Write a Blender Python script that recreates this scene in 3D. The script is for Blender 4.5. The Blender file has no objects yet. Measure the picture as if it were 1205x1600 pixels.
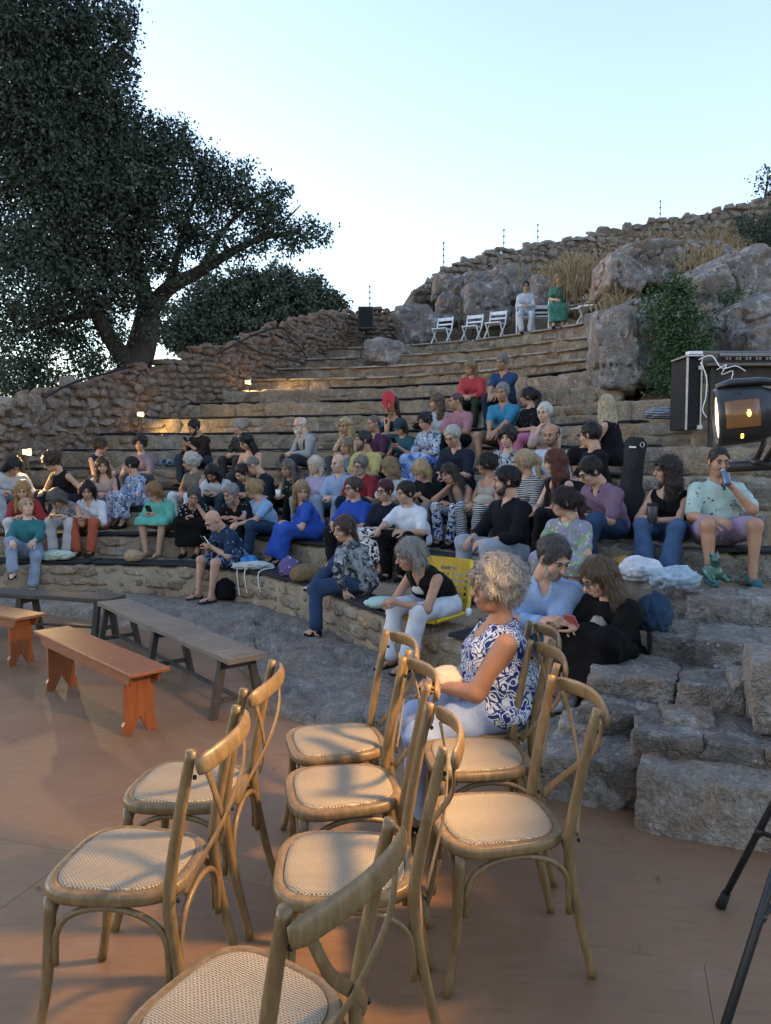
import bpy, bmesh, math, random
import numpy as np
from mathutils import Vector, Matrix, Euler
random.seed(7); np.random.seed(7)
scn = bpy.context.scene
C = scn.collection
R = math.radians

# ------------------------------------------------------------------ camera, sky, sun, exposure
F, YH, CH = 1200.0, 715.0, 1.65           # focal length in pixels of the 1205x1600 frame, horizon row, camera height
PIT = math.atan((800 - YH) / F); CP, SP = math.cos(PIT), math.sin(PIT)
cam = bpy.data.cameras.new('camera'); cam_o = bpy.data.objects.new('camera', cam); C.objects.link(cam_o)
cam_o.location = (0, 0, CH); cam_o.rotation_euler = (R(90) - PIT, 0, 0)
cam.sensor_fit = 'VERTICAL'; cam.sensor_height = 36; cam.lens = 36 * F / 1600
cam.clip_start = 0.05; cam.clip_end = 3000
scn.camera = cam_o
scn.render.resolution_x = 771; scn.render.resolution_y = 1024

SUN_EL, SUN_AZ = R(1.0), R(-68)           # the sun is setting behind the trees, ahead and a little to the left
w = bpy.data.worlds.new('World'); scn.world = w; w.use_nodes = True
nt = w.node_tree; bg = nt.nodes['Background']
sky = nt.nodes.new('ShaderNodeTexSky'); sky.sky_type = 'NISHITA'; sky.sun_disc = False
sky.sun_elevation = SUN_EL; sky.sun_rotation = SUN_AZ; sky.altitude = 100
sky.air_density = 1.0; sky.dust_density = 0.3; sky.ozone_density = 2.5
hs_ = nt.nodes.new('ShaderNodeHueSaturation'); hs_.inputs['Saturation'].default_value = .70; hs_.inputs['Hue'].default_value = .502   # sky colour desaturated and hue nudged: paler sky, less warm glow
nt.links.new(sky.outputs[0], hs_.inputs['Color']); nt.links.new(hs_.outputs[0], bg.inputs[0]); bg.inputs[1].default_value = 0.15
sun = bpy.data.lights.new('sun', 'SUN'); sun.energy = 0.03; sun.angle = R(40); sun.color = (1, .86, .74)
sun_o = bpy.data.objects.new('sun', sun); C.objects.link(sun_o)
sd = Vector((math.sin(SUN_AZ) * math.cos(SUN_EL), math.cos(SUN_AZ) * math.cos(SUN_EL), math.sin(SUN_EL)))
sun_o.rotation_euler = (-sd).to_track_quat('-Z', 'Y').to_euler()
vs = scn.view_settings
vs.view_transform = 'Standard'; vs.look = 'None'; vs.gamma = 1; vs.use_curve_mapping = False
vs.exposure = 3.95

# ------------------------------------------------------------------ pixel <-> place helpers
def proj(p):
    dz = p[2] - CH; den = p[1] * CP - dz * SP
    return 602.5 + F * p[0] / den, 800 - F * (dz * CP + p[1] * SP) / den
def at_z(px, py, z):
    d = ((px - 602.5) / F, CP + (800 - py) / F * SP, -SP + (800 - py) / F * CP)
    t = (z - CH) / d[2]
    return Vector((d[0] * t, d[1] * t, z))
def at_y(px, py, Y):
    d = ((px - 602.5) / F, CP + (800 - py) / F * SP, -SP + (800 - py) / F * CP)
    t = Y / d[1]
    return Vector((d[0] * t, Y, CH + d[2] * t))
def bear(px, Y):
    return (px - 602.5) / F * Y

# ------------------------------------------------------------------ noise
def _hash(i, j, k, s):
    n = (i * 374761393 + j * 668265263 + k * 2147483647 + s * 1274126177) & 0xffffffff
    n = ((n ^ (n >> 13)) * 1274126177) & 0xffffffff
    return ((n ^ (n >> 16)) & 0xffff) / 65535.0
def vnoise(P, s=0):
    P = np.asarray(P, float); i = np.floor(P).astype(np.int64); f = P - i; f = f * f * (3 - 2 * f)
    out = 0
    for a in (0, 1):
        for b in (0, 1):
            for c in (0, 1):
                wgt = (f[..., 0] if a else 1 - f[..., 0]) * (f[..., 1] if b else 1 - f[..., 1]) * (f[..., 2] if c else 1 - f[..., 2])
                out = out + wgt * _hash(i[..., 0] + a, i[..., 1] + b, i[..., 2] + c, s)
    return out * 2 - 1
def fbm(P, oct=4, s=0):
    P = np.asarray(P, float); v = 0; a = .5
    for o in range(oct):
        v = v + a * vnoise(P * 2 ** o + 17.3 * o, s + o); a *= .5
    return v

# ------------------------------------------------------------------ meshes and objects
def mesh_np(name, V, Fc, smooth=True, mats=None, midx=None):
    V = np.asarray(V, np.float32); Fc = np.asarray(Fc, np.int32)
    me = bpy.data.meshes.new(name); n = Fc.shape[1]
    me.vertices.add(len(V)); me.vertices.foreach_set('co', V.ravel())
    me.loops.add(Fc.size); me.loops.foreach_set('vertex_index', Fc.ravel())
    me.polygons.add(len(Fc)); me.polygons.foreach_set('loop_start', np.arange(0, Fc.size, n, dtype=np.int32))
    try: me.polygons.foreach_set('loop_total', np.full(len(Fc), n, dtype=np.int32))
    except Exception: pass
    if smooth: me.polygons.foreach_set('use_smooth', np.ones(len(Fc), bool))
    if midx is not None: me.polygons.foreach_set('material_index', np.asarray(midx, np.int32))
    for m in (mats or []): me.materials.append(m)
    me.update(calc_edges=True)
    return me
def link(name, me, parent=None, mat=None, M=None):
    o = bpy.data.objects.new(name, me); C.objects.link(o)
    if mat is not None:
        if len(me.materials) == 0: me.materials.append(mat)
        elif me.materials[0] != mat:
            o.material_slots[0].link = 'OBJECT'; o.material_slots[0].material = mat
    if parent is not None: o.parent = parent
    if M is not None: o.matrix_basis = M
    return o
def bmo(name, bm, mat=None, parent=None, smooth=False, M=None):
    me = bpy.data.meshes.new(name); bm.normal_update(); bm.to_mesh(me); bm.free()
    if smooth:
        me.polygons.foreach_set('use_smooth', np.ones(len(me.polygons), bool))
    return link(name, me, parent, mat, M)
def tag(o, label, cat, group=None):
    o['label'] = label; o['category'] = cat
    if group: o['group'] = group
    return o
def struct(o):
    o['kind'] = 'structure'; return o
def stuff(o):
    o['kind'] = 'stuff'; return o
def empty(name, loc=(0, 0, 0), rz=0, parent=None):
    o = bpy.data.objects.new(name, None); C.objects.link(o); o.empty_display_size = .1
    o.location = loc; o.rotation_euler = (0, 0, rz)
    if parent is not None: o.parent = parent
    return o
def copy_tree(o, parent=None):
    c = o.copy(); C.objects.link(c)
    if parent is not None: c.parent = parent
    for ch in list(o.children): copy_tree(ch, c)
    return c
def box(bm, c, s, M=None, bev=0):
    g = bmesh.ops.create_cube(bm, size=1)
    vs_ = g['verts']
    for v in vs_: v.co = Vector((v.co.x * s[0], v.co.y * s[1], v.co.z * s[2]))
    if bev:
        es = list({e for v in vs_ for e in v.link_edges})
        r = bmesh.ops.bevel(bm, geom=es, offset=bev, segments=2, affect='EDGES', profile=.6)
        vs_ = list({v for f in r['faces'] for v in f.verts} | {v for v in vs_ if v.is_valid})
    T = Matrix.Translation(Vector(c)) @ (M.to_4x4() if M is not None else Matrix())
    for v in vs_: v.co = T @ v.co
    return vs_
def tube(bm, pts, r, n=10, flat=1.0, up=None, cap=True):
    """sweep a round (or flattened: flat scales the second axis) section along pts; r scalar or list"""
    pts = [Vector(p) for p in pts]; m = len(pts)
    rs = r if isinstance(r, (list, tuple)) else [r] * m
    ref = Vector(up) if up is not None else Vector((0, 0, 1)); rings = []
    pu = None
    for i, p in enumerate(pts):
        t = (pts[min(i + 1, m - 1)] - pts[max(i - 1, 0)]).normalized()
        if pu is None or up is not None:
            u = ref - t * ref.dot(t)
            if u.length < 1e-3: u = Vector((1, 0, 0)) - t * t.x
        else: u = pu - t * pu.dot(t)
        u.normalize(); pu = u; v = t.cross(u)
        rings.append([bm.verts.new(p + (u * math.cos(a) * flat + v * math.sin(a)) * rs[i]) for a in [2 * math.pi * k / n for k in range(n)]])
    for i in range(m - 1):
        for k in range(n):
            bm.faces.new((rings[i][k], rings[i][(k + 1) % n], rings[i + 1][(k + 1) % n], rings[i + 1][k]))
    if cap:
        bm.faces.new(list(reversed(rings[0]))); bm.faces.new(rings[-1])
def lathe(bm, prof, n=24, M=None):
    rings = []
    for (r, z) in prof:
        rings.append([bm.verts.new((M @ Vector((r * math.cos(2 * math.pi * k / n), r * math.sin(2 * math.pi * k / n), z))) if M is not None else
                                   Vector((r * math.cos(2 * math.pi * k / n), r * math.sin(2 * math.pi * k / n), z))) for k in range(n)])
    for i in range(len(rings) - 1):
        for k in range(n): bm.faces.new((rings[i][k], rings[i][(k + 1) % n], rings[i + 1][(k + 1) % n], rings[i + 1][k]))
    bm.faces.new(list(reversed(rings[0]))); bm.faces.new(rings[-1])
def bez(p0, p1, p2, p3, n=10):
    p0, p1, p2, p3 = map(Vector, (p0, p1, p2, p3)); o = []
    for i in range(n + 1):
        t = i / n; s = 1 - t
        o.append(p0 * s**3 + p1 * 3 * s * s * t + p2 * 3 * s * t * t + p3 * t**3)
    return o
def smoothpath(pts, n=6):
    pts = [Vector(p) for p in pts]; o = []
    for i in range(len(pts) - 1):
        a = pts[max(i - 1, 0)]; b = pts[i]; c = pts[i + 1]; d = pts[min(i + 2, len(pts) - 1)]
        for k in range(n):
            t = k / n
            o.append(.5 * ((2 * b) + (c - a) * t + (2 * a - 5 * b + 4 * c - d) * t * t + (3 * b - a - 3 * c + d) * t**3))
    o.append(pts[-1]); return o

# ------------------------------------------------------------------ materials
class NB:
    def __init__(s, name):
        s.m = bpy.data.materials.new(name); s.m.use_nodes = True; s.t = s.m.node_tree
        s.b = s.t.nodes['Principled BSDF']
    def n(s, typ, **k):
        nd = s.t.nodes.new(typ)
        for a, v in k.items():
            if a.startswith('i_'):
                nm = a[2:]; nd.inputs[int(nm) if nm.isdigit() else nm].default_value = v
            else: setattr(nd, a, v)
        return nd
    def l(s, a, b): s.t.links.new(a, b)
    def ramp(s, src, stops, interp='LINEAR'):
        nd = s.n('ShaderNodeValToRGB'); cr = nd.color_ramp; cr.interpolation = interp
        while len(cr.elements) < len(stops): cr.elements.new(.5)
        for e, (p, c) in zip(cr.elements, stops):
            e.position = p; e.color = (c[0], c[1], c[2], 1) if hasattr(c, '__len__') else (c, c, c, 1)
        s.l(src, nd.inputs[0]); return nd.outputs[0]
    def mix(s, fac, a, b, mode='MIX'):
        nd = s.n('ShaderNodeMix', data_type='RGBA', blend_type=mode)
        for sock, v in ((nd.inputs[0], fac), (nd.inputs[6], a), (nd.inputs[7], b)):
            if hasattr(v, 'is_output'): s.l(v, sock)
            elif hasattr(v, '__len__'): sock.default_value = (v[0], v[1], v[2], 1)
            else: sock.default_value = v
        return nd.outputs[2]
    def coord(s, kind='Object', scale=1, rand=False):
        tc = s.n('ShaderNodeTexCoord'); o = tc.outputs[kind]
        if kind == 'World':
            pass
        mp = s.n('ShaderNodeMapping'); mp.inputs['Scale'].default_value = scale if hasattr(scale, '__len__') else (scale,) * 3
        s.l(o, mp.inputs[0])
        if rand:
            oi = s.n('ShaderNodeObjectInfo'); mu = s.n('ShaderNodeMath', operation='MULTIPLY'); mu.inputs[1].default_value = 37
            s.l(oi.outputs['Random'], mu.inputs[0]); s.l(mu.outputs[0], mp.inputs['Location'])
        return mp.outputs[0]
    def wcoord(s, scale=1):
        g = s.n('ShaderNodeNewGeometry'); mp = s.n('ShaderNodeMapping'); mp.inputs['Scale'].default_value = scale if hasattr(scale, '__len__') else (scale,) * 3
        s.l(g.outputs['Position'], mp.inputs[0]); return mp.outputs[0]
    def noise(s, co, scale, detail=4, rough=.55, dist=0):
        nd = s.n('ShaderNodeTexNoise'); nd.inputs['Scale'].default_value = scale; nd.inputs['Detail'].default_value = detail
        nd.inputs['Roughness'].default_value = rough; nd.inputs['Distortion'].default_value = dist
        s.l(co, nd.inputs['Vector']); return nd.outputs[0]
    def voro(s, co, scale, feature='F1', out='Distance', rnd=1):
        nd = s.n('ShaderNodeTexVoronoi', feature=feature); nd.inputs['Scale'].default_value = scale
        nd.inputs['Randomness'].default_value = rnd
        s.l(co, nd.inputs['Vector']); return nd.outputs[out]
    def wave(s, co, scale, dist=0, detail=0, direction='X'):
        nd = s.n('ShaderNodeTexWave', bands_direction=direction); nd.inputs['Scale'].default_value = scale
        nd.inputs['Distortion'].default_value = dist; nd.inputs['Detail'].default_value = detail
        s.l(co, nd.inputs['Vector']); return nd.outputs[1]
    def math(s, op, a, b=None):
        nd = s.n('ShaderNodeMath', operation=op)
        for k, v in enumerate((a, b)):
            if v is None: continue
            if hasattr(v, 'is_output'): s.l(v, nd.inputs[k])
            else: nd.inputs[k].default_value = v
        return nd.outputs[0]
    def rnd(s):
        return s.n('ShaderNodeObjectInfo').outputs['Random']
    def bump(s, h, strength=.4, dist=.02):
        nd = s.n('ShaderNodeBump'); nd.inputs['Strength'].default_value = strength; nd.inputs['Distance'].default_value = dist
        s.l(h, nd.inputs['Height']); s.l(nd.outputs[0], s.b.inputs['Normal'])
    def col(s, c):
        if hasattr(c, 'is_output'): s.l(c, s.b.inputs['Base Color'])
        else: s.b.inputs['Base Color'].default_value = (c[0], c[1], c[2], 1)
        return s
    def rough(s, v, spec=.3):
        if hasattr(v, 'is_output'): s.l(v, s.b.inputs['Roughness'])
        else: s.b.inputs['Roughness'].default_value = v
        s.b.inputs['Specular IOR Level'].default_value = spec
        return s.m
def hexc(h, g=1.0):
    h = h.lstrip('#'); o = []
    for k in (0, 2, 4):
        c = int(h[k:k + 2], 16) / 255; o.append(((c / 12.92) if c <= .04045 else ((c + .055) / 1.055)**2.4) * g)
    return tuple(o)

def stone_mat(name, cols, lichen=.5, lic_col=(.42, .41, .38), rust=.35, scale=1.0, rust_col=(.26, .13, .06)):
    b = NB(name); co = b.wcoord(scale)
    n1 = b.noise(co, 2.2, 2, .6, .4); n2 = b.noise(co, 9, 4, .65); n3 = b.noise(co, 42, 2, .7)
    oi = b.rnd()
    base = b.ramp(b.math('ADD', b.math('MULTIPLY', oi, .62), b.math('MULTIPLY', n1, .42)), [(i / (len(cols) - 1) * .8 + .08, c) for i, c in enumerate(cols)])
    base = b.mix(b.ramp(n2, [(.35, 0), (.7, .55)]), base, (.075, .062, .055))
    base = b.mix(b.ramp(b.noise(co, 3.1, 3, .6), [(.5, 0), (.66, rust)]), base, rust_col)
    lf = b.ramp(b.noise(co, 5.2, 5, .72), [(.58 - .1 * lichen, 0), (.68 - .08 * lichen, lichen)])
    base = b.mix(lf, base, lic_col)
    sp1 = b.math('ADD', b.voro(co, 17), b.math('MULTIPLY', n2, .35)); base = b.mix(b.math('MULTIPLY', b.ramp(sp1, [(.30, 1), (.36, 0)]), b.ramp(n1, [(.45, 0), (.6, lichen * 1.3)])), base, [min(1, x * 1.15) for x in lic_col])
    base = b.mix(b.ramp(b.noise(co, 14, 5, .75), [(.60, 0), (.68, .7)]), base, (.05, .045, .04))
    base = b.mix(.5, base, b.ramp(n3, [(.3, (.25, .25, .25)), (.7, (.75, .75, .75))]), 'OVERLAY')
    b.col(base)
    h = b.math('ADD', b.math('MULTIPLY', n2, .8), b.math('MULTIPLY', n3, .6))
    b.bump(h, .9, .05)
    return b.rough(.92, .15)

M = {}
M['wall_stone'] = stone_mat('wall_stone', [(.17, .11, .075), (.27, .19, .14), (.21, .18, .16), (.33, .27, .22), (.23, .15, .10)], .4, (.42, .39, .35), .35)
M['tier_stone'] = stone_mat('tier_stone', [(.25, .195, .145), (.36, .30, .24), (.18, .155, .13), (.32, .245, .17), (.29, .27, .25)], .45, (.47, .43, .36), .45, rust_col=(.33, .19, .08))
M['step_stone'] = stone_mat('step_stone', [(.165, .15, .135), (.245, .225, .20), (.125, .116, .106), (.275, .24, .20), (.195, .175, .155)], .5, (.38, .365, .34), .45, rust_col=(.20, .12, .07))
M['upper_stone'] = stone_mat('upper_stone', [(.26, .19, .14), (.36, .29, .225), (.22, .17, .135), (.38, .32, .26)], .5, (.50, .47, .42), .4)
M['slab'] = stone_mat('slab', [(.34, .29, .24), (.42, .37, .31), (.30, .26, .21)], .4, (.52, .50, .46), .1)  # pale colour stands in for sky light on the step edges
M['boulder'] = stone_mat('boulder', [(.20, .185, .175), (.27, .25, .24), (.16, .145, .135)], .65, (.46, .455, .445), .45, 1.0, (.27, .13, .065))
M['bedrock'] = stone_mat('bedrock', [(.19, .175, .16), (.26, .24, .215), (.21, .185, .16)], .4, (.36, .35, .33), .3)
M['hill_wall_stone'] = stone_mat('hill_wall_stone', [(.24, .20, .17), (.32, .28, .245), (.20, .155, .125), (.36, .32, .28)], .35, (.47, .44, .41), .3)
def earth_mat(name, c1, c2):
    b = NB(name); co = b.wcoord(1); n1 = b.noise(co, 4, 8, .65); n2 = b.noise(co, 40, 4, .7)
    b.col(b.mix(b.ramp(n1, [(.3, 0), (.7, 1)]), c1, c2)); b.bump(b.math('ADD', n1, b.math('MULTIPLY', n2, .4)), .6, .04); return b.rough(.95, .1)
M['mortar'] = earth_mat('mortar', (.20, .15, .10), (.32, .25, .175))
M['earth'] = earth_mat('earth', (.10, .075, .055), (.19, .145, .105))
M['hill'] = earth_mat('hill', (.17, .125, .08), (.27, .21, .14))
def plain(name, c, rough=.6, spec=.3, metal=0, bumps=0, var=.12):
    b = NB(name)
    if var:
        co = b.coord('Object'); n1 = b.noise(co, 14, 4, .6)
        b.col(b.mix(b.ramp(n1, [(.35, 0), (.7, 1)]), [x * (1 - var) for x in c], [min(1, x * (1 + var)) for x in c]))
        if bumps: b.bump(n1, bumps, .01)
    else: b.col(c)
    b.b.inputs['Metallic'].default_value = metal
    return b.rough(rough, spec)
M['black_foam'] = plain('black_foam', (.018, .019, .022), .75, .2, 0, .3)
M['black_metal'] = plain('black_metal', (.015, .016, .018), .42, .4)
M['steel'] = plain('steel', (.35, .35, .36), .35, .5, .8)
M['white_plastic'] = plain('white_plastic', (.72, .74, .76), .45, .4)
M['dark_bolt'] = plain('dark_bolt', (.02, .018, .016), .4, .5, .6, var=0)

# ------------------------------------------------------------------ rocks
def ico(sub):
    bm = bmesh.new(); bmesh.ops.create_icosphere(bm, subdivisions=sub, radius=1)
    bm.verts.ensure_lookup_table()
    V = np.array([v.co[:] for v in bm.verts]); Fc = np.array([[v.index for v in f.verts] for f in bm.faces]); bm.free(); return V, Fc
ICO = {k: ico(k) for k in (2, 3, 4, 5, 6)}
def rock(seed, size, sub=4, planes=9, rough=.05, boxy=.75, k=14, jit=.10, fine=1.6):
    """a broken stone that roughly fills a box of the given size, centred on the origin"""
    rg = np.random.RandomState(seed); D, Fc = ICO[sub]
    N = []; O = []
    for ax in range(3):
        for s in (-1, 1):
            n = np.zeros(3); n[ax] = s; n = n + rg.normal(0, jit, 3); n /= np.linalg.norm(n); N.append(n); O.append(rg.uniform(.88, 1.0))
    for _ in range(planes):
        n = rg.normal(0, 1, 3); n /= np.linalg.norm(n)
        ext = np.abs(n).sum(); N.append(n); O.append(ext * rg.uniform(.70, .86) * (1 if ext > 1.25 else 1.1))
    N = np.array(N); O = np.array(O)
    q = np.maximum(D @ N.T, 1e-3) / O
    r = 1 / (np.sum(q**k, 1)**(1 / k))
    V = D * r[:, None] * boxy / .75
    hs = np.array(size) / 2; V = V * hs
    sc = 1.0 / max(.15, min(size)); nn = fbm(V * sc * fine + seed * 3.1, 6, seed)
    V = V + D * (nn * rough * min(size) * 1.6)[:, None]
    return V, Fc
def hullstone(seed):
    rg = np.random.RandomState(seed); bm = bmesh.new()
    for _ in range(20):
        p = rg.uniform(-1, 1, 3); ax = rg.randint(3); p[ax] = math.copysign(1, p[ax]); p = np.clip(p * rg.uniform(.8, 1.02), -1, 1) * .5
        bm.verts.new(p)
    bmesh.ops.convex_hull(bm, input=bm.verts[:])
    for v in [v for v in bm.verts if not v.link_faces]: bm.verts.remove(v)
    bmesh.ops.triangulate(bm, faces=bm.faces[:])
    me = bpy.data.meshes.new('stone'); bm.to_mesh(me); bm.free(); return me
HULLS = [hullstone(100 + i) for i in range(16)]
def template(seed, sub=3, rough=.05, planes=8):
    V, Fc = rock(seed, (1, 1, 1), sub, planes, rough); return mesh_np('stone', V, Fc)
def tblock(seed):
    V, Fc = rock(seed, (1, 1, 1), 3, 3, .03, .79, 34); return mesh_np('stone', V, Fc)
TIERT = [tblock(200 + i) for i in range(14)]
def rubble(seed):
    V, Fc = rock(seed, (1, 1, 1), 3, 9, .07, .80, 24); return mesh_np('stone', V, Fc)
RUBT = [rubble(260 + i) for i in range(14)]
# ------------------------------------------------------------------ the seating steps
TZ = [0, .41, .665, .905, 1.17, 1.46, 1.77, 2.08, 2.42, 2.76, 3.10, 3.40, 3.75, 4.10, 4.55]
TC = {
 1: [(-400,9.1),(0,8.95),(150,8.9),(300,8.65),(400,8.1),(450,7.6),(540,6.5),(590,5.95),(670,5.4),(830,4.75),(1000,4.32),(1205,3.95),(1500,3.6)],
 2: [(-400,9.8),(0,9.7),(280,9.65),(400,9.25),(500,8.5),(600,7.95),(689,7.4),(721,7.1),(795,6.35),(890,6.0),(1000,5.75),(1205,5.4),(1500,5.1)],
 3: [(-400,10.8),(300,10.7),(400,10.4),(520,9.7),(600,9.2),(700,8.5),(760,8.1),(850,7.4),(930,6.6),(1030,6.3),(1130,6.0),(1500,5.7)],
 4: [(-400,11.8),(300,11.6),(450,11.2),(520,10.7),(600,10.1),(700,9.4),(800,8.9),(870,8.3),(930,7.2),(1000,6.9),(1100,6.6),(1500,6.2)],
 5: [(-400,12.7),(300,12.5),(450,12),(600,11),(700,10.3),(800,9.9),(870,9.2),(950,7.8),(1050,7.4),(1205,7.1),(1500,6.8)],
 6: [(-100,13.5),(300,13.4),(450,12.9),(600,12),(700,11.3),(800,10.7),(900,9.2),(1000,8.5),(1100,8.2),(1500,7.8)],
 7: [(-100,14.4),(300,14.3),(600,13),(700,12.3),(800,11.6),(910,9.9),(1000,9.3),(1100,9.0),(1500,8.6)],
 8: [(0,15.3),(300,15.2),(600,14),(740,13),(910,10.8),(1000,10.3),(1100,10),(1500,9.8)],
 9: [(0,16.2),(300,16.1),(600,15),(740,14),(910,11.9),(1000,11.4)],
 10: [(0,17.1),(300,17),(600,16),(740,14.9),(910,12.9),(1000,12.4)],
 11: [(0,18.1),(300,18),(600,17),(740,15.9),(910,13.9),(1000,13.3)],
 12: [(0,19.1),(300,19),(600,18),(740,16.9),(910,14.9),(1000,14.3)],
 13: [(0,20.1),(300,20),(600,19),(740,17.9),(910,15.9),(1000,15.3)],
 14: [(0,21.4),(300,21.3),(600,20.5),(740,19.3),(910,16.9),(1000,16.2)],
}
LEFT = {1: -300, 2: -300, 3: -300, 4: -120, 5: -10, 6: 55, 7: 120, 8: 190, 9: 270, 10: 335, 11: 380, 12: 425, 13: 460, 14: 480}
RIGHT = {1: 1330, 2: 1330, 3: 1330, 4: 1330, 5: 1330, 6: 1330, 7: 1120, 8: 1010, 9: 945, 10: 945, 11: 945, 12: 945, 13: 945, 14: 960}
def _sm(k):
    xs = np.array([a for a, _ in TC[k]], float); ys = np.array([b for _, b in TC[k]], float)
    g = np.arange(xs[0], xs[-1] + 1, 5.0); v = np.interp(g, xs, ys)
    ker = np.hanning(17); ker /= ker.sum(); vp = np.pad(v, 8, mode='edge'); v = np.convolve(vp, ker, 'valid'); return g, v
TS = {k: _sm(k) for k in TC}
def tierY(k, px):
    g, v = TS[k]; return float(np.interp(px, g, v))
def tpt(k, px, back=0.0):
    Y = tierY(k, px) + back; return Vector((bear(px, Y), Y, TZ[k]))
def tnorm(k, px):
    a = tpt(k, px - 25); b = tpt(k, px + 25); t = (b - a); t.z = 0; t.normalize()
    return Vector((t.y, -t.x, 0)), t           # outward (towards the stage), along (to the right)

# stage floor: painted plywood sheets
def floor_mat():
    b = NB('stage_ply'); co = b.wcoord(1); n1 = b.noise(co, 1.3, 6, .6); n2 = b.noise(b.wcoord((1, 5, 1)), 6, 5, .65); n3 = b.noise(co, 60, 3, .7)
    c = b.ramp(n1, [(.25, (.145, .080, .042)), (.5, (.20, .113, .060)), (.75, (.245, .147, .082))])
    c = b.mix(b.ramp(n2, [(.5, 0), (.75, .5)]), c, (.10, .058, .036))
    c = b.mix(b.ramp(b.noise(co, 2.6, 5, .7, 1.2), [(.52, 0), (.70, .5)]), c, (.235, .155, .10))
    c = b.mix(b.ramp(b.noise(b.wcoord((1.2, 9, 1)), 3.0, 4, .7), [(.60, 0), (.66, .35)]), c, (.25, .175, .118))
    c = b.mix(b.ramp(b.noise(b.wcoord((14, 1.6, 1)), 2.2, 3, .7), [(.66, 0), (.70, .3)]), c, (.085, .055, .036))
    c = b.mix(b.ramp(b.noise(co, 5, 8, .75, .6), [(.62, 0), (.72, .25)]), c, (.25, .17, .11))
    c = b.mix(b.math('MULTIPLY', b.rnd(), .35), c, (.20, .10, .055))
    c = b.mix(b.ramp(n3, [(.66, 0), (.8, .35)]), c, (.07, .045, .03))
    b.col(c); b.bump(b.math('ADD', n2, b.math('MULTIPLY', n3, .3)), .12, .01)
    return b.rough(b.ramp(n1, [(.3, .48), (.7, .68)]), .35)
M['ply'] = floor_mat()
bm = bmesh.new(); box(bm, (0, 0, -.05), (60, 60, .05))
ground = struct(bmo('ground', bm, M['earth'])); ground.location = (0, 10, -.05)
ground.scale = (40, 40, 1)
bm = bmesh.new(); box(bm, (-2, 4, -.045), (16, 16, .04))
stage = struct(bmo('stage_floor', bm, M['mortar']))
ms = bmesh.new(); box(ms, (0, 0, 0), (2.4345, 1.2142, .024), None, .0008)
me_panel = bpy.data.meshes.new('panel'); ms.to_mesh(me_panel); ms.free(); me_panel.materials.append(M['ply'])
ra = R(-17); ca, sa = math.cos(ra), math.sin(ra)
for i in range(-4, 5):
    for j in range(-6, 9):
        u = (i + (.5 if j % 2 else 0)) * 2.436; v = j * 1.2155 + .3
        x = -1.2 + u * ca - v * sa; y = 3.4 + u * sa + v * ca
        if y > 9.8 or y < -2 or abs(x + 1.5) > 6.5 or (x > 1.6 and y > 4.6): continue
        o = link('panel', me_panel, stage); o.location = (x, y, -.012 + random.uniform(-.0012, .0012)); o.rotation_euler = (0, 0, ra)

# bedrock ledge between the stage and the lowest step
SE = [(-400, 8.3), (0, 8.3), (100, 7.85), (200, 7.4), (280, 6.9), (350, 6.2), (395, 5.6), (408, 4.95), (450, 4.75), (500, 4.62), (600, 4.45), (700, 4.2), (830, 3.8), (1000, 3.48), (1205, 3.15), (1500, 2.9)]
sx = np.arange(-350, 1420, 6.0); se = np.interp(sx, [a for a, _ in SE], [b for _, b in SE])
nr = 40; V = []; 
for i, (px, y0) in enumerate(zip(sx, se)):
    y1 = tierY(1, px) + .35; y0 = y0 + .05 * math.sin(px * .045) + .06 * math.sin(px * .021 + 1)
    for j in range(nr):
        t = j / (nr - 1)
        if j == 0: Y = y0 - .02
        elif j == 1: Y = y0 + .01
        else: Y = y0 + .05 + (y1 - y0) * ((j - 2) / (nr - 3))
        V.append((bear(px, Y), Y, 0))
V = np.array(V); nz = fbm(V * np.array([2.1, 2.8, 1]) + 5, 5, 3); rid = np.abs(fbm(V * np.array([1.2, 2.2, 1]) + 11, 4, 9))
Z = .095 + .075 * nz - .10 * np.clip(.12 - rid, 0, 1) / .12 * .6
T = np.tile(np.arange(nr), len(sx))
Z = np.where(T == 0, -.03, np.where(T == 1, Z * .62, Z)); Z = np.maximum(Z, np.where(T == 0, -1, .02))
V[:, 2] = Z
idx = np.arange(len(V)).reshape(len(sx), nr)
Fq = np.stack([idx[:-1, :-1], idx[1:, :-1], idx[1:, 1:], idx[:-1, 1:]], -1).reshape(-1, 4)
bed = struct(link('bedrock_ledge', mesh_np('bedrock_ledge', V, Fq), None, M['bedrock']))
def bedz(x, y): return .09

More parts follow.
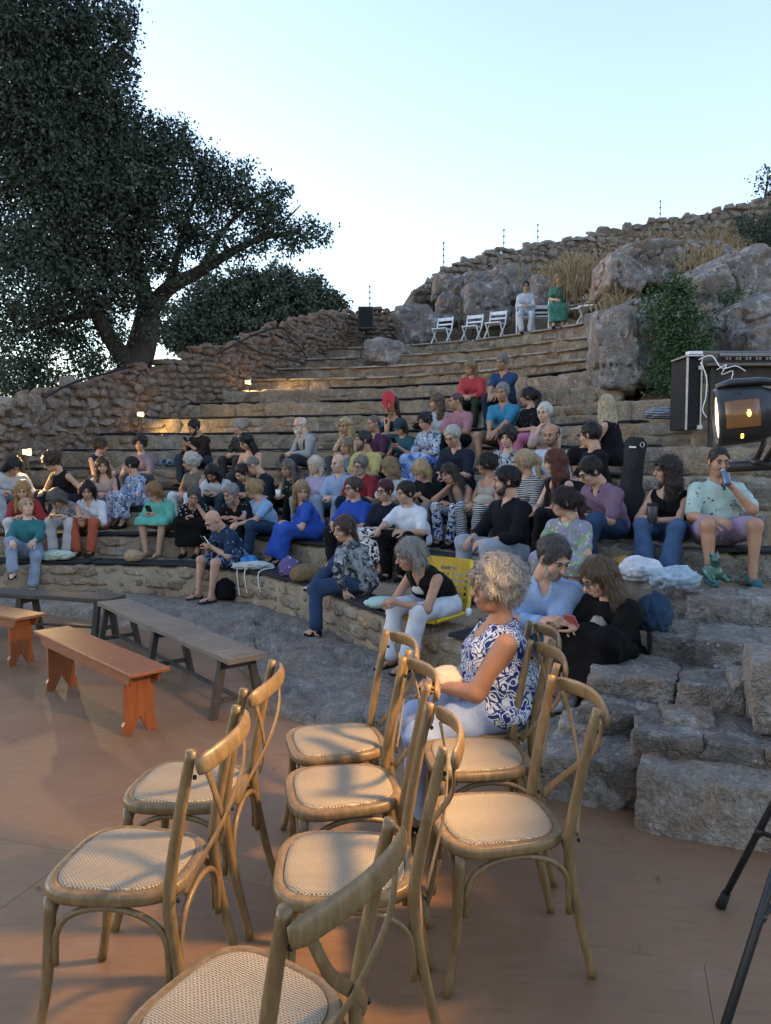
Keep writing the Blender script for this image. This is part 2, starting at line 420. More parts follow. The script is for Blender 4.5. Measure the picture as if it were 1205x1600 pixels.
# the steps themselves: an earth and mortar core with stones set into the riser
stone_count = 0
for k in range(1, 15):
    pxs = np.arange(LEFT[k], RIGHT[k] + 1, 12.0); nP = len(pxs); rows = []
    back = 2.4 if k < 14 else 3.5
    zb = TZ[k - 1] - .25
    for px in pxs:
        f = tpt(k, px); n, t = tnorm(k, px); p = f - n * (.010 if k <= 3 else .018)
        q = p - n * .1; r = Vector((bear(px, p.y + back), p.y + back, 0))
        jz = .012 * math.sin(px * .11 + k) + .01 * math.sin(px * .31 + 2 * k)
        rows.append([(p.x, p.y, zb), (p.x, p.y, TZ[k] - .03 + jz), (q.x, q.y, TZ[k] - .012 + jz), (r.x, r.y, TZ[k] - .012)])
    V = np.array(rows).reshape(-1, 3); idx = np.arange(len(V)).reshape(nP, 4)
    Fq = np.stack([idx[:-1, :-1], idx[1:, :-1], idx[1:, 1:], idx[:-1, 1:]], -1).reshape(-1, 4)
    core = struct(link('seating_step', mesh_np('seating_step', V, Fq, False), None, M['mortar']))
    # riser stones
    rg = random.Random(k)
    hgt = TZ[k] - TZ[k - 1] if k > 1 else .40
    courses = [(0, 1.0)] if k > 1 else [(0, .36), (.36, .3), (.66, .34)]
    if k == 2 or k == 3: courses = [(0, 1.0)]
    for (c0, ch) in courses:
        px = LEFT[k] + rg.uniform(0, 20)
        while px < RIGHT[k]:
            Y = tierY(k, px); L = rg.uniform(.26, .66) * (1.15 if k > 5 else 1) * (rg.uniform(.4, .8) if k == 1 else 1)
            n, t = tnorm(k, px); dpx = L / Y * F * max(.25, abs(t.x - t.y * bear(px, 1)))
            pm = px + dpx / 2
            n, t = tnorm(k, pm); f = tpt(k, pm)
            sub2 = [(0, 1.0)]
            if k > 1 and rg.random() < .28: sub2 = [(0, .5), (.5, .5)]
            for (s0, sh) in sub2:
                hh = hgt * ch * sh * (rg.uniform(.86, 1.0)); dd = rg.uniform(.2, .3)
                zc = (TZ[k] - hgt) + hgt * (c0 + ch * (s0 + sh / 2)) - .012
                if k == 1: zc += .0
                pr_ = (rg.uniform(-.012, .016) if s0 == 0 else rg.uniform(-.016, .01)) + (.0 if k > 3 else -.002)
                cpos = f + n * (pr_ - dd / 2)
                o = link('stone', rg.choice(RUBT if k <= 3 or rg.random() < .4 else TIERT), core, M['upper_stone'] if k > 9 else M['tier_stone'] if pm < 960 or k > 5 else M['step_stone'])
                o.location = (cpos.x, cpos.y, zc)
                o.rotation_euler = (rg.uniform(-.05, .05) + (math.pi if rg.random() < .5 else 0), rg.uniform(-.04, .04), math.atan2(t.y, t.x) + rg.uniform(-.04, .04) + (math.pi if rg.random() < .5 else 0))
                o.scale = (L * (1.05 if k > 1 else rg.uniform(.9, 1.1)), dd, hh * (1.07 if k > 1 else rg.uniform(.9, 1.15))); stone_count += 1
            px += dpx * 1.0
    if k >= 11:                               # thin coping slabs on the highest steps, coloured pale for edges catching the sky
        px = LEFT[k] + 8
        while px < RIGHT[k] - 6:
            Y = tierY(k, px); L = rg.uniform(.55, 1.1); n, t = tnorm(k, px); dpx = L / Y * F * max(.25, abs(t.x - t.y * bear(px, 1))); pm = px + dpx / 2; n, t = tnorm(k, pm); f = tpt(k, pm) - n * .14
            o = link('slab', rg.choice(TIERT), core, M['slab']); o.location = (f.x, f.y, TZ[k] + .004); o.scale = (L, .38, .05); o.rotation_euler = (rg.uniform(-.02, .02), rg.uniform(-.015, .015), math.atan2(t.y, t.x)); px += dpx
print('tier stones', stone_count)

# big grey stones of the stair at the right, on and in front of the low steps
STAIR = empty('stone_stair', (1.5, 3.8, 0)); tag(STAIR, 'rough grey stone stair of big blocks at the right of the stage', 'stair')
def stair_stone(x0, x1, yt, yb, z1, depth, seed, z0=None, rot=0.0, mat='step_stone'):
    """x0..x1 pixel width, yt = row of its top front edge, z1 its top height"""
    pm = (x0 + x1) / 2; p = at_z(pm, yt, z1); a = at_z(x0, yt, z1); wd = (x1 - x0) / F * (p.y * CP + (CH - z1) * SP)
    zz = z0 if z0 is not None else at_y(pm, yb, p.y).z
    h = max(.1, z1 - zz)
    V, Fc = rock(seed, (wd * 1.06, depth * 1.15, h * 1.1), 5, 3, .10, .79, 60, .045, 2.6)
    o = link('stone', mesh_np('stone', V, Fc), STAIR, M[mat])
    ang = R(-22) + rot
    o.location = Vector((p.x - math.sin(ang) * depth * .58, p.y + math.cos(ang) * depth * .58, z1 - h / 2 - .028)) - STAIR.location
    o.rotation_euler = (0, 0, ang); return o
SS = [  # x0,x1, top row, bottom row, top height, depth
 (835,1000,1178,1262,.245,.5),(1003,1197,1222,1326,.27,.55),(1190,1300,1235,1335,.25,.5),(1300,1420,1250,1340,.27,.5),(742,838,1150,1215,.2,.42),(640,745,1130,1180,.17,.4),
 (905,988,1102,1165,.39,.4),(990,1092,1142,1205,.38,.42),(1094,1210,1160,1236,.37,.45),(1210,1330,1180,1250,.36,.45),
 (925,1048,1052,1110,.50,.5),(1056,1180,1072,1138,.50,.46),(1180,1320,1090,1150,.5,.5),
 (1020,1094,988,1042,.63,.42),(1098,1215,1000,1056,.64,.45),(1215,1330,1010,1060,.64,.45),
 (1035,1090,928,975,.76,.4),(1075,1162,930,978,.775,.42),(1165,1260,935,990,.77,.45),
 (1180,1260,1035,1140,.72,.4),(870,935,1125,1175,.31,.3),(1150,1205,1060,1075,.55,.3),
 (1040,1120,1118,1140,.415,.22),(1180,1260,862,915,.92,.4),(1110,1190,800,845,1.0,.4),(1185,1290,805,860,1.02,.5)]
for i, (a, b_, yt, yb, z1, dp) in enumerate(SS): stair_stone(a, b_, yt, yb, z1, dp, 300 + i, rot=random.uniform(-.12, .12))
# rubble wedged between them and flat slabs on the ledge
rg = random.Random(3)
for i in range(60):
    px = rg.uniform(720, 1215); t = rg.random(); Y = np.interp(px, [a for a, _ in SE], [b for _, b in SE]) * (1 - t) + (tierY(2, px) + .2) * t
    z = .05 + t * .62 + rg.uniform(-.05, .02); s = rg.uniform(.05, .15)
    o = link('stone', rg.choice(TIERT), STAIR, M['step_stone']); o.location = Vector((bear(px, Y), Y, z)) - STAIR.location
    o.rotation_euler = (rg.uniform(0, 6), rg.uniform(0, 6), rg.uniform(0, 6)); o.scale = (s * 1.5, s, s * .8)

# stepped ground in the stair zone so that nothing is hollow
rows = []
prof = [(0, .05), (.12, .16), (.3, .28), (.5, .42), (.66, .53), (.82, .64), (1, .70)]
pxs = np.arange(760, 1480, 12)
for px in pxs:
    y0 = np.interp(px, [a for a, _ in SE], [b for _, b in SE]) + .12; y1 = tierY(2, px) + .05
    for t in np.linspace(0, 1, 26):
        Y = y0 + (y1 - y0) * t; z = np.interp(t, [a for a, _ in prof], [b for _, b in prof]) * min(1, max(.15, (px - 800) / 150)) - .03
        rows.append((bear(px, Y), Y, z))
V = np.array(rows); V[:, 2] += .035 * fbm(V * 5, 4, 4); idx = np.arange(len(V)).reshape(len(pxs), 26)
Fq = np.stack([idx[:-1, :-1], idx[1:, :-1], idx[1:, 1:], idx[:-1, 1:]], -1).reshape(-1, 4)
struct(link('stair_ground', mesh_np('stair_ground', V, Fq), None, M['earth']))

# hillside behind and beside the steps
def hillz(X, Y):
    px = 602.5 + F * X / Y
    zr = np.interp(Y, [6, 8, 10, 12, 13, 15, 17, 20, 23, 27, 40], [1.2, 1.95, 2.3, 3.0, 3.5, 4.4, 5.2, 6.0, 6.7, 7.8, 8.0])
    zl = np.interp(Y, [16, 19, 21, 22.5, 24, 27, 40], [2.0, 3.4, 4.35, 4.45, 5.6, 6.5, 6.0])
    zll = np.interp(Y, [9, 14, 20, 26], [.5, 1.2, 2.6, 3.5])
    s = np.clip((px - 690) / 330, 0, 1); s = s * s * (3 - 2 * s)
    s2 = np.clip((px - 470) / 130, 0, 1)
    return (zll * (1 - s2) + zl * s2) * (1 - s) + zr * s
gx = np.arange(-30, 36, .33); gy = np.concatenate([np.arange(6.0, 32, .3), np.arange(32, 60, 2)])
XX, YY = np.meshgrid(gx, gy, indexing='ij'); ZZ = hillz(XX, YY)
PX = 602.5 + F * XX / YY
P3 = np.stack([XX, YY, ZZ], -1); ZZ = ZZ + .35 * fbm(P3 * .9, 5, 21) * np.clip((PX - 600) / 300, 0.15, 1)
# keep the hill under the steps
low = np.zeros_like(ZZ, bool)
for k in range(1, 15):
    yk = np.interp(PX, TS[k][0], TS[k][1]); 
    inside = (YY > yk) & (PX > LEFT[k] - 20) & (PX < RIGHT[k] - 6)
    ZZ = np.where(inside & (YY < yk + (2.2 if k < 14 else 3.0)), np.minimum(ZZ, TZ[k] - .2), ZZ)
ZZ = np.where((PX < 900) & (YY < 9.5), -.2, ZZ)
for k in (3, 4, 5, 6):
    yk = np.interp(PX, TS[k][0], TS[k][1]); ZZ = np.where((YY < yk) & (PX >= 880), np.minimum(ZZ, TZ[k - 1] - .25), ZZ)
V = np.stack([XX, YY, ZZ], -1).reshape(-1, 3); idx = np.arange(len(V)).reshape(len(gx), len(gy))
Fq = np.stack([idx[:-1, :-1], idx[1:, :-1], idx[1:, 1:], idx[:-1, 1:]], -1).reshape(-1, 4)
struct(link('hillside', mesh_np('hillside', V, Fq), None, M['hill']))

# ------------------------------------------------------------------ dry stone walls
def dry_wall(name, label, path, seed, mat, sx_=(.15, .38), sz_=(.085, .19), thick=.5, cap=300):
    """path: list of (x, y, zbase, ztop); stones laid in rough courses"""
    rg = random.Random(seed); root = empty(name, (path[0][0], path[0][1], path[0][2])); tag(root, label, 'wall')
    pts = [np.array(p, float) for p in path]; segs = []; tot = 0
    for a, b_ in zip(pts[:-1], pts[1:]):
        L = np.linalg.norm((b_ - a)[:2]); segs.append((tot, L, a, b_)); tot += L
    def ev(s):
        for (s0, L, a, b_) in segs:
            if s <= s0 + L or (s0, L, a, b_) is segs[-1]:
                t = (s - s0) / L; return a + (b_ - a) * t, (b_ - a) / L
    # core
    bmc = bmesh.new(); prev = None; S = np.linspace(0, tot, int(tot / .5) + 2)
    for s in S:
        p, d = ev(s); n = Vector((d[1], -d[0], 0)).normalized(); c = Vector((p[0], p[1], 0))
        top = p[3] - .12
        ring = [bmc.verts.new((c + n * o_) + Vector((0, 0, z))) for o_, z in ((-.04, p[2] - .5), (-.05, top), (-thick + .1, top), (-thick + .1, p[2] - .5))]
        if prev:
            for i in range(4): bmc.faces.new((prev[i], ring[i], ring[(i + 1) % 4], prev[(i + 1) % 4]))
        prev = ring
    core = bmo('wall_core', bmc, M['earth'], root); core.location = -root.location
    items = []
    s = 0.0
    zrow0 = min(p[2] for p in pts) - .3; zmax = max(p[3] for p in pts) + .1
    z = zrow0
    while z < zmax:
        h = rg.uniform(*sz_); s = rg.uniform(-.2, 0)
        while s < tot:
            L = rg.uniform(*sx_); p, d = ev(min(max(s + L / 2, 0), tot)); n = Vector((d[1], -d[0], 0)).normalized()
            zc = z + h / 2 + .05 * math.sin(s * 1.7 + z * 3)
            if p[2] - .1 < zc < p[3] + rg.uniform(-.05, .05):
                pos = Vector((p[0], p[1], zc)) + n * (rg.uniform(-.035, .045) - .11)
                hh = h * rg.uniform(.85, 1.35)
                items.append((pos, (L * rg.uniform(.95, 1.14), rg.uniform(.24, .34), hh * 1.04), math.atan2(d[1], d[0]), L * hh / pos.y**2))
            s += L * .96
        z += h * .93
    items.sort(key=lambda q: -q[3]); rest = []
    for i, (pos, sc, ang, _) in enumerate(items):
        me = rg.choice(HULLS); rot = Euler((rg.uniform(-.25, .25), rg.uniform(-.22, .22), ang + rg.uniform(-.2, .2) + math.pi * rg.randint(0, 1)))
        if i < cap:
            o = link('stone', me, root, mat); o.location = pos - root.location; o.rotation_euler = rot; o.scale = sc
        else: rest.append((me, Matrix.LocRotScale(pos - root.location, rot, Vector(sc))))
    if rest:
        cache = {}; VV = []; FF = []; off = 0
        for me, Mx in rest:
            if me not in cache:
                v = np.empty(len(me.vertices) * 3); me.vertices.foreach_get('co', v)
                cache[me] = (v.reshape(-1, 3), np.array([p.vertices[:] for p in me.polygons]))
            v, f = cache[me]; A = np.array(Mx); VV.append(v @ A[:3, :3].T + A[:3, 3]); FF.append(f + off); off += len(v)
        o = stuff(link('small_stones', mesh_np('small_stones', np.concatenate(VV), np.concatenate(FF), False), root, mat))
    print(name, len(items)); return root
WL = [(-9.5, 9.6, .2, 2.1), (-7.2, 10.6, .6, 2.25), (-5.9, 11.7, 1.1, 2.42), (-5.85, 12.6, 1.35, 2.62), (-5.65, 13.5, 1.65, 2.9), (-5.3, 14.4, 1.9, 3.15), (-4.75, 15.3, 2.2, 3.5),
      (-4.0, 16.2, 2.5, 3.85), (-3.4, 17.0, 2.8, 4.15), (-2.9, 18.0, 3.1, 4.55), (-2.3, 18.9, 3.4, 4.95), (-1.85, 19.8, 3.8, 5.25), (-1.5, 21.2, 4.0, 5.6), (-.8, 22.4, 4.3, 5.9), (.2, 22.9, 4.4, 6.0), (.75, 23.0, 4.4, 6.2)]
dry_wall('dry_stone_wall', 'reddish brown dry stone wall climbing along the left ends of the seating steps', WL, 5, M['wall_stone'])
WU = [(.65, 23.3, 4.6, 6.2), (1.05, 23.6, 4.9, 6.85), (1.95, 24.0, 5.4, 7.6), (3.2, 24.8, 5.9, 8.1), (5.3, 26, 6.9, 8.85), (7.3, 26.6, 7.5, 9.3), (9, 27, 7.9, 9.8), (11.2, 27.2, 8.5, 10.2), (13.6, 27, 9.0, 10.75), (19, 26, 9.5, 11.4)]
dry_wall('dry_stone_wall', 'pale grey dry stone wall along the skyline above the boulders', WU, 6, M['hill_wall_stone'], (.24, .5), (.13, .27))

# ------------------------------------------------------------------ boulders
def boulder(px, py, Y, wpx, hpx, depth, seed, label, rot=0, tilt=0, planes=13, k=26, rough=.13):
    s = Y / F; p = at_y(px, py, Y)
    V, Fc = rock(seed, (wpx * s * 1.05, depth, hpx * s * 1.05), 6 if wpx > 70 else 5, planes, rough, .75, k)
    # fissures
    rid = np.abs(fbm(V * np.array([1.6, 1.6, 2.6]) + seed, 3, seed + 3)); n = V / (np.linalg.norm(V, axis=1)[:, None] + 1e-6)
    V = V - n * (np.clip(.05 - rid, 0, 1) / .05 * .09 * min(1.2, depth))[:, None]
    o = link('boulder', mesh_np('boulder', V, Fc), None, M['boulder'], Matrix.Translation(p) @ Euler((0, tilt, rot)).to_matrix().to_4x4())
    tag(o, label, 'boulder'); return o
BL = [
 (957, 556, 11.9, 58, 118, 1.3, 'tall narrow boulder at the right end of the upper steps', -.1, -.12),
 (1000, 556, 12.1, 78, 112, 1.3, 'tall lichen covered boulder with an orange streak left of the green bush', .1, .1),
 (995, 490, 12.6, 118, 40, 1.2, 'flat leaning slab resting on the tall boulders', .1, -.3),
 (1008, 424, 17, 118, 68, 2.0, 'large rounded grey boulder high on the hillside above the bush', .0, -.15),
 (1090, 408, 18.5, 96, 42, 1.8, 'grey boulder with a deep crack below the skyline wall', .1, .05),
 (962, 442, 16.5, 62, 52, 1.4, 'orange stained boulder beside the dry grass', .2, .1),
 (1135, 455, 13.2, 130, 82, 1.8, 'long sloping boulder right of the bush', .1, -.3),
 (1110, 495, 12.9, 70, 80, 1.3, 'rust stained boulder at the right edge of the bush', .1, .15),
 (1150, 520, 12.2, 95, 84, 1.4, 'wedge shaped boulder over a dark gap behind the mixing desk', .1, -.35),
 (1212, 452, 13.6, 80, 90, 1.5, 'boulder cut by the right edge of the picture, upper one', .1, -.2),
 (1200, 562, 11.6, 110, 100, 1.5, 'brown boulder just above the mixing desk at the right edge', .0, -.2),
 (1075, 560, 12.6, 110, 130, 1.2, 'dark boulder behind the green bush', .0, .0),
 (652, 514, 21.3, 56, 60, 1.1, 'pointed grey boulder left of the first white folding chair', .2, -.2),
 (604, 556, 19.2, 66, 42, .9, 'square block of rock below the loudspeaker', .1, .05),
 (706, 486, 22.3, 46, 42, .9, 'small orange brown boulder behind the white folding chairs', .1, .1),
 (762, 478, 21.8, 66, 62, 1.2, 'pale boulder behind the third white folding chair', .1, -.1),
 (752, 452, 23, 60, 50, 1.2, 'grey boulder below the skyline wall, leftmost', .2, .1),
 (800, 448, 22.5, 66, 56, 1.2, 'grey boulder behind the person in white', .1, -.2),
 (852, 462, 20.8, 60, 60, 1.1, 'upright boulder between the two people on the top terrace', .1, .1),
 (905, 470, 19, 60, 46, 1.0, 'brown rock behind the right white folding chairs', .1, .1),
 (700, 455, 23.2, 50, 44, 1.0, 'rough boulder at the foot of the skyline wall', .1, .1),
]
for i, (px, py, Y, wp, hp, dp, lb, rz, ti) in enumerate(BL): boulder(px, py, Y, wp, hp, dp, 500 + i, lb, rz, ti)
# ------------------------------------------------------------------ wood
def wood_mat(name, c1, c2, c3, scale=1, rough=.5, axis=(6, 6, .8), bump=.15):
    b = NB(name); co = b.coord('Object', [a * scale for a in axis], True)
    n = b.noise(co, 6, 4, .6, .6); g = b.noise(co, 22, 2, .6); big = b.noise(b.coord('Object', 1, True), 3, 3, .6)
    c = b.ramp(n, [(.3, c1), (.55, c2), (.75, c3)])
    c = b.mix(b.ramp(big, [(.4, 0), (.75, .4)]), c, [x * .6 for x in c1])
    c = b.mix(b.ramp(g, [(.55, 0), (.75, .35)]), c, [x * .55 for x in c1])
    b.col(c); b.bump(b.math('ADD', n, g), bump, .004); return b.rough(rough, .4)
M['chair_wood'] = wood_mat('chair_wood', (.13, .08, .034), (.19, .122, .055), (.26, .172, .082), 1.5, .36, (5, 5, 1.5))
M['orange_wood'] = wood_mat('orange_wood', (.175, .058, .022), (.22, .075, .030), (.26, .095, .04), 1, .5, (7, 1, 7))
M['orange_leg'] = wood_mat('orange_leg', (.19, .058, .020), (.25, .078, .027), (.29, .098, .036), 1, .32, (7, 7, 1))
M['old_wood'] = wood_mat('old_wood', (.10, .082, .066), (.155, .13, .105), (.22, .19, .155), 1, .75, (9, 1, 9), .4)
M['old_leg'] = wood_mat('old_leg', (.035, .03, .027), (.055, .047, .04), (.075, .064, .055), 1, .8, (9, 9, 1), .4)
def cane_mat():
    b = NB('cane'); co = b.coord('Object')
    mp = b.n('ShaderNodeMapping'); mp.inputs['Rotation'].default_value = (0, 0, R(45)); b.l(co, mp.inputs[0])
    w1 = b.wave(mp.outputs[0], 38, .6, 1, 'X'); w2 = b.wave(mp.outputs[0], 38, .6, 1, 'Y')
    ck = b.math('MULTIPLY', w1, w2); w3 = b.wave(co, 52, .5, 1, 'X')
    h = b.math('MAXIMUM', b.math('MULTIPLY', w3, .7), ck)
    n = b.noise(co, 25, 3, .6)
    c = b.ramp(h, [(.05, (.20, .15, .10)), (.5, (.42, .34, .25)), (.9, (.54, .45, .34))])
    c = b.mix(b.ramp(n, [(.4, 0), (.8, .35)]), c, (.42, .32, .2)); b.col(c); b.bump(h, .9, .006); return b.rough(.6, .25)
M['cane'] = cane_mat()

# ------------------------------------------------------------------ cross-back chairs
def seat_outline(sc, n=40, e=3.4):
    o = []
    for k in range(n):
        a = 2 * math.pi * k / n; ca_, sa_ = math.cos(a), math.sin(a)
        x = .215 * math.copysign(abs(ca_)**(2 / e), ca_); y = .205 * math.copysign(abs(sa_)**(2 / e), sa_)
        x *= 1 - .16 * (y + .205) / .41
        o.append((x * sc, y * sc))
    return o
def make_chair():
    root = empty('cross_back_chair')
    bm = bmesh.new(); rings = []
    for sc, z in ((.90, .427), (.985, .429), (1.0, .437), (1.0, .452), (.985, .461), (.96, .464), (.865, .464), (.845, .459), (.84, .44)):
        rings.append([bm.verts.new((x, y, z)) for x, y in seat_outline(sc)])
    n = 40
    for a, b_ in zip(rings[:-1], rings[1:]):
        for k in range(n): bm.faces.new((a[k], a[(k + 1) % n], b_[(k + 1) % n], b_[k]))
    bm.faces.new(list(reversed(rings[0]))); bm.faces.new(rings[-1])
    bmo('seat_frame', bm, M['chair_wood'], root, True)
    bm = bmesh.new(); prev = None; c = bm.verts.new((0, 0, .4655))
    rr = []
    for sc, z in ((.855, .4575), (.84, .4675), (.76, .4695), (.4, .467), (.15, .4655)): rr.append([bm.verts.new((x, y, z)) for x, y in seat_outline(sc)])
    for a, b_ in zip(rr[:-1], rr[1:]):
        for k in range(n): bm.faces.new((a[k], a[(k + 1) % n], b_[(k + 1) % n], b_[k]))
    for k in range(n): bm.faces.new((rr[-1][k], rr[-1][(k + 1) % n], c))
    bmo('cane_seat', bm, M['cane'], root, True)
    for s in (-1, 1):
        bm = bmesh.new()
        tube(bm, bez((s * .165, -.158, .43), (s * .172, -.165, .26), (s * .168, -.165, .16), (s * .192, -.205, .004), 12), [.0172] * 5 + [.0168, .0162, .0156, .0148, .0142, .0142, .0148, .0152], 12)
        bmo('front_leg', bm, M['chair_wood'], root, True)
        bm = bmesh.new()
        tube(bm, smoothpath([(s * .178, .275, .003), (s * .172, .222, .22), (s * .170, .192, .40), (s * .172, .198, .52), (s * .180, .235, .72), (s * .186, .268, .875)], 5), [.0140 + .0035 * math.sin(i / 25 * math.pi) for i in range(26)], 12)
        p = bmo('back_post', bm, M['chair_wood'], root, True)
        for z, y in ((.455, .219), (.80, .272)):
            bm = bmesh.new(); lathe(bm, [(.0001, -.004), (.007, -.003), (.007, .003), (.003, .006), (.0001, .0065)], 8, Matrix.Translation((s * .176, y, z)) @ Euler((R(-90), 0, 0)).to_matrix().to_4x4())
            bmo('bolt', bm, M['dark_bolt'], p, True)
    bm = bmesh.new()
    tube(bm, [(x, .292 + .045 * (1 - (x / .205)**2), .838 + .016 * (1 - (x / .205)**2)) for x in np.linspace(-.205, .205, 17)], [.007] + [.0095] * 15 + [.007], 14, 3.0, (0, -.16, 1))
    bmo('top_rail', bm, M['chair_wood'], root, True)
    for s in (-1, 1):
        pts = smoothpath([(-s * .158, .297, .825), (-s * .105, .308 + s * .004, .72), (0, .288 + s * .006, .615), (s * .10, .252, .52), (s * .148, .226, .455)], 5)
        bm = bmesh.new(); tube(bm, pts, .0045, 10, 3.0, (s * .75, 0, .65))
        bmo('cross_slat', bm, M['chair_wood'], root, True)
    def arch(a, b_, top):
        a, b_ = Vector(a), Vector(b_); bm = bmesh.new(); d = (b_ - a); pts = []
        for k in range(19):
            t = math.pi * k / 18; u = .5 - .5 * math.cos(t); h = abs(math.sin(t))**.62
            p = a + d * u; p.z = a.z + (top - a.z) * h; pts.append(p)
        tube(bm, [a - Vector((0, 0, .03))] + pts + [b_ - Vector((0, 0, .03))], .0098, 10); bmo('bent_brace', bm, M['chair_wood'], root, True)
    arch((-.152, -.17, .27), (.152, -.17, .27), .418); arch((-.15, .21, .25), (.15, .21, .25), .418)
    for s in (-1, 1): arch((s * .176, -.142, .27), (s * .178, .19, .25), .418)
    return root
CHAIRS = [  # x, y, forward direction, label
 (-.755, 2.20, (-.99, .13), 'empty cross-back chair at the left front with its left legs nearest the picture corner'),
 (-.72, 2.74, (-.994, .11), 'empty cross-back chair just behind the left front chair, towards the orange bench'),
 (-.21, 3.17, (-.97, -.24), 'empty cross-back chair farthest back in the middle row, before the woman in white trousers'),
 (-.155, 2.71, (-.98, -.20), 'empty cross-back chair second from the back in the middle row'),
 (-.12, 2.18, (-1, -.04), 'empty cross-back chair third from the back in the middle row'),
 (-.315, 1.565, (-.87, .49), 'nearest cross-back chair, cut off by the bottom edge of the picture'),
 (.365, 3.01, (-1, -.08), 'empty cross-back chair directly before the seated woman in the blue and white blouse'),
 (.36, 2.465, (-.985, -.16), 'empty cross-back chair nearest on the right, its whole front in view'),
 (.43, 3.40, (-1, -.06), 'cross-back chair under the grey-haired woman in the blue and white blouse'),
]
proto = make_chair()
for i, (x, y, f, lb) in enumerate(CHAIRS):
    o = proto if i == 0 else copy_tree(proto)
    o.location = (x, y, .001); o.rotation_euler = (0, 0, math.atan2(f[0], -f[1])); tag(o, lb, 'chair', 'cross-back chairs on the stage')

# ------------------------------------------------------------------ benches
def bench_frame(name, a, b_, label, group):
    A = at_z(*a, .408); B = at_z(*b_, .408); d = (B - A); L = d.length
    root = empty(name, ((A.x + B.x) / 2, (A.y + B.y) / 2, 0), math.atan2(d.y, d.x)); root.scale = (1, 1, .905); tag(root, label, 'bench', group); return root, L
def orange_bench(a, b_, label, wd=.25):
    root, L = bench_frame('wooden_bench', a, b_, label, 'orange pine benches')
    bm = bmesh.new(); box(bm, (0, 0, .437), (L, wd, .026), None, .006); bmo('seat', bm, M['orange_wood'], root, False)
    for s in (-1, 1):
        bm = bmesh.new(); box(bm, (0, s * (wd / 2 - .035), .385), (L * .93, .022, .078), None, .004)
        for v in bm.verts:
            if v.co.z < .37 and abs(v.co.x) > L * .4: v.co.x *= .955
        bmo('apron', bm, M['orange_wood'], root)
    for s in (-1, 1):
        bm = bmesh.new(); w2 = wd / 2 - .018
        prof = [(-w2, 0), (-w2 + .055, 0), (0, .11), (w2 - .055, 0), (w2, 0), (w2, .06), (w2 - .014, .085), (w2 - .014, .423), (-w2 + .014, .423), (-w2 + .014, .085), (-w2, .06)]
        A_ = [bm.verts.new((s * (L / 2 - .17) - .014, y, z)) for y, z in prof]; B_ = [bm.verts.new((s * (L / 2 - .17) + .014, y, z)) for y, z in prof]
        bm.faces.new(list(reversed(A_))); bm.faces.new(B_)
        for k in range(len(prof)): bm.faces.new((A_[k], A_[(k + 1) % len(prof)], B_[(k + 1) % len(prof)], B_[k]))
        bmesh.ops.bevel(bm, geom=[e for e in bm.edges if len(e.link_faces) == 2 and e.calc_face_angle(0) > .6], offset=.002, segments=1, affect='EDGES')
        bmo('end_leg', bm, M['orange_leg'], root)
orange_bench((80, 981), (236, 1048), 'orange varnished pine bench with notched ends in front of the dark plank bench')
orange_bench((-110, 932), (50, 962), 'orange varnished pine bench cut off by the left edge of the picture')
def plank_bench(a, b_, label, wd, legs, top='old_wood'):
    root, L = bench_frame('plank_bench', a, b_, label, 'old dark plank benches')
    bm = bmesh.new(); box(bm, (0, 0, .428), (L, wd, .045), None, .008)
    bmesh.ops.subdivide_edges(bm, edges=[e for e in bm.edges if abs(e.verts[0].co.x - e.verts[1].co.x) > L * .5], cuts=14)
    for v in bm.verts:
        v.co.y += .006 * math.sin(v.co.x * 6 + 1); v.co.z += .004 * math.sin(v.co.x * 9 + v.co.y * 14)
    bmo('seat', bm, M[top], root)
    xs = [(-L / 2 + .14) + (L - .28) * i / (legs - 1) for i in range(legs)]
    for x in xs:
        for s in (-1, 1):
            bm = bmesh.new(); M_ = Matrix.Rotation(s * R(10), 3, 'X'); box(bm, (x, s * (wd / 2 + .0), .203), (.05, .045, .415), M_, .004); bmo('leg', bm, M['old_leg'], root)
        bm = bmesh.new(); box(bm, (x, 0, .375), (.05, wd * .94, .06), None, .004); bmo('crosspiece', bm, M['old_leg'], root)
        bm = bmesh.new(); box(bm, (x, 0, .12), (.028, wd * 1.1, .035), None, .003); bmo('crosspiece', bm, M['old_leg'], root)
    bm = bmesh.new(); box(bm, (0, 0, .125), (L - .28, .03, .022), None, .003); bmo('stretcher', bm, M['old_leg'], root)
plank_bench((176, 937), (386, 1025), 'weathered grey plank bench standing beside the orange bench', .27, 3)
plank_bench((-90, 918), (184, 932), 'dark plank bench along the foot of the seating at the left', .26, 3, 'old_leg')

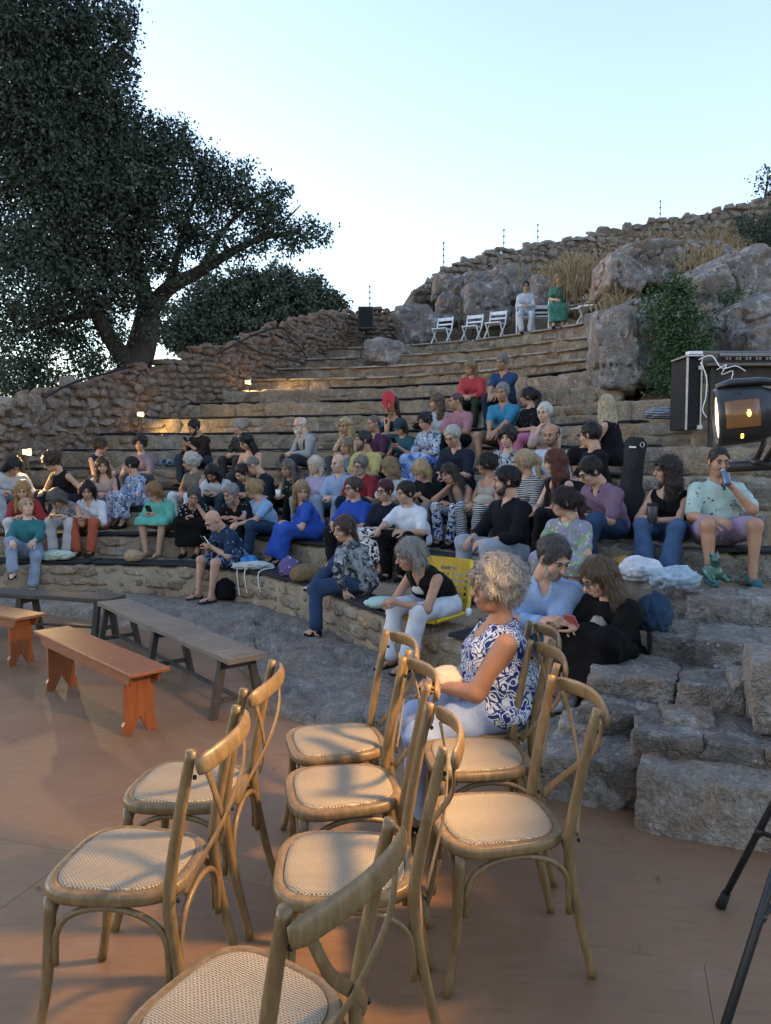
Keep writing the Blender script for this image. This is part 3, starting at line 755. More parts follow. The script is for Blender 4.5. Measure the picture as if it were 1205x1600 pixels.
# ------------------------------------------------------------------ foam pads on the steps
ordn = ['lowest', 'second', 'third', 'fourth', 'fifth', 'sixth', 'seventh', 'eighth', 'ninth', 'tenth', 'eleventh']
PADN = {}
ORD = ['first', 'second', 'third', 'fourth', 'fifth', 'sixth', 'seventh', 'eighth', 'ninth', 'tenth', 'eleventh', 'twelfth', 'thirteenth', 'fourteenth', 'fifteenth', 'sixteenth']
def pad(k, p0, p1, wd=.34, over=.02):
    nseg = 7; bm = bmesh.new(); rings = []
    org = tpt(k, (p0 + p1) / 2)
    for i in range(nseg):
        px = p0 + (p1 - p0) * i / (nseg - 1); f = tpt(k, px) - org; n, t = tnorm(k, px)
        zj = .004 * math.sin(px * .7)
        sec = [(over, .0), (over + .003, .012), (over - .012, .026), (-wd + .02, .026), (-wd, .014), (-wd, .0)]
        rings.append([bm.verts.new(f + n * o_ + Vector((0, 0, z + .004 + zj))) for o_, z in sec])
    for a, b_ in zip(rings[:-1], rings[1:]):
        for j in range(6): bm.faces.new((a[j], a[(j + 1) % 6], b_[(j + 1) % 6], b_[j]))
    bm.faces.new(rings[0]); bm.faces.new(list(reversed(rings[-1])))
    o = bmo('seat_pad', bm, M['black_foam']); o.location = org
    PADN[k] = PADN.get(k, 0) + 1
    tag(o, 'black foam pad, %s from the left along the %s seating step from the bottom' % (ORD[PADN[k] - 1], ordn[k - 1]), 'seat pad', 'black pads on the %s step' % ordn[k - 1])
rg = random.Random(11)
for k in range(1, 12):
    px = max(LEFT[k], -60) + rg.uniform(5, 30); lim = {1: 700, 2: 760, 3: 900, 4: 1000, 5: 1100, 6: 1090, 7: 1000}.get(k, 915)
    while px < lim:
        Y = tierY(k, px); L = rg.uniform(1.0, 1.7); n, t = tnorm(k, px); d = L / Y * F * max(.3, abs(t.x - t.y * bear(px, 1)))
        if px + d > lim + 25: break
        if rg.random() > (.06 if k < 4 else .16 if k < 9 else .4): pad(k, px, px + d, over=rg.uniform(-.02, .012))
        px += d + rg.uniform(1, 5)
pad(1, 705, 790); pad(1, 905, 1010); pad(3, 1110, 1260)

# ------------------------------------------------------------------ spot lamp on a tripod at the right
LY = 2.42
lc = at_y(1165, 648, LY)
lamp = empty('stage_spotlight', lc); lamp.scale = (.8, .8, .8); tag(lamp, 'black stage spotlight with its lamp lit, held on a bar at the right', 'spotlight')
ax = Vector((-1, .30, -.10)).normalized()
MX = Matrix.Translation((0, 0, 0)) @ ax.to_track_quat('Z', 'Y').to_matrix().to_4x4()
def glow(name, c, s):
    b = NB(name); b.b.inputs['Base Color'].default_value = (.02, .02, .02, 1); b.b.inputs['Emission Color'].default_value = (*c, 1); b.b.inputs['Emission Strength'].default_value = s; return b.m
M['lens_glow'] = glow('lens_glow', (1, .72, .36), .55); M['bulb_glow'] = glow('bulb_glow', (1, .46, .04), 1.1); M['floor_glow'] = glow('floor_glow', (1, .5, .10), .6)
M['lamp_black'] = plain('lamp_black', (.03, .031, .035), .38, .45, 0, .1)
bm = bmesh.new(); n = 28
prof = [(.098, .108), (.112, .112), (.115, .095), (.113, .02), (.110, -.05), (.100, -.07), (.088, -.10), (.080, -.18), (.05, -.215), (.0005, -.22)]
lathe(bm, [(.094, .085), (.098, .108)] + prof[1:], n, MX); bmo('housing', bm, M['lamp_black'], lamp, True)
bm = bmesh.new(); lathe(bm, [(.0005, .097), (.06, .102), (.0935, .0975), (.0935, .090), (.0005, .0895)], n, MX); lens = bmo('lens', bm, M['lens_glow'], lamp, True)
# side vents with the lamp showing through (on the side that faces the stage)
side = Vector((0, -1, 0)); side = (side - ax * side.dot(ax)).normalized(); upv = ax.cross(side).normalized()
if upv.z < 0: upv = -upv
def on_side(a, u, r=.1145): 
    d = (side * math.cos(u) + upv * math.sin(u)); return ax * a + d * r
M['window_glow'] = glow('window_glow', (1, .45, .10), .007); M['window_glow'].node_tree.nodes['Principled BSDF'].inputs['Roughness'].default_value = .15
bm = bmesh.new(); G_ = [[bm.verts.new(on_side(a_, u_, .1168)) for u_ in np.linspace(-.42, .5, 9)] for a_ in np.linspace(.085, -.035, 5)]
for i in range(4):
    for j in range(8): bm.faces.new((G_[i][j], G_[i + 1][j], G_[i + 1][j + 1], G_[i][j + 1]))
bmesh.ops.recalc_face_normals(bm, faces=bm.faces[:]); bmesh.ops.solidify(bm, geom=bm.faces[:], thickness=.003); wn = bmo('window', bm, M['window_glow'], lamp, True)
bm = bmesh.new(); tube(bm, [on_side(.005, -.06, .1205), on_side(.005, .04, .1225), on_side(.005, .14, .1205)], [.004, .0075, .003], 10); bmo('bulb', bm, M['bulb_glow'], wn, True)
for a, u in ((.045, .82), (.028, .82), (.045, -.72), (.028, -.72), (.045, -.84), (.028, -.84)):
    bm = bmesh.new(); box(bm, on_side(a, u, .1115), (.009, .006, .010), ax.to_track_quat('X', 'Z').to_matrix(), .002); bmo('vent', bm, M['bulb_glow'] if u < 0 and a < .03 else M['dark_bolt'], lamp)
bm = bmesh.new()
top = [ax * .10 + upv * .118, ax * .05 + upv * .128, ax * -.06 + upv * .122, ax * -.2 + upv * .095]
tube(bm, top, [.035, .05, .048, .03], 10, .35, upv); bmo('cover', bm, M['lamp_black'], lamp, True)
bm = bmesh.new()
for s in (1, -1):
    sdv = side * s * .124; tube(bm, [sdv - ax * .09 + Vector((0, 0, .02)), sdv * 1.02 - ax * .09 + Vector((0, 0, -.12)), sdv * .8 - ax * .06 + Vector((0, 0, -.185))], .012, 8, .5)
tube(bm, [side * .1 - ax * .03 + Vector((0, 0, -.185)), -side * .1 - ax * .03 + Vector((0, 0, -.185))], .014, 8)
bmo('yoke', bm, M['black_metal'], lamp, True)
sp = bpy.data.lights.new('spot', 'SPOT'); sp.energy = 36; sp.color = (1, .58, .20); sp.spot_size = R(100); sp.spot_blend = .55; sp.shadow_soft_size = .10
so = bpy.data.objects.new('spotlight_beam', sp); C.objects.link(so); so.parent = lamp; so.location = ax * .125
so.rotation_euler = (Vector((-1, .16, -.42)).normalized()).to_track_quat('-Z', 'Y').to_euler()
tri = empty('tripod_stand', (lc.x + .30, lc.y - .02, 0)); tag(tri, 'black tripod stand with crossbar carrying the spotlight at the right edge', 'tripod')
tb = tri.location; barz = lc.z - .163
bm = bmesh.new(); tube(bm, [(lc.x - tb.x - .06, 0, barz + .0), (.62, .0, barz + .045)], .017, 10); bmo('crossbar', bm, M['black_metal'], tri, True)
bm = bmesh.new(); tube(bm, [(0, 0, .32), (0, 0, 1.0), (0, 0, barz + .03)], .017, 12); bmo('pole', bm, M['black_metal'], tri, True)
bm = bmesh.new(); tube(bm, [(0, 0, .9), (0, 0, 1.02)], .026, 12); bmo('collar', bm, M['black_metal'], tri, True)
foots = [at_z(1126, 1413, .012), at_z(1105, 1690, .012), Vector((tb.x + .55, tb.y + .1, .012))]
for fpt in foots:
    f = Vector(fpt) - tb; bm = bmesh.new(); tube(bm, [f, Vector((f.x * .04, f.y * .04, .88))], .0125, 10); lg = bmo('leg', bm, M['black_metal'], tri, True)
    bm = bmesh.new(); tube(bm, [f - Vector((0, 0, .008)), f * .94 + Vector((0, 0, .055))], [.019, .016], 10); bmo('rubber_foot', bm, M['black_foam'], lg, True)
    bm = bmesh.new(); mid = f * .62 + Vector((0, 0, .34)); tube(bm, [mid, Vector((0, 0, .36))], .009, 8); bmo('brace', bm, M['black_metal'], tri, True)
    bm = bmesh.new(); bmesh.ops.create_uvsphere(bm, u_segments=10, v_segments=6, radius=.017, matrix=Matrix.Translation(mid)); bmo('joint', bm, M['black_metal'], tri, True)

# ------------------------------------------------------------------ little lit lamps along the left wall
for (px, py, Y, lb, en) in ((219, 647, 14.9, 'small lit floodlight in the middle of the brown stone wall', 12), (387, 597, 17.0, 'small lit floodlight highest on the brown stone wall', 12), (41, 706, 11.1, 'small lit floodlight lowest on the wall, near the left edge', 12)):
    p = at_y(px, py, Y); o = empty('floodlight', p); tag(o, lb, 'floodlight', 'lit lamps along the wall')
    bm = bmesh.new(); box(bm, (0, .035, 0), (.15, .05, .11), None, .008); bmo('case', bm, M['lamp_black'], o)
    bm = bmesh.new(); box(bm, (0, .004, 0), (.105, .012, .07), None, .004); bmo('diffuser', bm, M['floor_glow'], o)
    bm = bmesh.new(); tube(bm, [(0, .05, -.05), (0, .07, -.2), (0, .1, -.45)], .012, 8); bmo('bracket', bm, M['black_metal'], o)
    l = bpy.data.lights.new('lamp', 'SPOT'); l.energy = en; l.color = (1, .66, .25); l.spot_size = R(165); l.spot_blend = .6; l.shadow_soft_size = .05
    lo = bpy.data.objects.new('lamp_light', l); C.objects.link(lo); lo.parent = o; lo.location = (0, -.03, 0); lo.rotation_euler = Vector((.75, -.25, -.35)).to_track_quat('-Z', 'Y').to_euler()

# ------------------------------------------------------------------ loudspeaker on a pole
p = at_y(572, 498, 21.6)
o = empty('loudspeaker', (p.x, p.y, p.z - .3)); tag(o, 'black loudspeaker on a stand before the stone wall at the top', 'loudspeaker')
bm = bmesh.new(); box(bm, (0, 0, .3), (.43, .34, .62), None, .025); sb = bmo('cabinet', bm, M['lamp_black'], o)
bm = bmesh.new(); box(bm, (0, -.175, .31), (.37, .012, .52), None, .01); bmo('grille', bm, M['black_foam'], sb)
bm = bmesh.new(); tube(bm, [(0, .05, .02), (0, .05, -.62)], .022, 10); bmo('pole', bm, M['black_metal'], o, True)
for k in range(3):
    a = k * 2.09 + .5; bm = bmesh.new(); tube(bm, [(0, .05, -.35), (.3 * math.cos(a), .05 + .3 * math.sin(a), -.66)], .012, 8); bmo('leg', bm, M['black_metal'], o, True)

# ------------------------------------------------------------------ thin fence rods on the skyline
for i, (px, y0, y1, Y) in enumerate(((578, 446, 482, 22.9), (693, 378, 418, 24.2), (787, 358, 398, 25.3), (840, 350, 388, 26), (1031, 313, 352, 27.2))):
    a = at_y(px, y1 + 12, Y); b_ = at_y(px, y0, Y); o = empty('fence_rod', a)
    tag(o, 'thin wire fence rod on the skyline, %s from the left' % ['first', 'second', 'third', 'fourth', 'fifth'][i], 'fence rod', 'fence rods on the wall')
    bm = bmesh.new(); tube(bm, [(0, 0, 0), (0, 0, (b_ - a).z)], .011, 6); bmo('rod', bm, M['black_metal'], o)
    for j in range(4):
        bm = bmesh.new(); z = (b_ - a).z * (.4 + .19 * j); lathe(bm, [(.0005, -.03), (.028, -.02), (.028, .02), (.0005, .03)], 8, Matrix.Translation((0, 0, z))); bmo('insulator', bm, M['black_foam'], o, True)

# ------------------------------------------------------------------ cables along the wall
def cable(pts, r, label, mat='black_foam'):
    bm = bmesh.new(); P_ = smoothpath(pts, 8); org = P_[0].copy(); tube(bm, [q - org for q in P_], r, 6); o = bmo('cable', bm, M[mat], None, True); o.location = org; tag(o, label, 'cable'); return o
cable([at_y(340, 553, 15.6), at_y(400, 522, 16.9), at_y(440, 512, 17.6), at_y(452, 528, 17.5), at_y(470, 545, 17.5), at_y(480, 560, 17.6)], .02, 'black cable looping over the top of the brown wall')
cable([at_y(365, 528, 16.3), at_y(400, 548, 16.6), at_y(440, 560, 17.0), at_y(478, 568, 17.4)], .018, 'black cable hanging down the brown wall beside the loop')
cable([at_y(70, 622, 12.6), at_y(110, 600, 13.4), at_y(160, 585, 14.2), at_y(210, 572, 14.9)], .018, 'black cable lying along the wall below the big tree')

# ------------------------------------------------------------------ sound desk at the right
dz = at_y(1068, 672, 8.55).z
desk = empty('equipment_case', (at_y(1085, 600, 8.55).x, 8.55, dz)); tag(desk, 'open black equipment case with metal edges beside the bush', 'case')
bm = bmesh.new(); box(bm, (0, .25, .40), (.15, .5, .78), None, .006); bmo('case_body', bm, M['black_foam'], desk)
for x, yy in ((-.085, 0), (.07, 0)):
    bm = bmesh.new(); box(bm, (x, yy - .012, .40), (.02 if x < 0 else .016, .02, .80), None, .003); bmo('edge_rail', bm, M['steel'], desk)
bm = bmesh.new(); box(bm, (-.01, .2, .81), (.18, .5, .02), None, .003); bmo('lid_rail', bm, M['steel'], desk)
bm = bmesh.new(); box(bm, (-.01, .0, .842), (.16, .09, .035), None, .008); bmo('socket_box', bm, M['white_plastic'], desk)
for z in (.68, .03):
    bm = bmesh.new(); box(bm, (.06, -.02, z), (.06, .03, .05), None, .006); bmo('latch', bm, M['steel'], desk)
tbx = at_y(1165, 590, 8.4)
tab = empty('equipment_table', (tbx.x + .15, 8.55, dz)); tag(tab, 'dark table carrying the mixing desk behind the spotlight', 'table')
bm = bmesh.new(); box(bm, (.1, .3, .71), (1.25, .8, .03), None, .004); bmo('table_top', bm, M['old_wood'], tab)
bm = bmesh.new(); box(bm, (.12, .02, .60), (1.2, .03, .19), None, .004); bmo('apron', bm, M['old_leg'], tab)
for x in (-.45, .65):
    for y in (.0, .6):
        bm = bmesh.new(); box(bm, (x, y, .25), (.05, .05, .92), None, .004); bmo('leg', bm, M['old_leg'], tab)
mx = empty('mixing_console', (tbx.x + .2, 8.6, dz + .73)); mx.rotation_euler = (R(10), 0, 0); tag(mx, 'black audio mixing console on the table at the right edge', 'mixer')
bm = bmesh.new(); box(bm, (.12, .25, .07), (1.1, .5, .11), None, .01); bmo('body', bm, M['lamp_black'], mx)
bm = bmesh.new(); box(bm, (.12, .0, .1), (1.06, .012, .03), None, .003); bmo('front_rail', bm, M['steel'], mx)
for j in range(26):
    bm = bmesh.new(); box(bm, (-.37 + j * .037, -.012, .06), (.022, .012, .03), None, .002); bmo('fader_block', bm, M['steel'] if j % 3 else M['dark_bolt'], mx)
cable([at_y(1092, 562, 8.5), at_y(1112, 556, 8.4), at_y(1128, 575, 8.35), at_y(1150, 572, 8.3), at_y(1165, 580, 8.3)], .006, 'white cable looping from the socket strip to the mixer', 'white_plastic')
cable([at_y(1095, 566, 8.45), at_y(1104, 590, 8.4), at_y(1103, 620, 8.4), at_y(1098, 640, 8.4), at_y(1104, 652, 8.4)], .006, 'white cable hanging down beside the equipment case', 'white_plastic')
cable([at_y(1120, 578, 8.3), at_y(1135, 570, 8.25), at_y(1128, 585, 8.25), at_y(1145, 580, 8.25), at_y(1140, 600, 8.25), at_y(1136, 612, 8.3)], .005, 'tangled white cable on the table edge', 'white_plastic')

# ------------------------------------------------------------------ white folding chairs on the top terrace
def make_folding():
    root = empty('folding_chair'); W = M['white_plastic']
    bm = bmesh.new(); box(bm, (0, -.01, .44), (.40, .38, .03), None, .008); bmo('seat', bm, W, root)
    for z, h in ((.74, .09), (.60, .045)):
        bm = bmesh.new(); box(bm, (0, .20 + (z - .44) * .22, z), (.40, .02, h), Matrix.Rotation(R(-12), 3, 'X'), .006); bmo('back_slat', bm, W, root)
    for s in (-1, 1):
        bm = bmesh.new(); tube(bm, [(s * .21, -.26, 0), (s * .21, .16, .44), (s * .21, .27, .79)], .017, 8, 1.4, (0, 1, 0)); bmo('back_post', bm, W, root, True)
        bm = bmesh.new(); tube(bm, [(s * .19, .24, 0), (s * .19, -.15, .43)], .016, 8, 1.4, (0, 1, 0)); bmo('leg', bm, W, root, True)
    bm = bmesh.new(); tube(bm, [(-.19, .18, .08), (.19, .18, .08)], .011, 8); tube(bm, [(-.2, -.2, .07), (.2, -.2, .07)], .011, 8); bmo('stretcher', bm, W, root, True)
    return root
FC = [(689, 'first white folding chair from the left on the top terrace', .5, .55), (735, 'second white folding chair from the left on the top terrace', .5, .6), (771, 'third white folding chair from the left, beside the person in white', .5, .55), (818, 'white folding chair under the person dressed in white', .15, .45), (843, 'white folding chair just right of the person in white', .1, .75),
      (868, 'white folding chair under the person in the green dress', .2, .45), (893, 'white folding chair just right of the person in the green dress', .6, .5), (917, 'white folding chair second from the right on the top terrace', .7, .4), (944, 'rightmost white folding chair, half behind the slab of rock', .8, .55)]
proto = make_folding(); TOPCH = []
for i, (px, lb, yaw, bk) in enumerate(FC):
    o = proto if i == 0 else copy_tree(proto); p = tpt(14, px, bk); o.location = (p.x, p.y, p.z - .012); o.rotation_euler = (0, 0, -yaw); tag(o, lb, 'folding chair', 'white folding chairs'); TOPCH.append(o)

# ------------------------------------------------------------------ yellow plastic seat under the woman in white trousers
M['yellow'] = plain('yellow', (.62, .42, .02), .4, .4, 0)
yp = tpt(1, 668, .25); ys = empty('yellow_chair', (yp.x, yp.y, TZ[1] + .02), R(-38)); tag(ys, 'low yellow plastic seat with a perforated back on the lowest step', 'chair')
bm = bmesh.new(); box(bm, (0, .0, .05), (.42, .42, .03), None, .01); bmo('seat', bm, M['yellow'], ys)
br = empty('backrest', (0, .22, .06), 0, ys); br.rotation_euler = (R(-14), 0, 0)
bm = bmesh.new(); nx, nz = 9, 8; wb, hb = .42, .40
xs = [-wb / 2 + wb * i / (nx * 2 + 1) for i in range(nx * 2 + 2)]; zs_ = [.0 + hb * i / (nz * 2 + 1) for i in range(nz * 2 + 2)]
G = [[bm.verts.new((x * (1 - .08 * (z / hb)), 0, z)) for z in zs_] for x in xs]
for i in range(len(xs) - 1):
    for j in range(len(zs_) - 1):
        if i % 2 == 1 and j % 2 == 1 and 1 <= j < 12: continue
        if j == 13 and 6 <= i <= 12: continue
        bm.faces.new((G[i][j], G[i + 1][j], G[i + 1][j + 1], G[i][j + 1]))
bmesh.ops.solidify(bm, geom=bm.faces[:], thickness=.014)
bo = bmo('perforated_panel', bm, M['yellow'], br)
for s in (-1, 1):
    bm = bmesh.new(); tube(bm, [(s * .225, -.2, .06), (s * .225, .2, .06), (s * .22, .24, .12), (s * .2, .31, .44)], .014, 8); bmo('side_frame', bm, M['yellow'], ys, True)
    bm = bmesh.new(); lathe(bm, [(.0005, -.01), (.035, -.01), (.035, .01), (.0005, .012)], 16, Matrix.Translation((s * .245, .19, .065)) @ Euler((0, R(90), 0)).to_matrix().to_4x4()); bmo('hinge', bm, M['white_plastic'], ys, True)
# ------------------------------------------------------------------ bodies as smooth distance fields, meshed with surface nets
def smin(a, b, k):
    h = np.clip(.5 + .5 * (b - a) / k, 0, 1); return b * (1 - h) + a * h - k * h * (1 - h)
class Vol:
    def __init__(s): s.ops = []
    def cone(s, a, b, ra, rb, k=.02, sub=False): s.ops.append(('c', np.array(a, float), np.array(b, float), ra, rb, k, sub)); return s
    def ell(s, c, r, Rm=None, k=.03, sub=False): s.ops.append(('e', np.array(c, float), np.array(r, float), None if Rm is None else np.array(Rm), k, sub)); return s
    def cut(s, p, n): s.ops.append(('p', np.array(p, float), np.array(n, float))); return s   # removes the side n points to
    def bounds(s):
        lo, hi = [], []
        for o in s.ops:
            if o[0] == 'c' and not o[6]:
                m = max(o[3], o[4]); lo.append(np.minimum(o[1], o[2]) - m); hi.append(np.maximum(o[1], o[2]) + m)
            if o[0] == 'e' and not o[5]:
                r = o[2] if o[3] is None else np.abs(o[3]) @ o[2]
                lo.append(o[1] - r); hi.append(o[1] + r)
        return np.min(lo, 0), np.max(hi, 0)
    def mesh(s, h, fold=0, ph=0, fs=1.0):
        lo, hi = s.bounds(); lo = lo - 3 * h; hi = hi + 3 * h; n = np.ceil((hi - lo) / h).astype(int) + 1
        D = np.full(n, .2, np.float32); ax = [lo[i] + h * np.arange(n[i]) for i in range(3)]
        for o in s.ops:
            if o[0] == 'p':
                X = (ax[0][:, None, None] - o[1][0]) * o[2][0] + (ax[1][None, :, None] - o[1][1]) * o[2][1] + (ax[2][None, None, :] - o[1][2]) * o[2][2]
                D = np.maximum(D, X.astype(np.float32)); continue
            if o[0] == 'c': m = max(o[3], o[4]); a_, b_ = np.minimum(o[1], o[2]) - m, np.maximum(o[1], o[2]) + m; k = o[5]; sub = o[6]
            else:
                r = o[2] if o[3] is None else np.abs(o[3]) @ o[2]; a_, b_ = o[1] - r, o[1] + r; k = o[4]; sub = o[5]
            pad_ = k + 2.5 * h; i0 = np.maximum(((a_ - pad_ - lo) / h).astype(int), 0); i1 = np.minimum(((b_ + pad_ - lo) / h).astype(int) + 2, n)
            if np.any(i1 <= i0): continue
            sl = tuple(slice(i0[i], i1[i]) for i in range(3))
            X = ax[0][sl[0]][:, None, None]; Y = ax[1][sl[1]][None, :, None]; Z = ax[2][sl[2]][None, None, :]
            if o[0] == 'c':
                a, b = o[1], o[2]; ba = b - a; L2 = max(ba @ ba, 1e-9)
                t = np.clip(((X - a[0]) * ba[0] + (Y - a[1]) * ba[1] + (Z - a[2]) * ba[2]) / L2, 0, 1)
                d = np.sqrt((X - a[0] - t * ba[0])**2 + (Y - a[1] - t * ba[1])**2 + (Z - a[2] - t * ba[2])**2) - (o[3] + (o[4] - o[3]) * t)
            else:
                c, r = o[1], o[2]; x, y, z = X - c[0], Y - c[1], Z - c[2]
                if o[3] is not None:
                    Q = o[3].T; x, y, z = (Q[0, 0] * x + Q[0, 1] * y + Q[0, 2] * z, Q[1, 0] * x + Q[1, 1] * y + Q[1, 2] * z, Q[2, 0] * x + Q[2, 1] * y + Q[2, 2] * z)
                k0 = np.sqrt((x / r[0])**2 + (y / r[1])**2 + (z / r[2])**2); k1 = np.sqrt((x / r[0]**2)**2 + (y / r[1]**2)**2 + (z / r[2]**2)**2)
                d = k0 * (k0 - 1) / np.maximum(k1, 1e-6)
            d = d.astype(np.float32); d = np.broadcast_to(d, tuple(i1 - i0))
            if sub: D[sl] = -smin(-D[sl], d, max(k, 1e-4))
            else: D[sl] = smin(D[sl], d, max(k, 1e-4))
        if fold:
            X = ax[0][:, None, None] * fs; Y = ax[1][None, :, None] * fs; Z = ax[2][None, None, :] * fs
            D = D + fold * (np.sin(34 * Z + 9 * X + 5 * np.sin(7 * Y + ph) + ph) + .8 * np.sin(27 * X - 18 * Y + 4 * np.sin(11 * Z + ph)) * np.cos(13 * Z + ph) + .6 * np.sin(51 * Y + 23 * Z - 17 * X + 2 * ph)).astype(np.float32)
        return snets(D, lo, h)
def snets(D, lo, h):
    S = D < 0; n = np.array(D.shape)
    c = np.zeros(tuple(n - 1), np.int8)
    for a in (0, 1):
        for b in (0, 1):
            for d in (0, 1): c += S[a:n[0] - 1 + a, b:n[1] - 1 + b, d:n[2] - 1 + d]
    act = np.argwhere((c > 0) & (c < 8))
    if len(act) == 0: return np.zeros((0, 3)), np.zeros((0, 4), int)
    ids = np.full(tuple(n - 1), -1, np.int32); ids[act[:, 0], act[:, 1], act[:, 2]] = np.arange(len(act))
    off = np.array([(a, b, d) for a in (0, 1) for b in (0, 1) for d in (0, 1)])
    vals = np.stack([D[act[:, 0] + o[0], act[:, 1] + o[1], act[:, 2] + o[2]] for o in off], 1)
    acc = np.zeros((len(act), 3)); cnt = np.zeros(len(act))
    for i in range(8):
        for j in range(i + 1, 8):
            if np.abs(off[i] - off[j]).sum() != 1: continue
            m = (vals[:, i] < 0) != (vals[:, j] < 0); t = vals[:, i] / (vals[:, i] - vals[:, j] + 1e-12)
            p = off[i] + (off[j] - off[i]) * t[:, None]; acc[m] += p[m]; cnt[m] += 1
    V = lo + h * (act + acc / np.maximum(cnt, 1)[:, None]); Fs = []
    for axn in range(3):
        u, v = [(1, 2), (2, 0), (0, 1)][axn]
        s0 = [slice(None)] * 3; s1 = [slice(None)] * 3; s0[axn] = slice(0, -1); s1[axn] = slice(1, None)
        A = S[tuple(s0)]; B = S[tuple(s1)]; e = np.argwhere(A != B)
        ok = (e[:, u] > 0) & (e[:, v] > 0) & (e[:, u] < n[u] - 1) & (e[:, v] < n[v] - 1); e = e[ok]
        q = []
        for du, dv in ((1, 1), (0, 1), (0, 0), (1, 0)):
            w_ = e.copy(); w_[:, u] -= du; w_[:, v] -= dv; q.append(ids[w_[:, 0], w_[:, 1], w_[:, 2]])
        q = np.stack(q, 1); fl = A[e[:, 0], e[:, 1], e[:, 2]]
        q = np.where(fl[:, None], q, q[:, ::-1]); Fs.append(q)
    return V, np.concatenate(Fs)

# ------------------------------------------------------------------ head, hair, hands, feet templates (facing -Y)
def head_vol(female):
    v = Vol(); f = .94 if female else 1.0
    v.ell((0, .018, .03), (.075, .094, .092)); v.ell((0, -.034, -.028), (.058 * f, .058, .085), None, .03)
    v.ell((0, -.048, -.078), (.042 * f, .042, .036 if female else .040), None, .03)
    for s in (-1, 1):
        v.ell((s * .036, -.062, -.03), (.028, .028, .03), None, .02)
        v.ell((s * .03, -.104, .006), (.019, .018, .012), None, .012, True)
        v.ell((s * .077, .012, -.005), (.010, .019, .031), None, .008)
        v.cone((s * .012, -.088, .028), (s * .045, -.078, .026), .011, .008, .015)
    v.cone((0, -.090, .012), (0, -.117, -.026), .008, .0125, .012); v.cone((-.011, -.103, -.029), (.011, -.103, -.029), .0075, .0075, .008)
    v.cone((-.018, -.092, -.056), (.018, -.092, -.056), .007, .007, .008); v.cone((-.016, -.091, -.066), (.016, -.091, -.066), .0075, .0075, .008)
    v.cone((-.02, -.105, -.061), (.02, -.105, -.061), .003, .003, .004, True)
    v.cone((0, .02, -.05), (0, .035, -.15), .048 if female else .056, .05 if female else .06, .03)
    return v
LODS = {0: .0048, 1: .0075, 2: .010}
HEADS = {}
def extra_sphere(c, r, n=8):
    V = []; Fq = []
    for i in range(n + 1):
        for j in range(n * 2):
            a = math.pi * i / n; b = math.pi * j / n; V.append((c[0] + r[0] * math.sin(a) * math.cos(b), c[1] + r[1] * math.sin(a) * math.sin(b), c[2] + r[2] * math.cos(a)))
    m = n * 2
    for i in range(n):
        for j in range(m): Fq.append((i * m + j, i * m + (j + 1) % m, (i + 1) * m + (j + 1) % m, (i + 1) * m + j))
    return np.array(V), np.array(Fq)
def merge(parts):
    V = []; Fq = []; mi = []; off = 0
    for v, f, m in parts:
        if len(v) == 0: continue
        V.append(v); Fq.append(np.asarray(f) + off); mi.append(np.full(len(f), m)); off += len(v)
    return np.concatenate(V), np.concatenate(Fq), np.concatenate(mi)
def head(female, lod):
    if (female, lod) in HEADS: return HEADS[female, lod]
    v, f = head_vol(female).mesh(LODS[lod]); parts = [(v, f, 0)]
    for s in (-1, 1):
        a, b = extra_sphere((s * .030, -.082, .006), (.0135, .0125, .0085), 6); parts.append((a, b, 1))
        a, b = extra_sphere((s * .030, -.0925, .006), (.0065, .004, .0065), 5); parts.append((a, b, 2))
        bv = Vol().cone((s * .014, -.098, .026), (s * .030, -.097, .031), .0042, .005, .004).cone((s * .03, -.097, .031), (s * .046, -.084, .026), .005, .003, .004).mesh(.0035); parts.append((*bv, 2))
        # upper lid / lash line
        bv = Vol().cone((s * .019, -.0935, .0095), (s * .030, -.0955, .0135), .002, .0024, .002).cone((s * .03, -.0955, .0135), (s * .043, -.0895, .0095), .0024, .0018, .002).mesh(.0028); parts.append((*bv, 2))
    lv = Vol().cone((-.019, -.0965, -.060), (.019, -.0965, -.060), .0055, .0055, .004).cone((-.014, -.0965, -.067), (.014, -.0965, -.067), .0055, .0055, .004).mesh(.0035); parts.append((*lv, 3))
    HEADS[female, lod] = merge(parts); return HEADS[female, lod]
HAIRC = {}
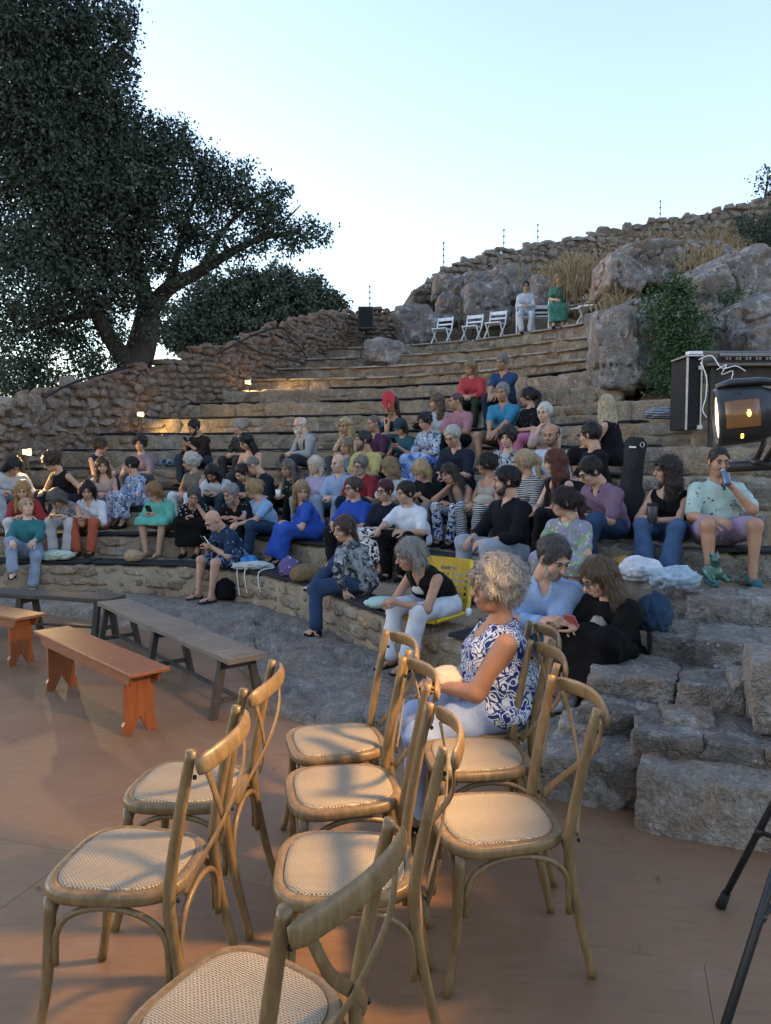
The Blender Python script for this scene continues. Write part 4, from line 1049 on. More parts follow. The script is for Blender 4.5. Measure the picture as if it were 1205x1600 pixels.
def hair_mesh(style, lod):
    key = (style, lod)
    if key in HAIRC: return HAIRC[key]
    v = Vol(); thick = {'buzz': .004, 'short': .012, 'curly': .03, 'bald': .006, 'puffy': .034}.get(style, .015)
    big = style in ('bob', 'long', 'longfront', 'bangs', 'pony', 'bun', 'curlylong', 'shoulder', 'bangslong', 'bangspony')
    v.ell((0, .022, .036), (.077 + thick, .096 + thick, .092 + thick * 1.1))
    if style in ('bob', 'bangs', 'shoulder', 'long', 'longfront', 'curlylong', 'bangslong'):
        L = {'bob': -.10, 'bangs': -.17, 'shoulder': -.17, 'long': -.30, 'longfront': -.32, 'curlylong': -.28, 'bangslong': -.34}[style]; w_ = .03 if style != 'curlylong' else .05
        for s in (-1, 1):
            v.cone((s * .074, .015, .03), (s * .084, .025, L * .5), w_, w_, .03); v.cone((s * .084, .025, L * .5), (s * (.075 if style in ('long', 'bangslong') else .088), .05 if style in ('long', 'bangslong') else .005, L), w_, w_ * .6, .03)
            if style in ('longfront', 'curlylong', 'bangslong'): v.cone((s * .082, .0, -.06), (s * .10, -.055, L * .95), w_ * .9, w_ * .5, .03)
        v.cone((0, .085, 0), (0, .085, L * .9), .05, .035, .04); v.ell((0, .075, L * .45), (.08, .045, abs(L) * .55), None, .03)
    if style in ('pony', 'bangspony'): v.cone((0, .12, .05), (0, .15, .0), .03, .032, .02).cone((0, .15, 0), (0, .135, -.24), .034, .014, .02)
    if style == 'bun': v.ell((0, .105, .06), (.045, .04, .042), None, .01)
    if style == 'lowpony': v.cone((0, .11, -.03), (0, .135, -.20), .03, .03, .02)
    if style in ('curly', 'puffy'):
        rg = np.random.RandomState(5)
        for _ in range(60):
            d = rg.normal(0, 1, 3); d[2] = abs(d[2]) * .9 - .25; d /= np.linalg.norm(d); c = np.array((0, .025, .03)) + d * np.array((.095, .115, .112)) * (1 if style == 'curly' else 1.05)
            v.ell(c, np.full(3, rg.uniform(.018, .032)), None, .012)
        if style == 'puffy': v.ell((0, .08, -.05), (.07, .05, .05), None, .03)
    # open the face, leave ears free for short cuts
    fw = {'bald': .11, 'short': .073, 'buzz': .073, 'curly': .068, 'puffy': .07}.get(style, .064); ftop = {'bangs': .036, 'bangslong': .036, 'bangspony': .036, 'short': .086, 'buzz': .088, 'bob': .074, 'bun': .084, 'pony': .082, 'lowpony': .08, 'shoulder': .076}.get(style, .07)
    if style == 'bald':
        v.ell((0, -.03, .12), (.12, .13, .105), None, .02, True); v.ell((0, -.10, -.02), (.11, .075, .16), None, .01, True)
    else:
        v.ell((0, -.115, ftop - .105), (fw, .085, .105), None, .012, True)
        if style in ('bangs', 'bangslong', 'bangspony', 'long', 'longfront', 'shoulder', 'bob', 'curlylong'): v.ell((0, -.11, -.11), (.062, .08, .13), None, .015, True)
    if style in ('short', 'buzz', 'bald', 'bun', 'pony', 'bangspony', 'lowpony', 'puffy', 'curly'):
        v.ell((0, -.07, -.11), (.12, .13, .11), None, .01, True)
        v.ell((0, .02, -.15 if style not in ('puffy',) else -.2), (.11, .16, .08), None, .015, True) if style not in ('pony', 'bangspony', 'lowpony') else v.ell((0, -.01, -.15), (.11, .10, .08), None, .015, True)
    h = LODS[lod] * 1.15
    vv, ff = v.mesh(h, .0016 if style not in ('curly', 'puffy', 'curlylong') else .004, 1.3, 2.2)
    # combed strands: small ridges that run with the hair
    th = np.arctan2(vv[:, 0], vv[:, 1] - .02); rr_ = np.hypot(vv[:, 0], vv[:, 1] - .02) + 1e-6
    amp = .0022 * np.sin(th * 46 + 9 * np.sin(vv[:, 2] * 16)) + .0018 * np.sin(th * 83 + 5)
    vv = vv + np.stack([vv[:, 0] / rr_, (vv[:, 1] - .02) / rr_, np.zeros(len(vv))], 1) * amp[:, None]
    nn = fbm(vv * 26 + 3, 2, 8); cc = vv - np.array((0, .02, .03)); cc[:, 2] *= .4; cc /= np.linalg.norm(cc, axis=1)[:, None] + 1e-6
    vv = vv + cc * (nn * (.006 if style in ('buzz', 'bald') else .013))[:, None] * (.4 if style == 'buzz' else 1)
    # loose locks: thin ribbons that follow the fall of the hair and break the outline
    rg = np.random.RandomState(len(style) * 7 + lod); tri_c = vv[ff].mean(1); nrm = np.cross(vv[ff[:, 2]] - vv[ff[:, 0]], vv[ff[:, 3]] - vv[ff[:, 1]]); nrm /= np.linalg.norm(nrm, axis=1)[:, None] + 1e-9
    out = (tri_c - np.array((0, .02, -.02))); ok = np.where(((out * nrm).sum(1) > 0) & (tri_c[:, 2] > -.33))[0]
    ns = {0: 2600, 1: 1100, 2: 500}[lod]; ns = ns // 5 if style in ('buzz', 'bald') else ns; wd = {0: .0016, 1: .003, 2: .0042}[lod]
    ii = rg.choice(ok, ns); p = tri_c[ii] + nrm[ii] * .001; nn_ = nrm[ii]; curlyv = style in ('curly', 'puffy', 'curlylong')
    cr = np.array((0, .05, .13)); fl = p - cr; fl[:, 2] -= .05 + .6 * np.maximum(0, .06 - p[:, 2]); fl += rg.normal(0, .03 if not curlyv else .09, fl.shape)
    Ls = rg.uniform(.5, 1.2, ns) * {'buzz': .010, 'bald': .014, 'short': .030, 'curly': .035, 'puffy': .04}.get(style, .07)
    VV = [vv]; FF = [ff]; off = len(vv); seg = 4; ring = []
    for k in range(seg):
        fl = fl - (fl * nn_).sum(1)[:, None] * nn_; fl /= np.linalg.norm(fl, axis=1)[:, None] + 1e-9; sd_ = np.cross(fl, nn_); t = k / (seg - 1)
        lift = nn_ * (.004 * math.sin(t * 3.1) + .002)
        wv_ = sd_ * wd * (1 - .75 * t); ring.append((p + lift - wv_, p + lift + wv_))
        p = p + fl * (Ls / (seg - 1))[:, None]
        if curlyv: fl = fl + np.cross(nn_, fl) * rg.normal(.6, .5, ns)[:, None] - nn_ * .25
        else: fl = fl + np.array((0, 0, -.25)) + rg.normal(0, .10, fl.shape)
    A0 = np.concatenate([np.stack(r_, 1).reshape(-1, 3) for r_ in ring]); base_ = np.arange(ns) * 2
    for k in range(seg - 1): FF.append(np.stack([base_ + k * 2 * ns, base_ + 1 + k * 2 * ns, base_ + 1 + (k + 1) * 2 * ns, base_ + (k + 1) * 2 * ns], 1) + off)
    vv = np.concatenate([vv, A0]); ff = np.concatenate(FF)
    HAIRC[key] = mesh_np('hair', vv, ff); return HAIRC[key]
MISC = {}
def misc_mesh(kind, lod):
    key = (kind, lod)
    if key in MISC: return MISC[key]
    h = LODS[lod]
    if kind == 'beard' or kind == 'longbeard':
        v = Vol().ell((0, -.045, -.078), (.054, .052, .05)); v.cone((-.055, .0, -.03), (-.045, -.05, -.07), .018, .022, .02); v.cone((.055, .0, -.03), (.045, -.05, -.07), .018, .022, .02)
        v.cone((-.022, -.098, -.047), (.022, -.098, -.047), .009, .009, .01)
        if kind == 'longbeard': v.cone((0, -.075, -.09), (0, -.075, -.17), .045, .022, .03)
        v.ell((0, -.108, -.062), (.021, .018, .007), None, .004, True); v.ell((0, -.13, .02), (.06, .09, .056), None, .01, True)
        vv, ff = v.mesh(h, .0012, 2, 3)
    elif kind == 'moustache':
        vv, ff = Vol().cone((0, -.105, -.045), (-.03, -.094, -.052), .008, .005, .004).cone((0, -.105, -.045), (.03, -.094, -.052), .008, .005, .004).ell((0, -.09, -.09), (.018, .012, .012)).mesh(min(h, .005))
    elif kind == 'glasses':
        bm = bmesh.new()
        for s in (-1, 1):
            tube(bm, [(s * .031 + .023 * math.cos(a), -.108 + .004 * abs(math.cos(a)), .004 + .018 * math.sin(a)) for a in np.linspace(0, 2 * math.pi, 17)], .0022, 6, cap=False)
            tube(bm, [(s * .054, -.104, .008), (s * .076, -.05, .010), (s * .08, .01, .006)], .002, 6)
        tube(bm, [(-.009, -.109, .008), (.009, -.109, .008)], .002, 6)
        me = bpy.data.meshes.new('glasses'); bm.to_mesh(me); bm.free(); MISC[key] = me; return me
    elif kind == 'cap':
        v = Vol().ell((0, .02, .05), (.094, .114, .098)).cut((0, 0, .03), (0, 0, -1)); v.ell((0, -.1, .035), (.06, .06, .01), None, .01); vv, ff = v.mesh(h)
    MISC[key] = mesh_np(kind, vv, ff); return MISC[key]
HANDS = {}
def hand_mesh(pose, lod):
    """wrist at the origin, fingers along -Z, palm faces -Y, thumb at +X"""
    key = (pose, lod)
    if key in HANDS: return HANDS[key]
    v = Vol(); v.ell((0, .002, -.045), (.040, .0155, .05)); v.cone((0, 0, .02), (0, 0, -.02), .026, .03, .02)
    curl = {'relax': (22, 32, 22), 'grip': (52, 62, 40), 'flat': (6, 8, 6)}[pose]
    for i, (x, L, r) in enumerate(((.030, .075, .0092), (.010, .083, .0096), (-.010, .077, .0092), (-.029, .062, .0082))):
        p = np.array((x, 0, -.085)); a = 0; sp_ = (x) * 1.6
        for j in range(3):
            a += R(curl[j] * (1 + .12 * i)); l = L * (.45, .32, .26)[j]; d = np.array((math.sin(sp_) * .5, -math.sin(a), -math.cos(a))); q = p + d * l
            v.cone(p, q, r * (1 - .09 * j), r * (1 - .09 * (j + 1)), .004); p = q
    p0 = np.array((.028, -.006, -.025)); p1 = p0 + np.array((.026, -.014, -.030)); p2 = p1 + np.array((.010, -.012 if pose != 'flat' else -.003, -.030)); p3 = p2 + np.array((.0 if pose == 'grip' else .004, -.010 if pose != 'flat' else -.002, -.022))
    v.cone(p0, p1, .015, .0115, .012); v.cone(p1, p2, .0112, .010, .004); v.cone(p2, p3, .010, .0075, .004)
    HANDS[key] = v.mesh({0: .0038, 1: .0055, 2: .007}[lod]); return HANDS[key]
SHOES = {}
def shoe_mesh(kind):
    """ankle at the origin, toes along -Y, sole at z = -0.085"""
    if kind in SHOES: return SHOES[kind]
    v = Vol()
    if kind in ('sneaker', 'shoe'):
        v.cone((0, .045, -.048), (0, -.10, -.058), .036, .034, .02); v.cone((0, -.10, -.058), (0, -.155, -.062), .036, .028, .02); v.cone((0, .02, -.01), (0, .01, -.05), .042, .042, .02); v.cut((0, 0, .012), (0, 0, 1))
    elif kind == 'heel':
        v.cone((0, .04, -.03), (0, -.02, -.04), .03, .03, .02); v.cone((0, -.02, -.05), (0, -.13, -.07), .03, .027, .02); v.cone((0, .05, -.04), (0, .055, -.085), .014, .012, .01)
    v.cut((0, 0, -.085), (0, 0, -1))
    vv, ff = v.mesh(.008); SHOES[kind] = mesh_np('shoe', vv, ff); return SHOES[kind]
def sandal_mesh():
    if 'sandal' in SHOES: return SHOES['sandal']
    v = Vol().cone((0, .045, -.078), (0, -.05, -.078), .034, .032, .01).cone((0, -.05, -.078), (0, -.15, -.078), .036, .034, .01).cut((0, 0, -.068), (0, 0, 1)).cut((0, 0, -.085), (0, 0, -1))
    a = v.mesh(.007); b = Vol().cone((-.042, -.075, -.07), (0, -.075, -.022), .013, .013).cone((.042, -.075, -.07), (0, -.075, -.022), .013, .013).cone((-.04, .03, -.06), (0, .058, -.045), .009, .009).cone((.04, .03, -.06), (0, .058, -.045), .009, .009).mesh(.007)
    V, Fq, _ = merge([(*a, 0), (*b, 0)]); SHOES['sandal'] = mesh_np('sandal', V, Fq); return SHOES['sandal']

# ------------------------------------------------------------------ cloth, hair and skin materials
def skin_mat(name, c):
    b = NB(name); n = b.noise(b.coord('Object'), 12, 3, .6); b.col(b.mix(b.ramp(n, [(.35, 0), (.7, 1)]), [x * .88 for x in c], [min(1, x * 1.1) for x in c]))
    b.b.inputs['Subsurface Weight'].default_value = .0; return b.rough(.52, .35)
SKIN = {k: skin_mat('skin_' + k, c) for k, c in dict(fair=(.52, .325, .235), mid=(.44, .255, .175), tan=(.36, .195, .125), dark=(.28, .14, .085)).items()}
EYEW = plain('eye_white', (.30, .285, .27), .3, .4, var=0)
LIPS = {k: plain('lip_' + k, c, .4, .4, var=0) for k, c in dict(fair=(.38, .15, .12), mid=(.33, .12, .10), tan=(.27, .10, .08), dark=(.2, .08, .065)).items()}
HM = {}
def hair_mat(c):
    if c in HM: return HM[c]
    b = NB('hair'); rgb = hexc(c); co = b.coord('Object', (55, 55, 5)); n = b.noise(co, 2.2, 3, .6, .6); big = b.noise(b.coord('Object'), 18, 2, .5)
    b.col(b.mix(b.ramp(n, [(.32, 0), (.68, 1)]), [x * .55 for x in rgb], [min(1, x * 1.22) for x in rgb])); b.bump(b.math('ADD', n, big), .5, .006); HM[c] = b.rough(.45, .35); return HM[c]
CM = {}
def hexm(h):
    a = hexc(h); l = .3 * a[0] + .6 * a[1] + .1 * a[2]; return tuple((x * .82 + l * .18) * .92 for x in a)
def cloth(c, pat=None, c2=None, c3=None):
    key = (c, pat, c2, c3)
    if key in CM: return CM[key]
    b = NB('cloth'); hexc = hexm; A = hexc(c); co = b.coord('Object'); n = b.noise(co, 9, 4, .6); wv = b.noise(co, 140, 1, .5)
    A_ = [x * .82 for x in A]
    base = b.mix(b.ramp(n, [(.35, 0), (.65, 1)]), A_, A)
    if pat:
        B = hexc(c2); Cc = hexc(c3 or c2)
        if pat == 'floral':
            f = b.ramp(b.noise(co, 16, 2, .6, 1.2), [(.53, 0), (.56, 1)]); g = b.ramp(b.noise(b.coord('Object', (1, 1.1, .9)), 23, 2, .6, .8), [(.58, 0), (.61, 1)])
            base = b.mix(f, base, B); base = b.mix(g, base, Cc)
        elif pat == 'dots':
            v_ = b.voro(co, 22); base = b.mix(b.ramp(v_, [(.22, 1), (.30, 0)]), base, B)
        elif pat == 'print':
            v_ = b.voro(co, 13); f = b.noise(co, 38, 2, .6); base = b.mix(b.ramp(b.math('ADD', v_, b.math('MULTIPLY', f, .5)), [(.38, 1), (.42, 0)]), base, B); base = b.mix(b.ramp(b.noise(co, 30, 1, .5), [(.68, 0), (.7, 1)]), base, Cc)
        elif pat == 'ikat':
            n_ = b.noise(b.coord('Object', (1, 1, .8)), 17, 1, .4, 1.6); base = b.mix(b.ramp(n_, [(.36, 1), (.385, 0), (.455, 0), (.475, 1), (.525, 1), (.545, 0), (.62, 0), (.64, 1)]), base, B)
        elif pat == 'stripes':
            base = b.mix(b.ramp(b.wave(co, 16, .3, 0, 'Z'), [(.48, 0), (.55, 1)]), base, B)
        elif pat == 'check':
            s1 = b.ramp(b.wave(co, 14, 0, 0, 'X'), [(.5, 0), (.6, 1)]); s2 = b.ramp(b.wave(co, 14, 0, 0, 'Z'), [(.5, 0), (.6, 1)]); base = b.mix(b.math('MULTIPLY', b.math('ADD', s1, s2), .4), base, B)
        elif pat == 'zigzag':
            base = b.mix(b.ramp(b.wave(co, 15, 4, 1, 'Z'), [(.45, 0), (.5, 1)]), base, B)
        elif pat == 'blotch':
            base = b.mix(b.ramp(b.noise(co, 13, 4, .65, .5), [(.45, 0), (.55, 1)]), base, B); base = b.mix(b.ramp(b.noise(co, 19, 3, .6), [(.6, 0), (.64, 1)]), base, Cc)
        elif pat == 'batik':
            base = b.mix(b.ramp(b.noise(co, 7, 5, .6, 1.5), [(.42, 0), (.6, 1)]), base, B)
    b.col(base); b.bump(b.math('ADD', n, b.math('MULTIPLY', wv, .15)), .5, .02); CM[key] = b.rough(.85, .15); return CM[key]
GLASSM = plain('glasses_frame', (.02, .018, .018), .3, .5, var=0)

def ik(a, t, l1, l2, pole):
    d = t - a; L = min(np.linalg.norm(d), (l1 + l2) * .995); L = max(L, abs(l1 - l2) + .02); u = d / (np.linalg.norm(d) + 1e-9)
    ca_ = np.clip((l1 * l1 + L * L - l2 * l2) / (2 * l1 * L), -1, 1); sa_ = math.sqrt(1 - ca_ * ca_)
    p = pole - (pole @ u) * u; p /= (np.linalg.norm(p) + 1e-9)
    return a + u * l1 * ca_ + p * l1 * sa_, a + u * L
def rotx(a): c, s = math.cos(a), math.sin(a); return np.array([[1, 0, 0], [0, c, -s], [0, s, c]])
def roty(a): c, s = math.cos(a), math.sin(a); return np.array([[c, 0, s], [0, 1, 0], [-s, 0, c]])
def rotz(a): c, s = math.cos(a), math.sin(a); return np.array([[c, -s, 0], [s, c, 0], [0, 0, 1]])
def frame(d, up):
    """matrix whose -Z column runs along d and whose -Y column is near up"""
    z = -d / np.linalg.norm(d); y = -(up - (up @ z) * z); y /= (np.linalg.norm(y) + 1e-9); x = np.cross(y, z); return np.stack([x, y, z], 1)

def skeleton(P):
    """joint positions in the person's own frame (metres, unscaled, seat at the origin, facing -Y)"""
    J = {}; lean = R(P.get('lean', 10)); sway = R(P.get('sway', 0)); tw = R(P.get('twist', 0))
    J['R1'] = rotz(tw * .4) @ roty(sway * .7) @ rotx(lean * .75); J['R2'] = rotz(tw) @ roty(sway * 1.2) @ rotx(lean * 1.35)
    q_ = P.get('sp', .92); J['pel'] = np.array((0, 0, .105)); J['bel'] = J['pel'] + J['R1'] @ (0, .012, .17 * q_); J['che'] = J['bel'] + J['R2'] @ (0, 0, .18 * q_); J['nb'] = J['che'] + J['R2'] @ (0, .012, .155)
    hy, hp, ht = R(P.get('hyaw', 0)), R(P.get('hpitch', 5)), R(P.get('htilt', 0))
    J['RH'] = rotz(tw) @ rotz(hy) @ roty(ht) @ rotx(lean * .45 + hp)
    J['head'] = J['nb'] + J['R2'] @ (0, .0, .045) + J['RH'] @ (0, -.018, .135)
    sw = P.get('sw', .158 if P.get('f') else .178)
    for s, n in ((-1, 'r'), (1, 'l')):       # the person's right hand is at -X when facing -Y
        J['sh' + n] = J['che'] + J['R2'] @ (s * sw, .005, .085)
        tg = P.get('hand' + n, 'lap')
        T = {'lap': (s * .045, -.27, .21), 'knee': (s * .13, -.40, .25), 'phone': (s * .045, -.30, .38), 'low': (s * .04, -.40, .16), 'side': (s * .30, .02, .04),
             'cross': (-s * .10, -.22, .30), 'thigh': (s * .12, -.28, .22), 'raise': (s * .12, -.30, .62)}
        if tg == 'face': t = J['head'] + J['RH'] @ (s * .045, -.075, -.19)
        elif tg == 'cheek': t = J['head'] + J['RH'] @ (s * .085, -.05, -.13)
        elif tg == 'phone':
            t = J['head'] + J['RH'] @ (s * .05, -.25, -.22); t = np.array((t[0], max(t[1], -.46), max(t[2], .20)))
        elif isinstance(tg, str): t = np.array(T[tg])
        else: t = np.array(tg, float)
        if tg in ('lap', 'cross', 'low', 'thigh', 'knee'):            # keep the forearms clear of the belly
            t[1] -= .16 * max(0, math.sin(lean)) + .14 * max(0, P.get('w', 1) - .95) + .05; t[2] += .015
            if tg == 'cross': t[2] += .02; t[1] -= .04
        pole = np.array(P.get('pole' + n, (s * .8, .45, -.65)), float)
        J['el' + n], J['wr' + n] = ik(J['sh' + n], t, .275, .245, pole)
        J['hip' + n] = np.array((s * .088, 0, .10))
        ft = P.get('foot' + n, None); fz = -P.get('rise', .3) / P.get('s', 1) + .088
        if ft is None: ft = (s * P.get('fw', .10), -P.get('fd', .42), 0)
        ft = np.array((ft[0], ft[1], fz + ft[2])); kp = np.array((s * P.get('spread', .25), -.8, .9))
        J['kn' + n], J['an' + n] = ik(J['hip' + n], ft, .42, .41, kp)
    return J
def torso(v, P, J, g=0.0, breasts=True):
    w_ = P.get('w', .93 if P.get('f') else .97); f = P.get('f'); k = .05
    v.ell(J['pel'], np.array((.165 * w_, .125 * w_, .115)) + g, None, k); v.ell(J['bel'], np.array((.145 * w_, .112 * w_ * P.get('belly', 1), .15)) + g, J['R1'], k)
    v.ell(J['che'] + J['R2'] @ np.array((0, 0, .01)), np.array(((.145 if f else .165) * (.5 + .5 * w_), .105 * (.4 + .6 * w_), .155)) + g, J['R2'], k)
    v.cone(J['shr'] + J['R2'] @ np.array((.03, 0, -.005)), J['shl'] + J['R2'] @ np.array((-.03, 0, -.005)), .05 + g, .05 + g, .05)
    v.cone(J['che'] + J['R2'] @ np.array((0, .01, .06)), J['nb'] + J['R2'] @ np.array((0, .01, -.01)), .075 + g, .06 + g * .6, .05)
    if f and breasts:
        for s in (-1, 1): v.ell(J['che'] + J['R2'] @ np.array((s * .068, -.075 * (.5 + .5 * w_), -.015)), np.array((.06, .055, .06)) * (.6 + .4 * w_) + g, J['R2'], .03)
def arm(v, P, J, n, g, frac, k=.02):
    w_ = .55 + .45 * P.get('w', 1.0); m = .9 if P.get('f') else 1.0
    a, b, c = J['sh' + n], J['el' + n], J['wr' + n]; r = (.050 * w_ * m, .041 * w_ * m, .043 * w_ * m, .027 * m)
    t = min(frac, 1); v.cone(a, a + (b - a) * t, r[0] + g, r[0] + (r[1] - r[0]) * t + g * 1.15, k + .02)
    if frac > 1: t = min(frac - 1, 1); v.cone(b, b + (c - b) * t, r[2] + g, r[2] + (r[3] - r[2]) * t + g * 1.1, k)
def leg(v, P, J, n, g, frac, flare=0, k=.03):
    w_ = .6 + .4 * P.get('w', 1.0); a, b, c = J['hip' + n], J['kn' + n], J['an' + n]; r = (.088 * w_, .058 * w_, .052 * w_, .036)
    t = min(frac, 1); v.cone(a, a + (b - a) * t, r[0] + g, r[0] + (r[1] - r[0]) * t + g * 1.15, k)
    if frac > 1:
        t = min(frac - 1, 1); v.cone(b, b + (c - b) * t, r[2] + g, r[2] + (r[3] - r[2]) * t + g + flare * t, k)
        if t > .4 and flare == 0 and g < .02: v.ell(b + (c - b) * .3 + np.array((0, .018, 0)), np.array((.045, .05, .09)) * w_ + g, None, .03)

PEOPLE = []
def make_person(P, loc, yaw, lod):
    J = skeleton(P); s_ = P.get('s', 1.0); hres = {0: .011, 1: .016, 2: .020}[lod]; ph = random.uniform(0, 6)
    # --- body: one skin surface (torso, limbs), the head and the hands carried on
    v = Vol(); torso(v, P, J)
    v.cone(J['nb'] + J['R2'] @ np.array((0, .01, -.05)), J['head'] + J['RH'] @ np.array((0, .025, -.09)), .055, .047 if P.get('f') else .055, .03)
    for n in 'rl':
        arm(v, P, J, n, 0, 2.0); leg(v, P, J, n, 0, 2.0)
        fd = np.array((0, -1, 0)) if P.get('foot_dir') is None else np.array(P['foot_dir'], float)
        a = J['an' + n]; v.cone(a + np.array((0, .03, -.045)), a + np.array((0, 0, -.045)) + fd * .075, .032, .03, .02); v.cone(a + np.array((0, 0, -.045)) + fd * .07, a + np.array((0, 0, -.06)) + fd * .145, .03, .022, .02)
    parts = [(*v.mesh(hres), 0)]
    hv, hf, hm = head(bool(P.get('f')), lod); parts_h = hv @ J['RH'].T * P.get('hs', 1.03) + J['head']
    for n, sg in (('r', -1), ('l', 1)):
        d = J['wr' + n] - J['el' + n]; d = d / np.linalg.norm(d); hp = P.get('pose' + n, 'relax')
        hd = np.array(P['hdir' + n], float) if 'hdir' + n in P else d
        up = np.array(P.get('palm' + n, (-sg * .5, .1, -.8)), float)
        mv, mf = hand_mesh(hp, lod); mv = mv.copy() * (.93 if P.get('f') else 1.0)
        # thumb side: +X in the template; for the right hand at -X the thumb points inwards when the palm faces down
        if sg > 0: mv[:, 0] *= -1; mf = mf[:, ::-1]
        Fm = frame(hd, up); parts.append((mv @ Fm.T + J['wr' + n], mf, 0)); J['hand' + n] = J['wr' + n] + hd * .085; J['hF' + n] = Fm
    V, Fq, mi = merge(parts); off = len(V)
    V = np.concatenate([V, parts_h]); Fq = np.concatenate([Fq, hf + off]); mi = np.concatenate([mi, hm])
    sk = P.get('skin', 'mid'); hc = hair_mat(P.get('hc', '#2a211c'))
    body = link('person', mesh_np('person', V * s_, Fq, True, [SKIN[sk], EYEW, DARKEYE, LIPS[sk]], mi))
    body.location = loc; body.rotation_euler = (0, 0, yaw); tag(body, P['label'], 'person', 'audience')
    def child(name, vol, mat, fold=.004, h=None):
        vv, ff = vol.mesh(h or hres, fold, ph)
        if len(vv): return link(name, mesh_np(name, vv * s_, ff), body, mat)
    # --- upper garment
    top = P.get('top'); g = P.get('tg', .019); sl = P.get('sleeve', .6); skirt = P.get('bottom') in ('skirt', 'dress')
    def neckline(v):
        nk = P.get('neck', 'crew'); r = {'crew': .072, 'v': .078, 'scoop': .095, 'shirt': .066, 'strap': .12, 'bare': .2}[nk]
        v.ell(J['nb'] + J['R2'] @ np.array((0, -.012, .028)), (r, r * .95, r * .75), J['R2'], .006, True)
        if nk in ('v', 'shirt'): v.cone(J['nb'] + J['R2'] @ np.array((0, -.06, .02)), J['nb'] + J['R2'] @ np.array((0, -.115, -.10 if nk == 'v' else -.06)), .045, .008, .004, True)
        if nk == 'scoop': v.ell(J['nb'] + J['R2'] @ np.array((0, -.09, -.01)), (.085, .06, .085), J['R2'], .006, True)
        if nk in ('strap', 'bare'): v.ell(J['nb'] + J['R2'] @ np.array((0, -.05, .0)), (.13 if nk == 'strap' else .25, .16, .10 if nk == 'strap' else .14), J['R2'], .006, True)
    if top:
        v = Vol(); torso(v, P, J, g)
        for n in 'rl':
            if sl > 0: arm(v, P, J, n, g * .9 + P.get('wide', 0), sl)
        if sl == 0:
            for n, sg in (('r', -1), ('l', 1)): v.ell(J['sh' + n] + J['R2'] @ np.array((sg * .045, 0, -.02)), (.05, .075, .10), J['R2'], .006, True)
        if P.get('bottom') == 'dress': skirt_vol(v, P, J, .02)
        else: v.cut((0, 0, P.get('hem', .045)), (0, 0, -1)); v.cone(J['pel'] + np.array((0, -.02, -.0)), J['pel'] + np.array((0, -.02, .04)), .17, .15, .04) if P.get('loose') else None
        neckline(v)
        ob = child({'dress': 'dress'}.get(P.get('bottom'), P.get('topname', 'shirt')), v, cloth(*top) if isinstance(top, tuple) else cloth(top), P.get('fold', .0046))
        if P.get('neck') == 'shirt':          # a turned collar and a row of buttons
            v = Vol(); 
            for sg in (-1, 1): v.cone(J['nb'] + J['R2'] @ np.array((sg * .058, .035, .022)), J['nb'] + J['R2'] @ np.array((sg * .045, -.075, -.012)), .013, .015, .01); 
            v.cone(J['nb'] + J['R2'] @ np.array((-.058, .035, .022)), J['nb'] + J['R2'] @ np.array((.058, .035, .022)), .014, .014, .02)
            vv, ff = v.mesh(.008); link('collar', mesh_np('collar', vv * s_, ff), ob, cloth(P['collar']) if 'collar' in P else (cloth(*top) if isinstance(top, tuple) else cloth(top)))
    # --- lower garment
    bt = P.get('bottom', 'trousers'); bc = P.get('bc', '#2b3a4d'); bmat = cloth(*bc) if isinstance(bc, tuple) else cloth(bc)
    if bt in ('trousers', 'shorts', 'capri'):
        v = Vol(); g2 = .017; v.ell(J['pel'] + np.array((0, 0, -.005)), np.array((.165 * P.get('w', 1), .125 * P.get('w', 1), .11)) + g2 - .002, None, .04)
        v.ell(J['pel'] + J['R1'] @ np.array((0, 0, .07)), np.array((.15 * P.get('w', 1), .115 * P.get('w', 1), .07)) + g2 - .004, J['R1'], .04)
        for n in 'rl': leg(v, P, J, n, g2 + (.012 if bt == 'shorts' else 0), {'trousers': 1.9, 'shorts': .72, 'capri': 1.55}[bt], P.get('flare', .018))
        child(bt if bt != 'capri' else 'trousers', v, bmat, .0036)
    elif bt == 'skirt':
        v = Vol(); skirt_vol(v, P, J, .018); child('skirt', v, bmat, .006)
    # --- hair and face
    def headchild(name, me, mat):
        Mh = Matrix([list(J['RH'][i] * s_ * P.get('hs', 1.03)) + [J['head'][i] * s_] for i in range(3)] + [[0, 0, 0, 1]]); return link(name, me, body, mat, Mh)
    if P.get('hair', 'short') != 'none': headchild('hair', hair_mesh(P.get('hair', 'short'), lod), hc)
    for x in P.get('face', ()):
        headchild('cap' if x == 'cap' else 'beard' if 'beard' in x else x, misc_mesh(x, lod if x != 'glasses' else 0), GLASSM if x == 'glasses' else cloth(P['capc']) if x == 'cap' else hair_mat(P.get('beardc', P.get('hc', '#2a211c'))))
    # --- shoes
    sh = P.get('shoe', 'shoe')
    for n in 'rl':
        a = J['an' + n]; fd = P.get('foot_dir'); rzf = 0 if fd is None else math.atan2(fd[0], -fd[1])
        me = sandal_mesh() if sh == 'sandal' else shoe_mesh(sh) if sh in ('sneaker', 'heel') else shoe_mesh('shoe')
        link('sandal' if sh == 'sandal' else 'shoe', me, body, cloth(P.get('sc', '#1c1c1e')), Matrix.Translation(Vector(a * s_)) @ Matrix.Rotation(rzf, 4, 'Z') @ Matrix.Scale(s_, 4))
    J['W'] = Matrix.Translation(Vector(loc)) @ Matrix.Rotation(yaw, 4, 'Z') @ Matrix.Scale(s_, 4); J['yaw'] = yaw
    PEOPLE.append((P, body, J)); return body, J
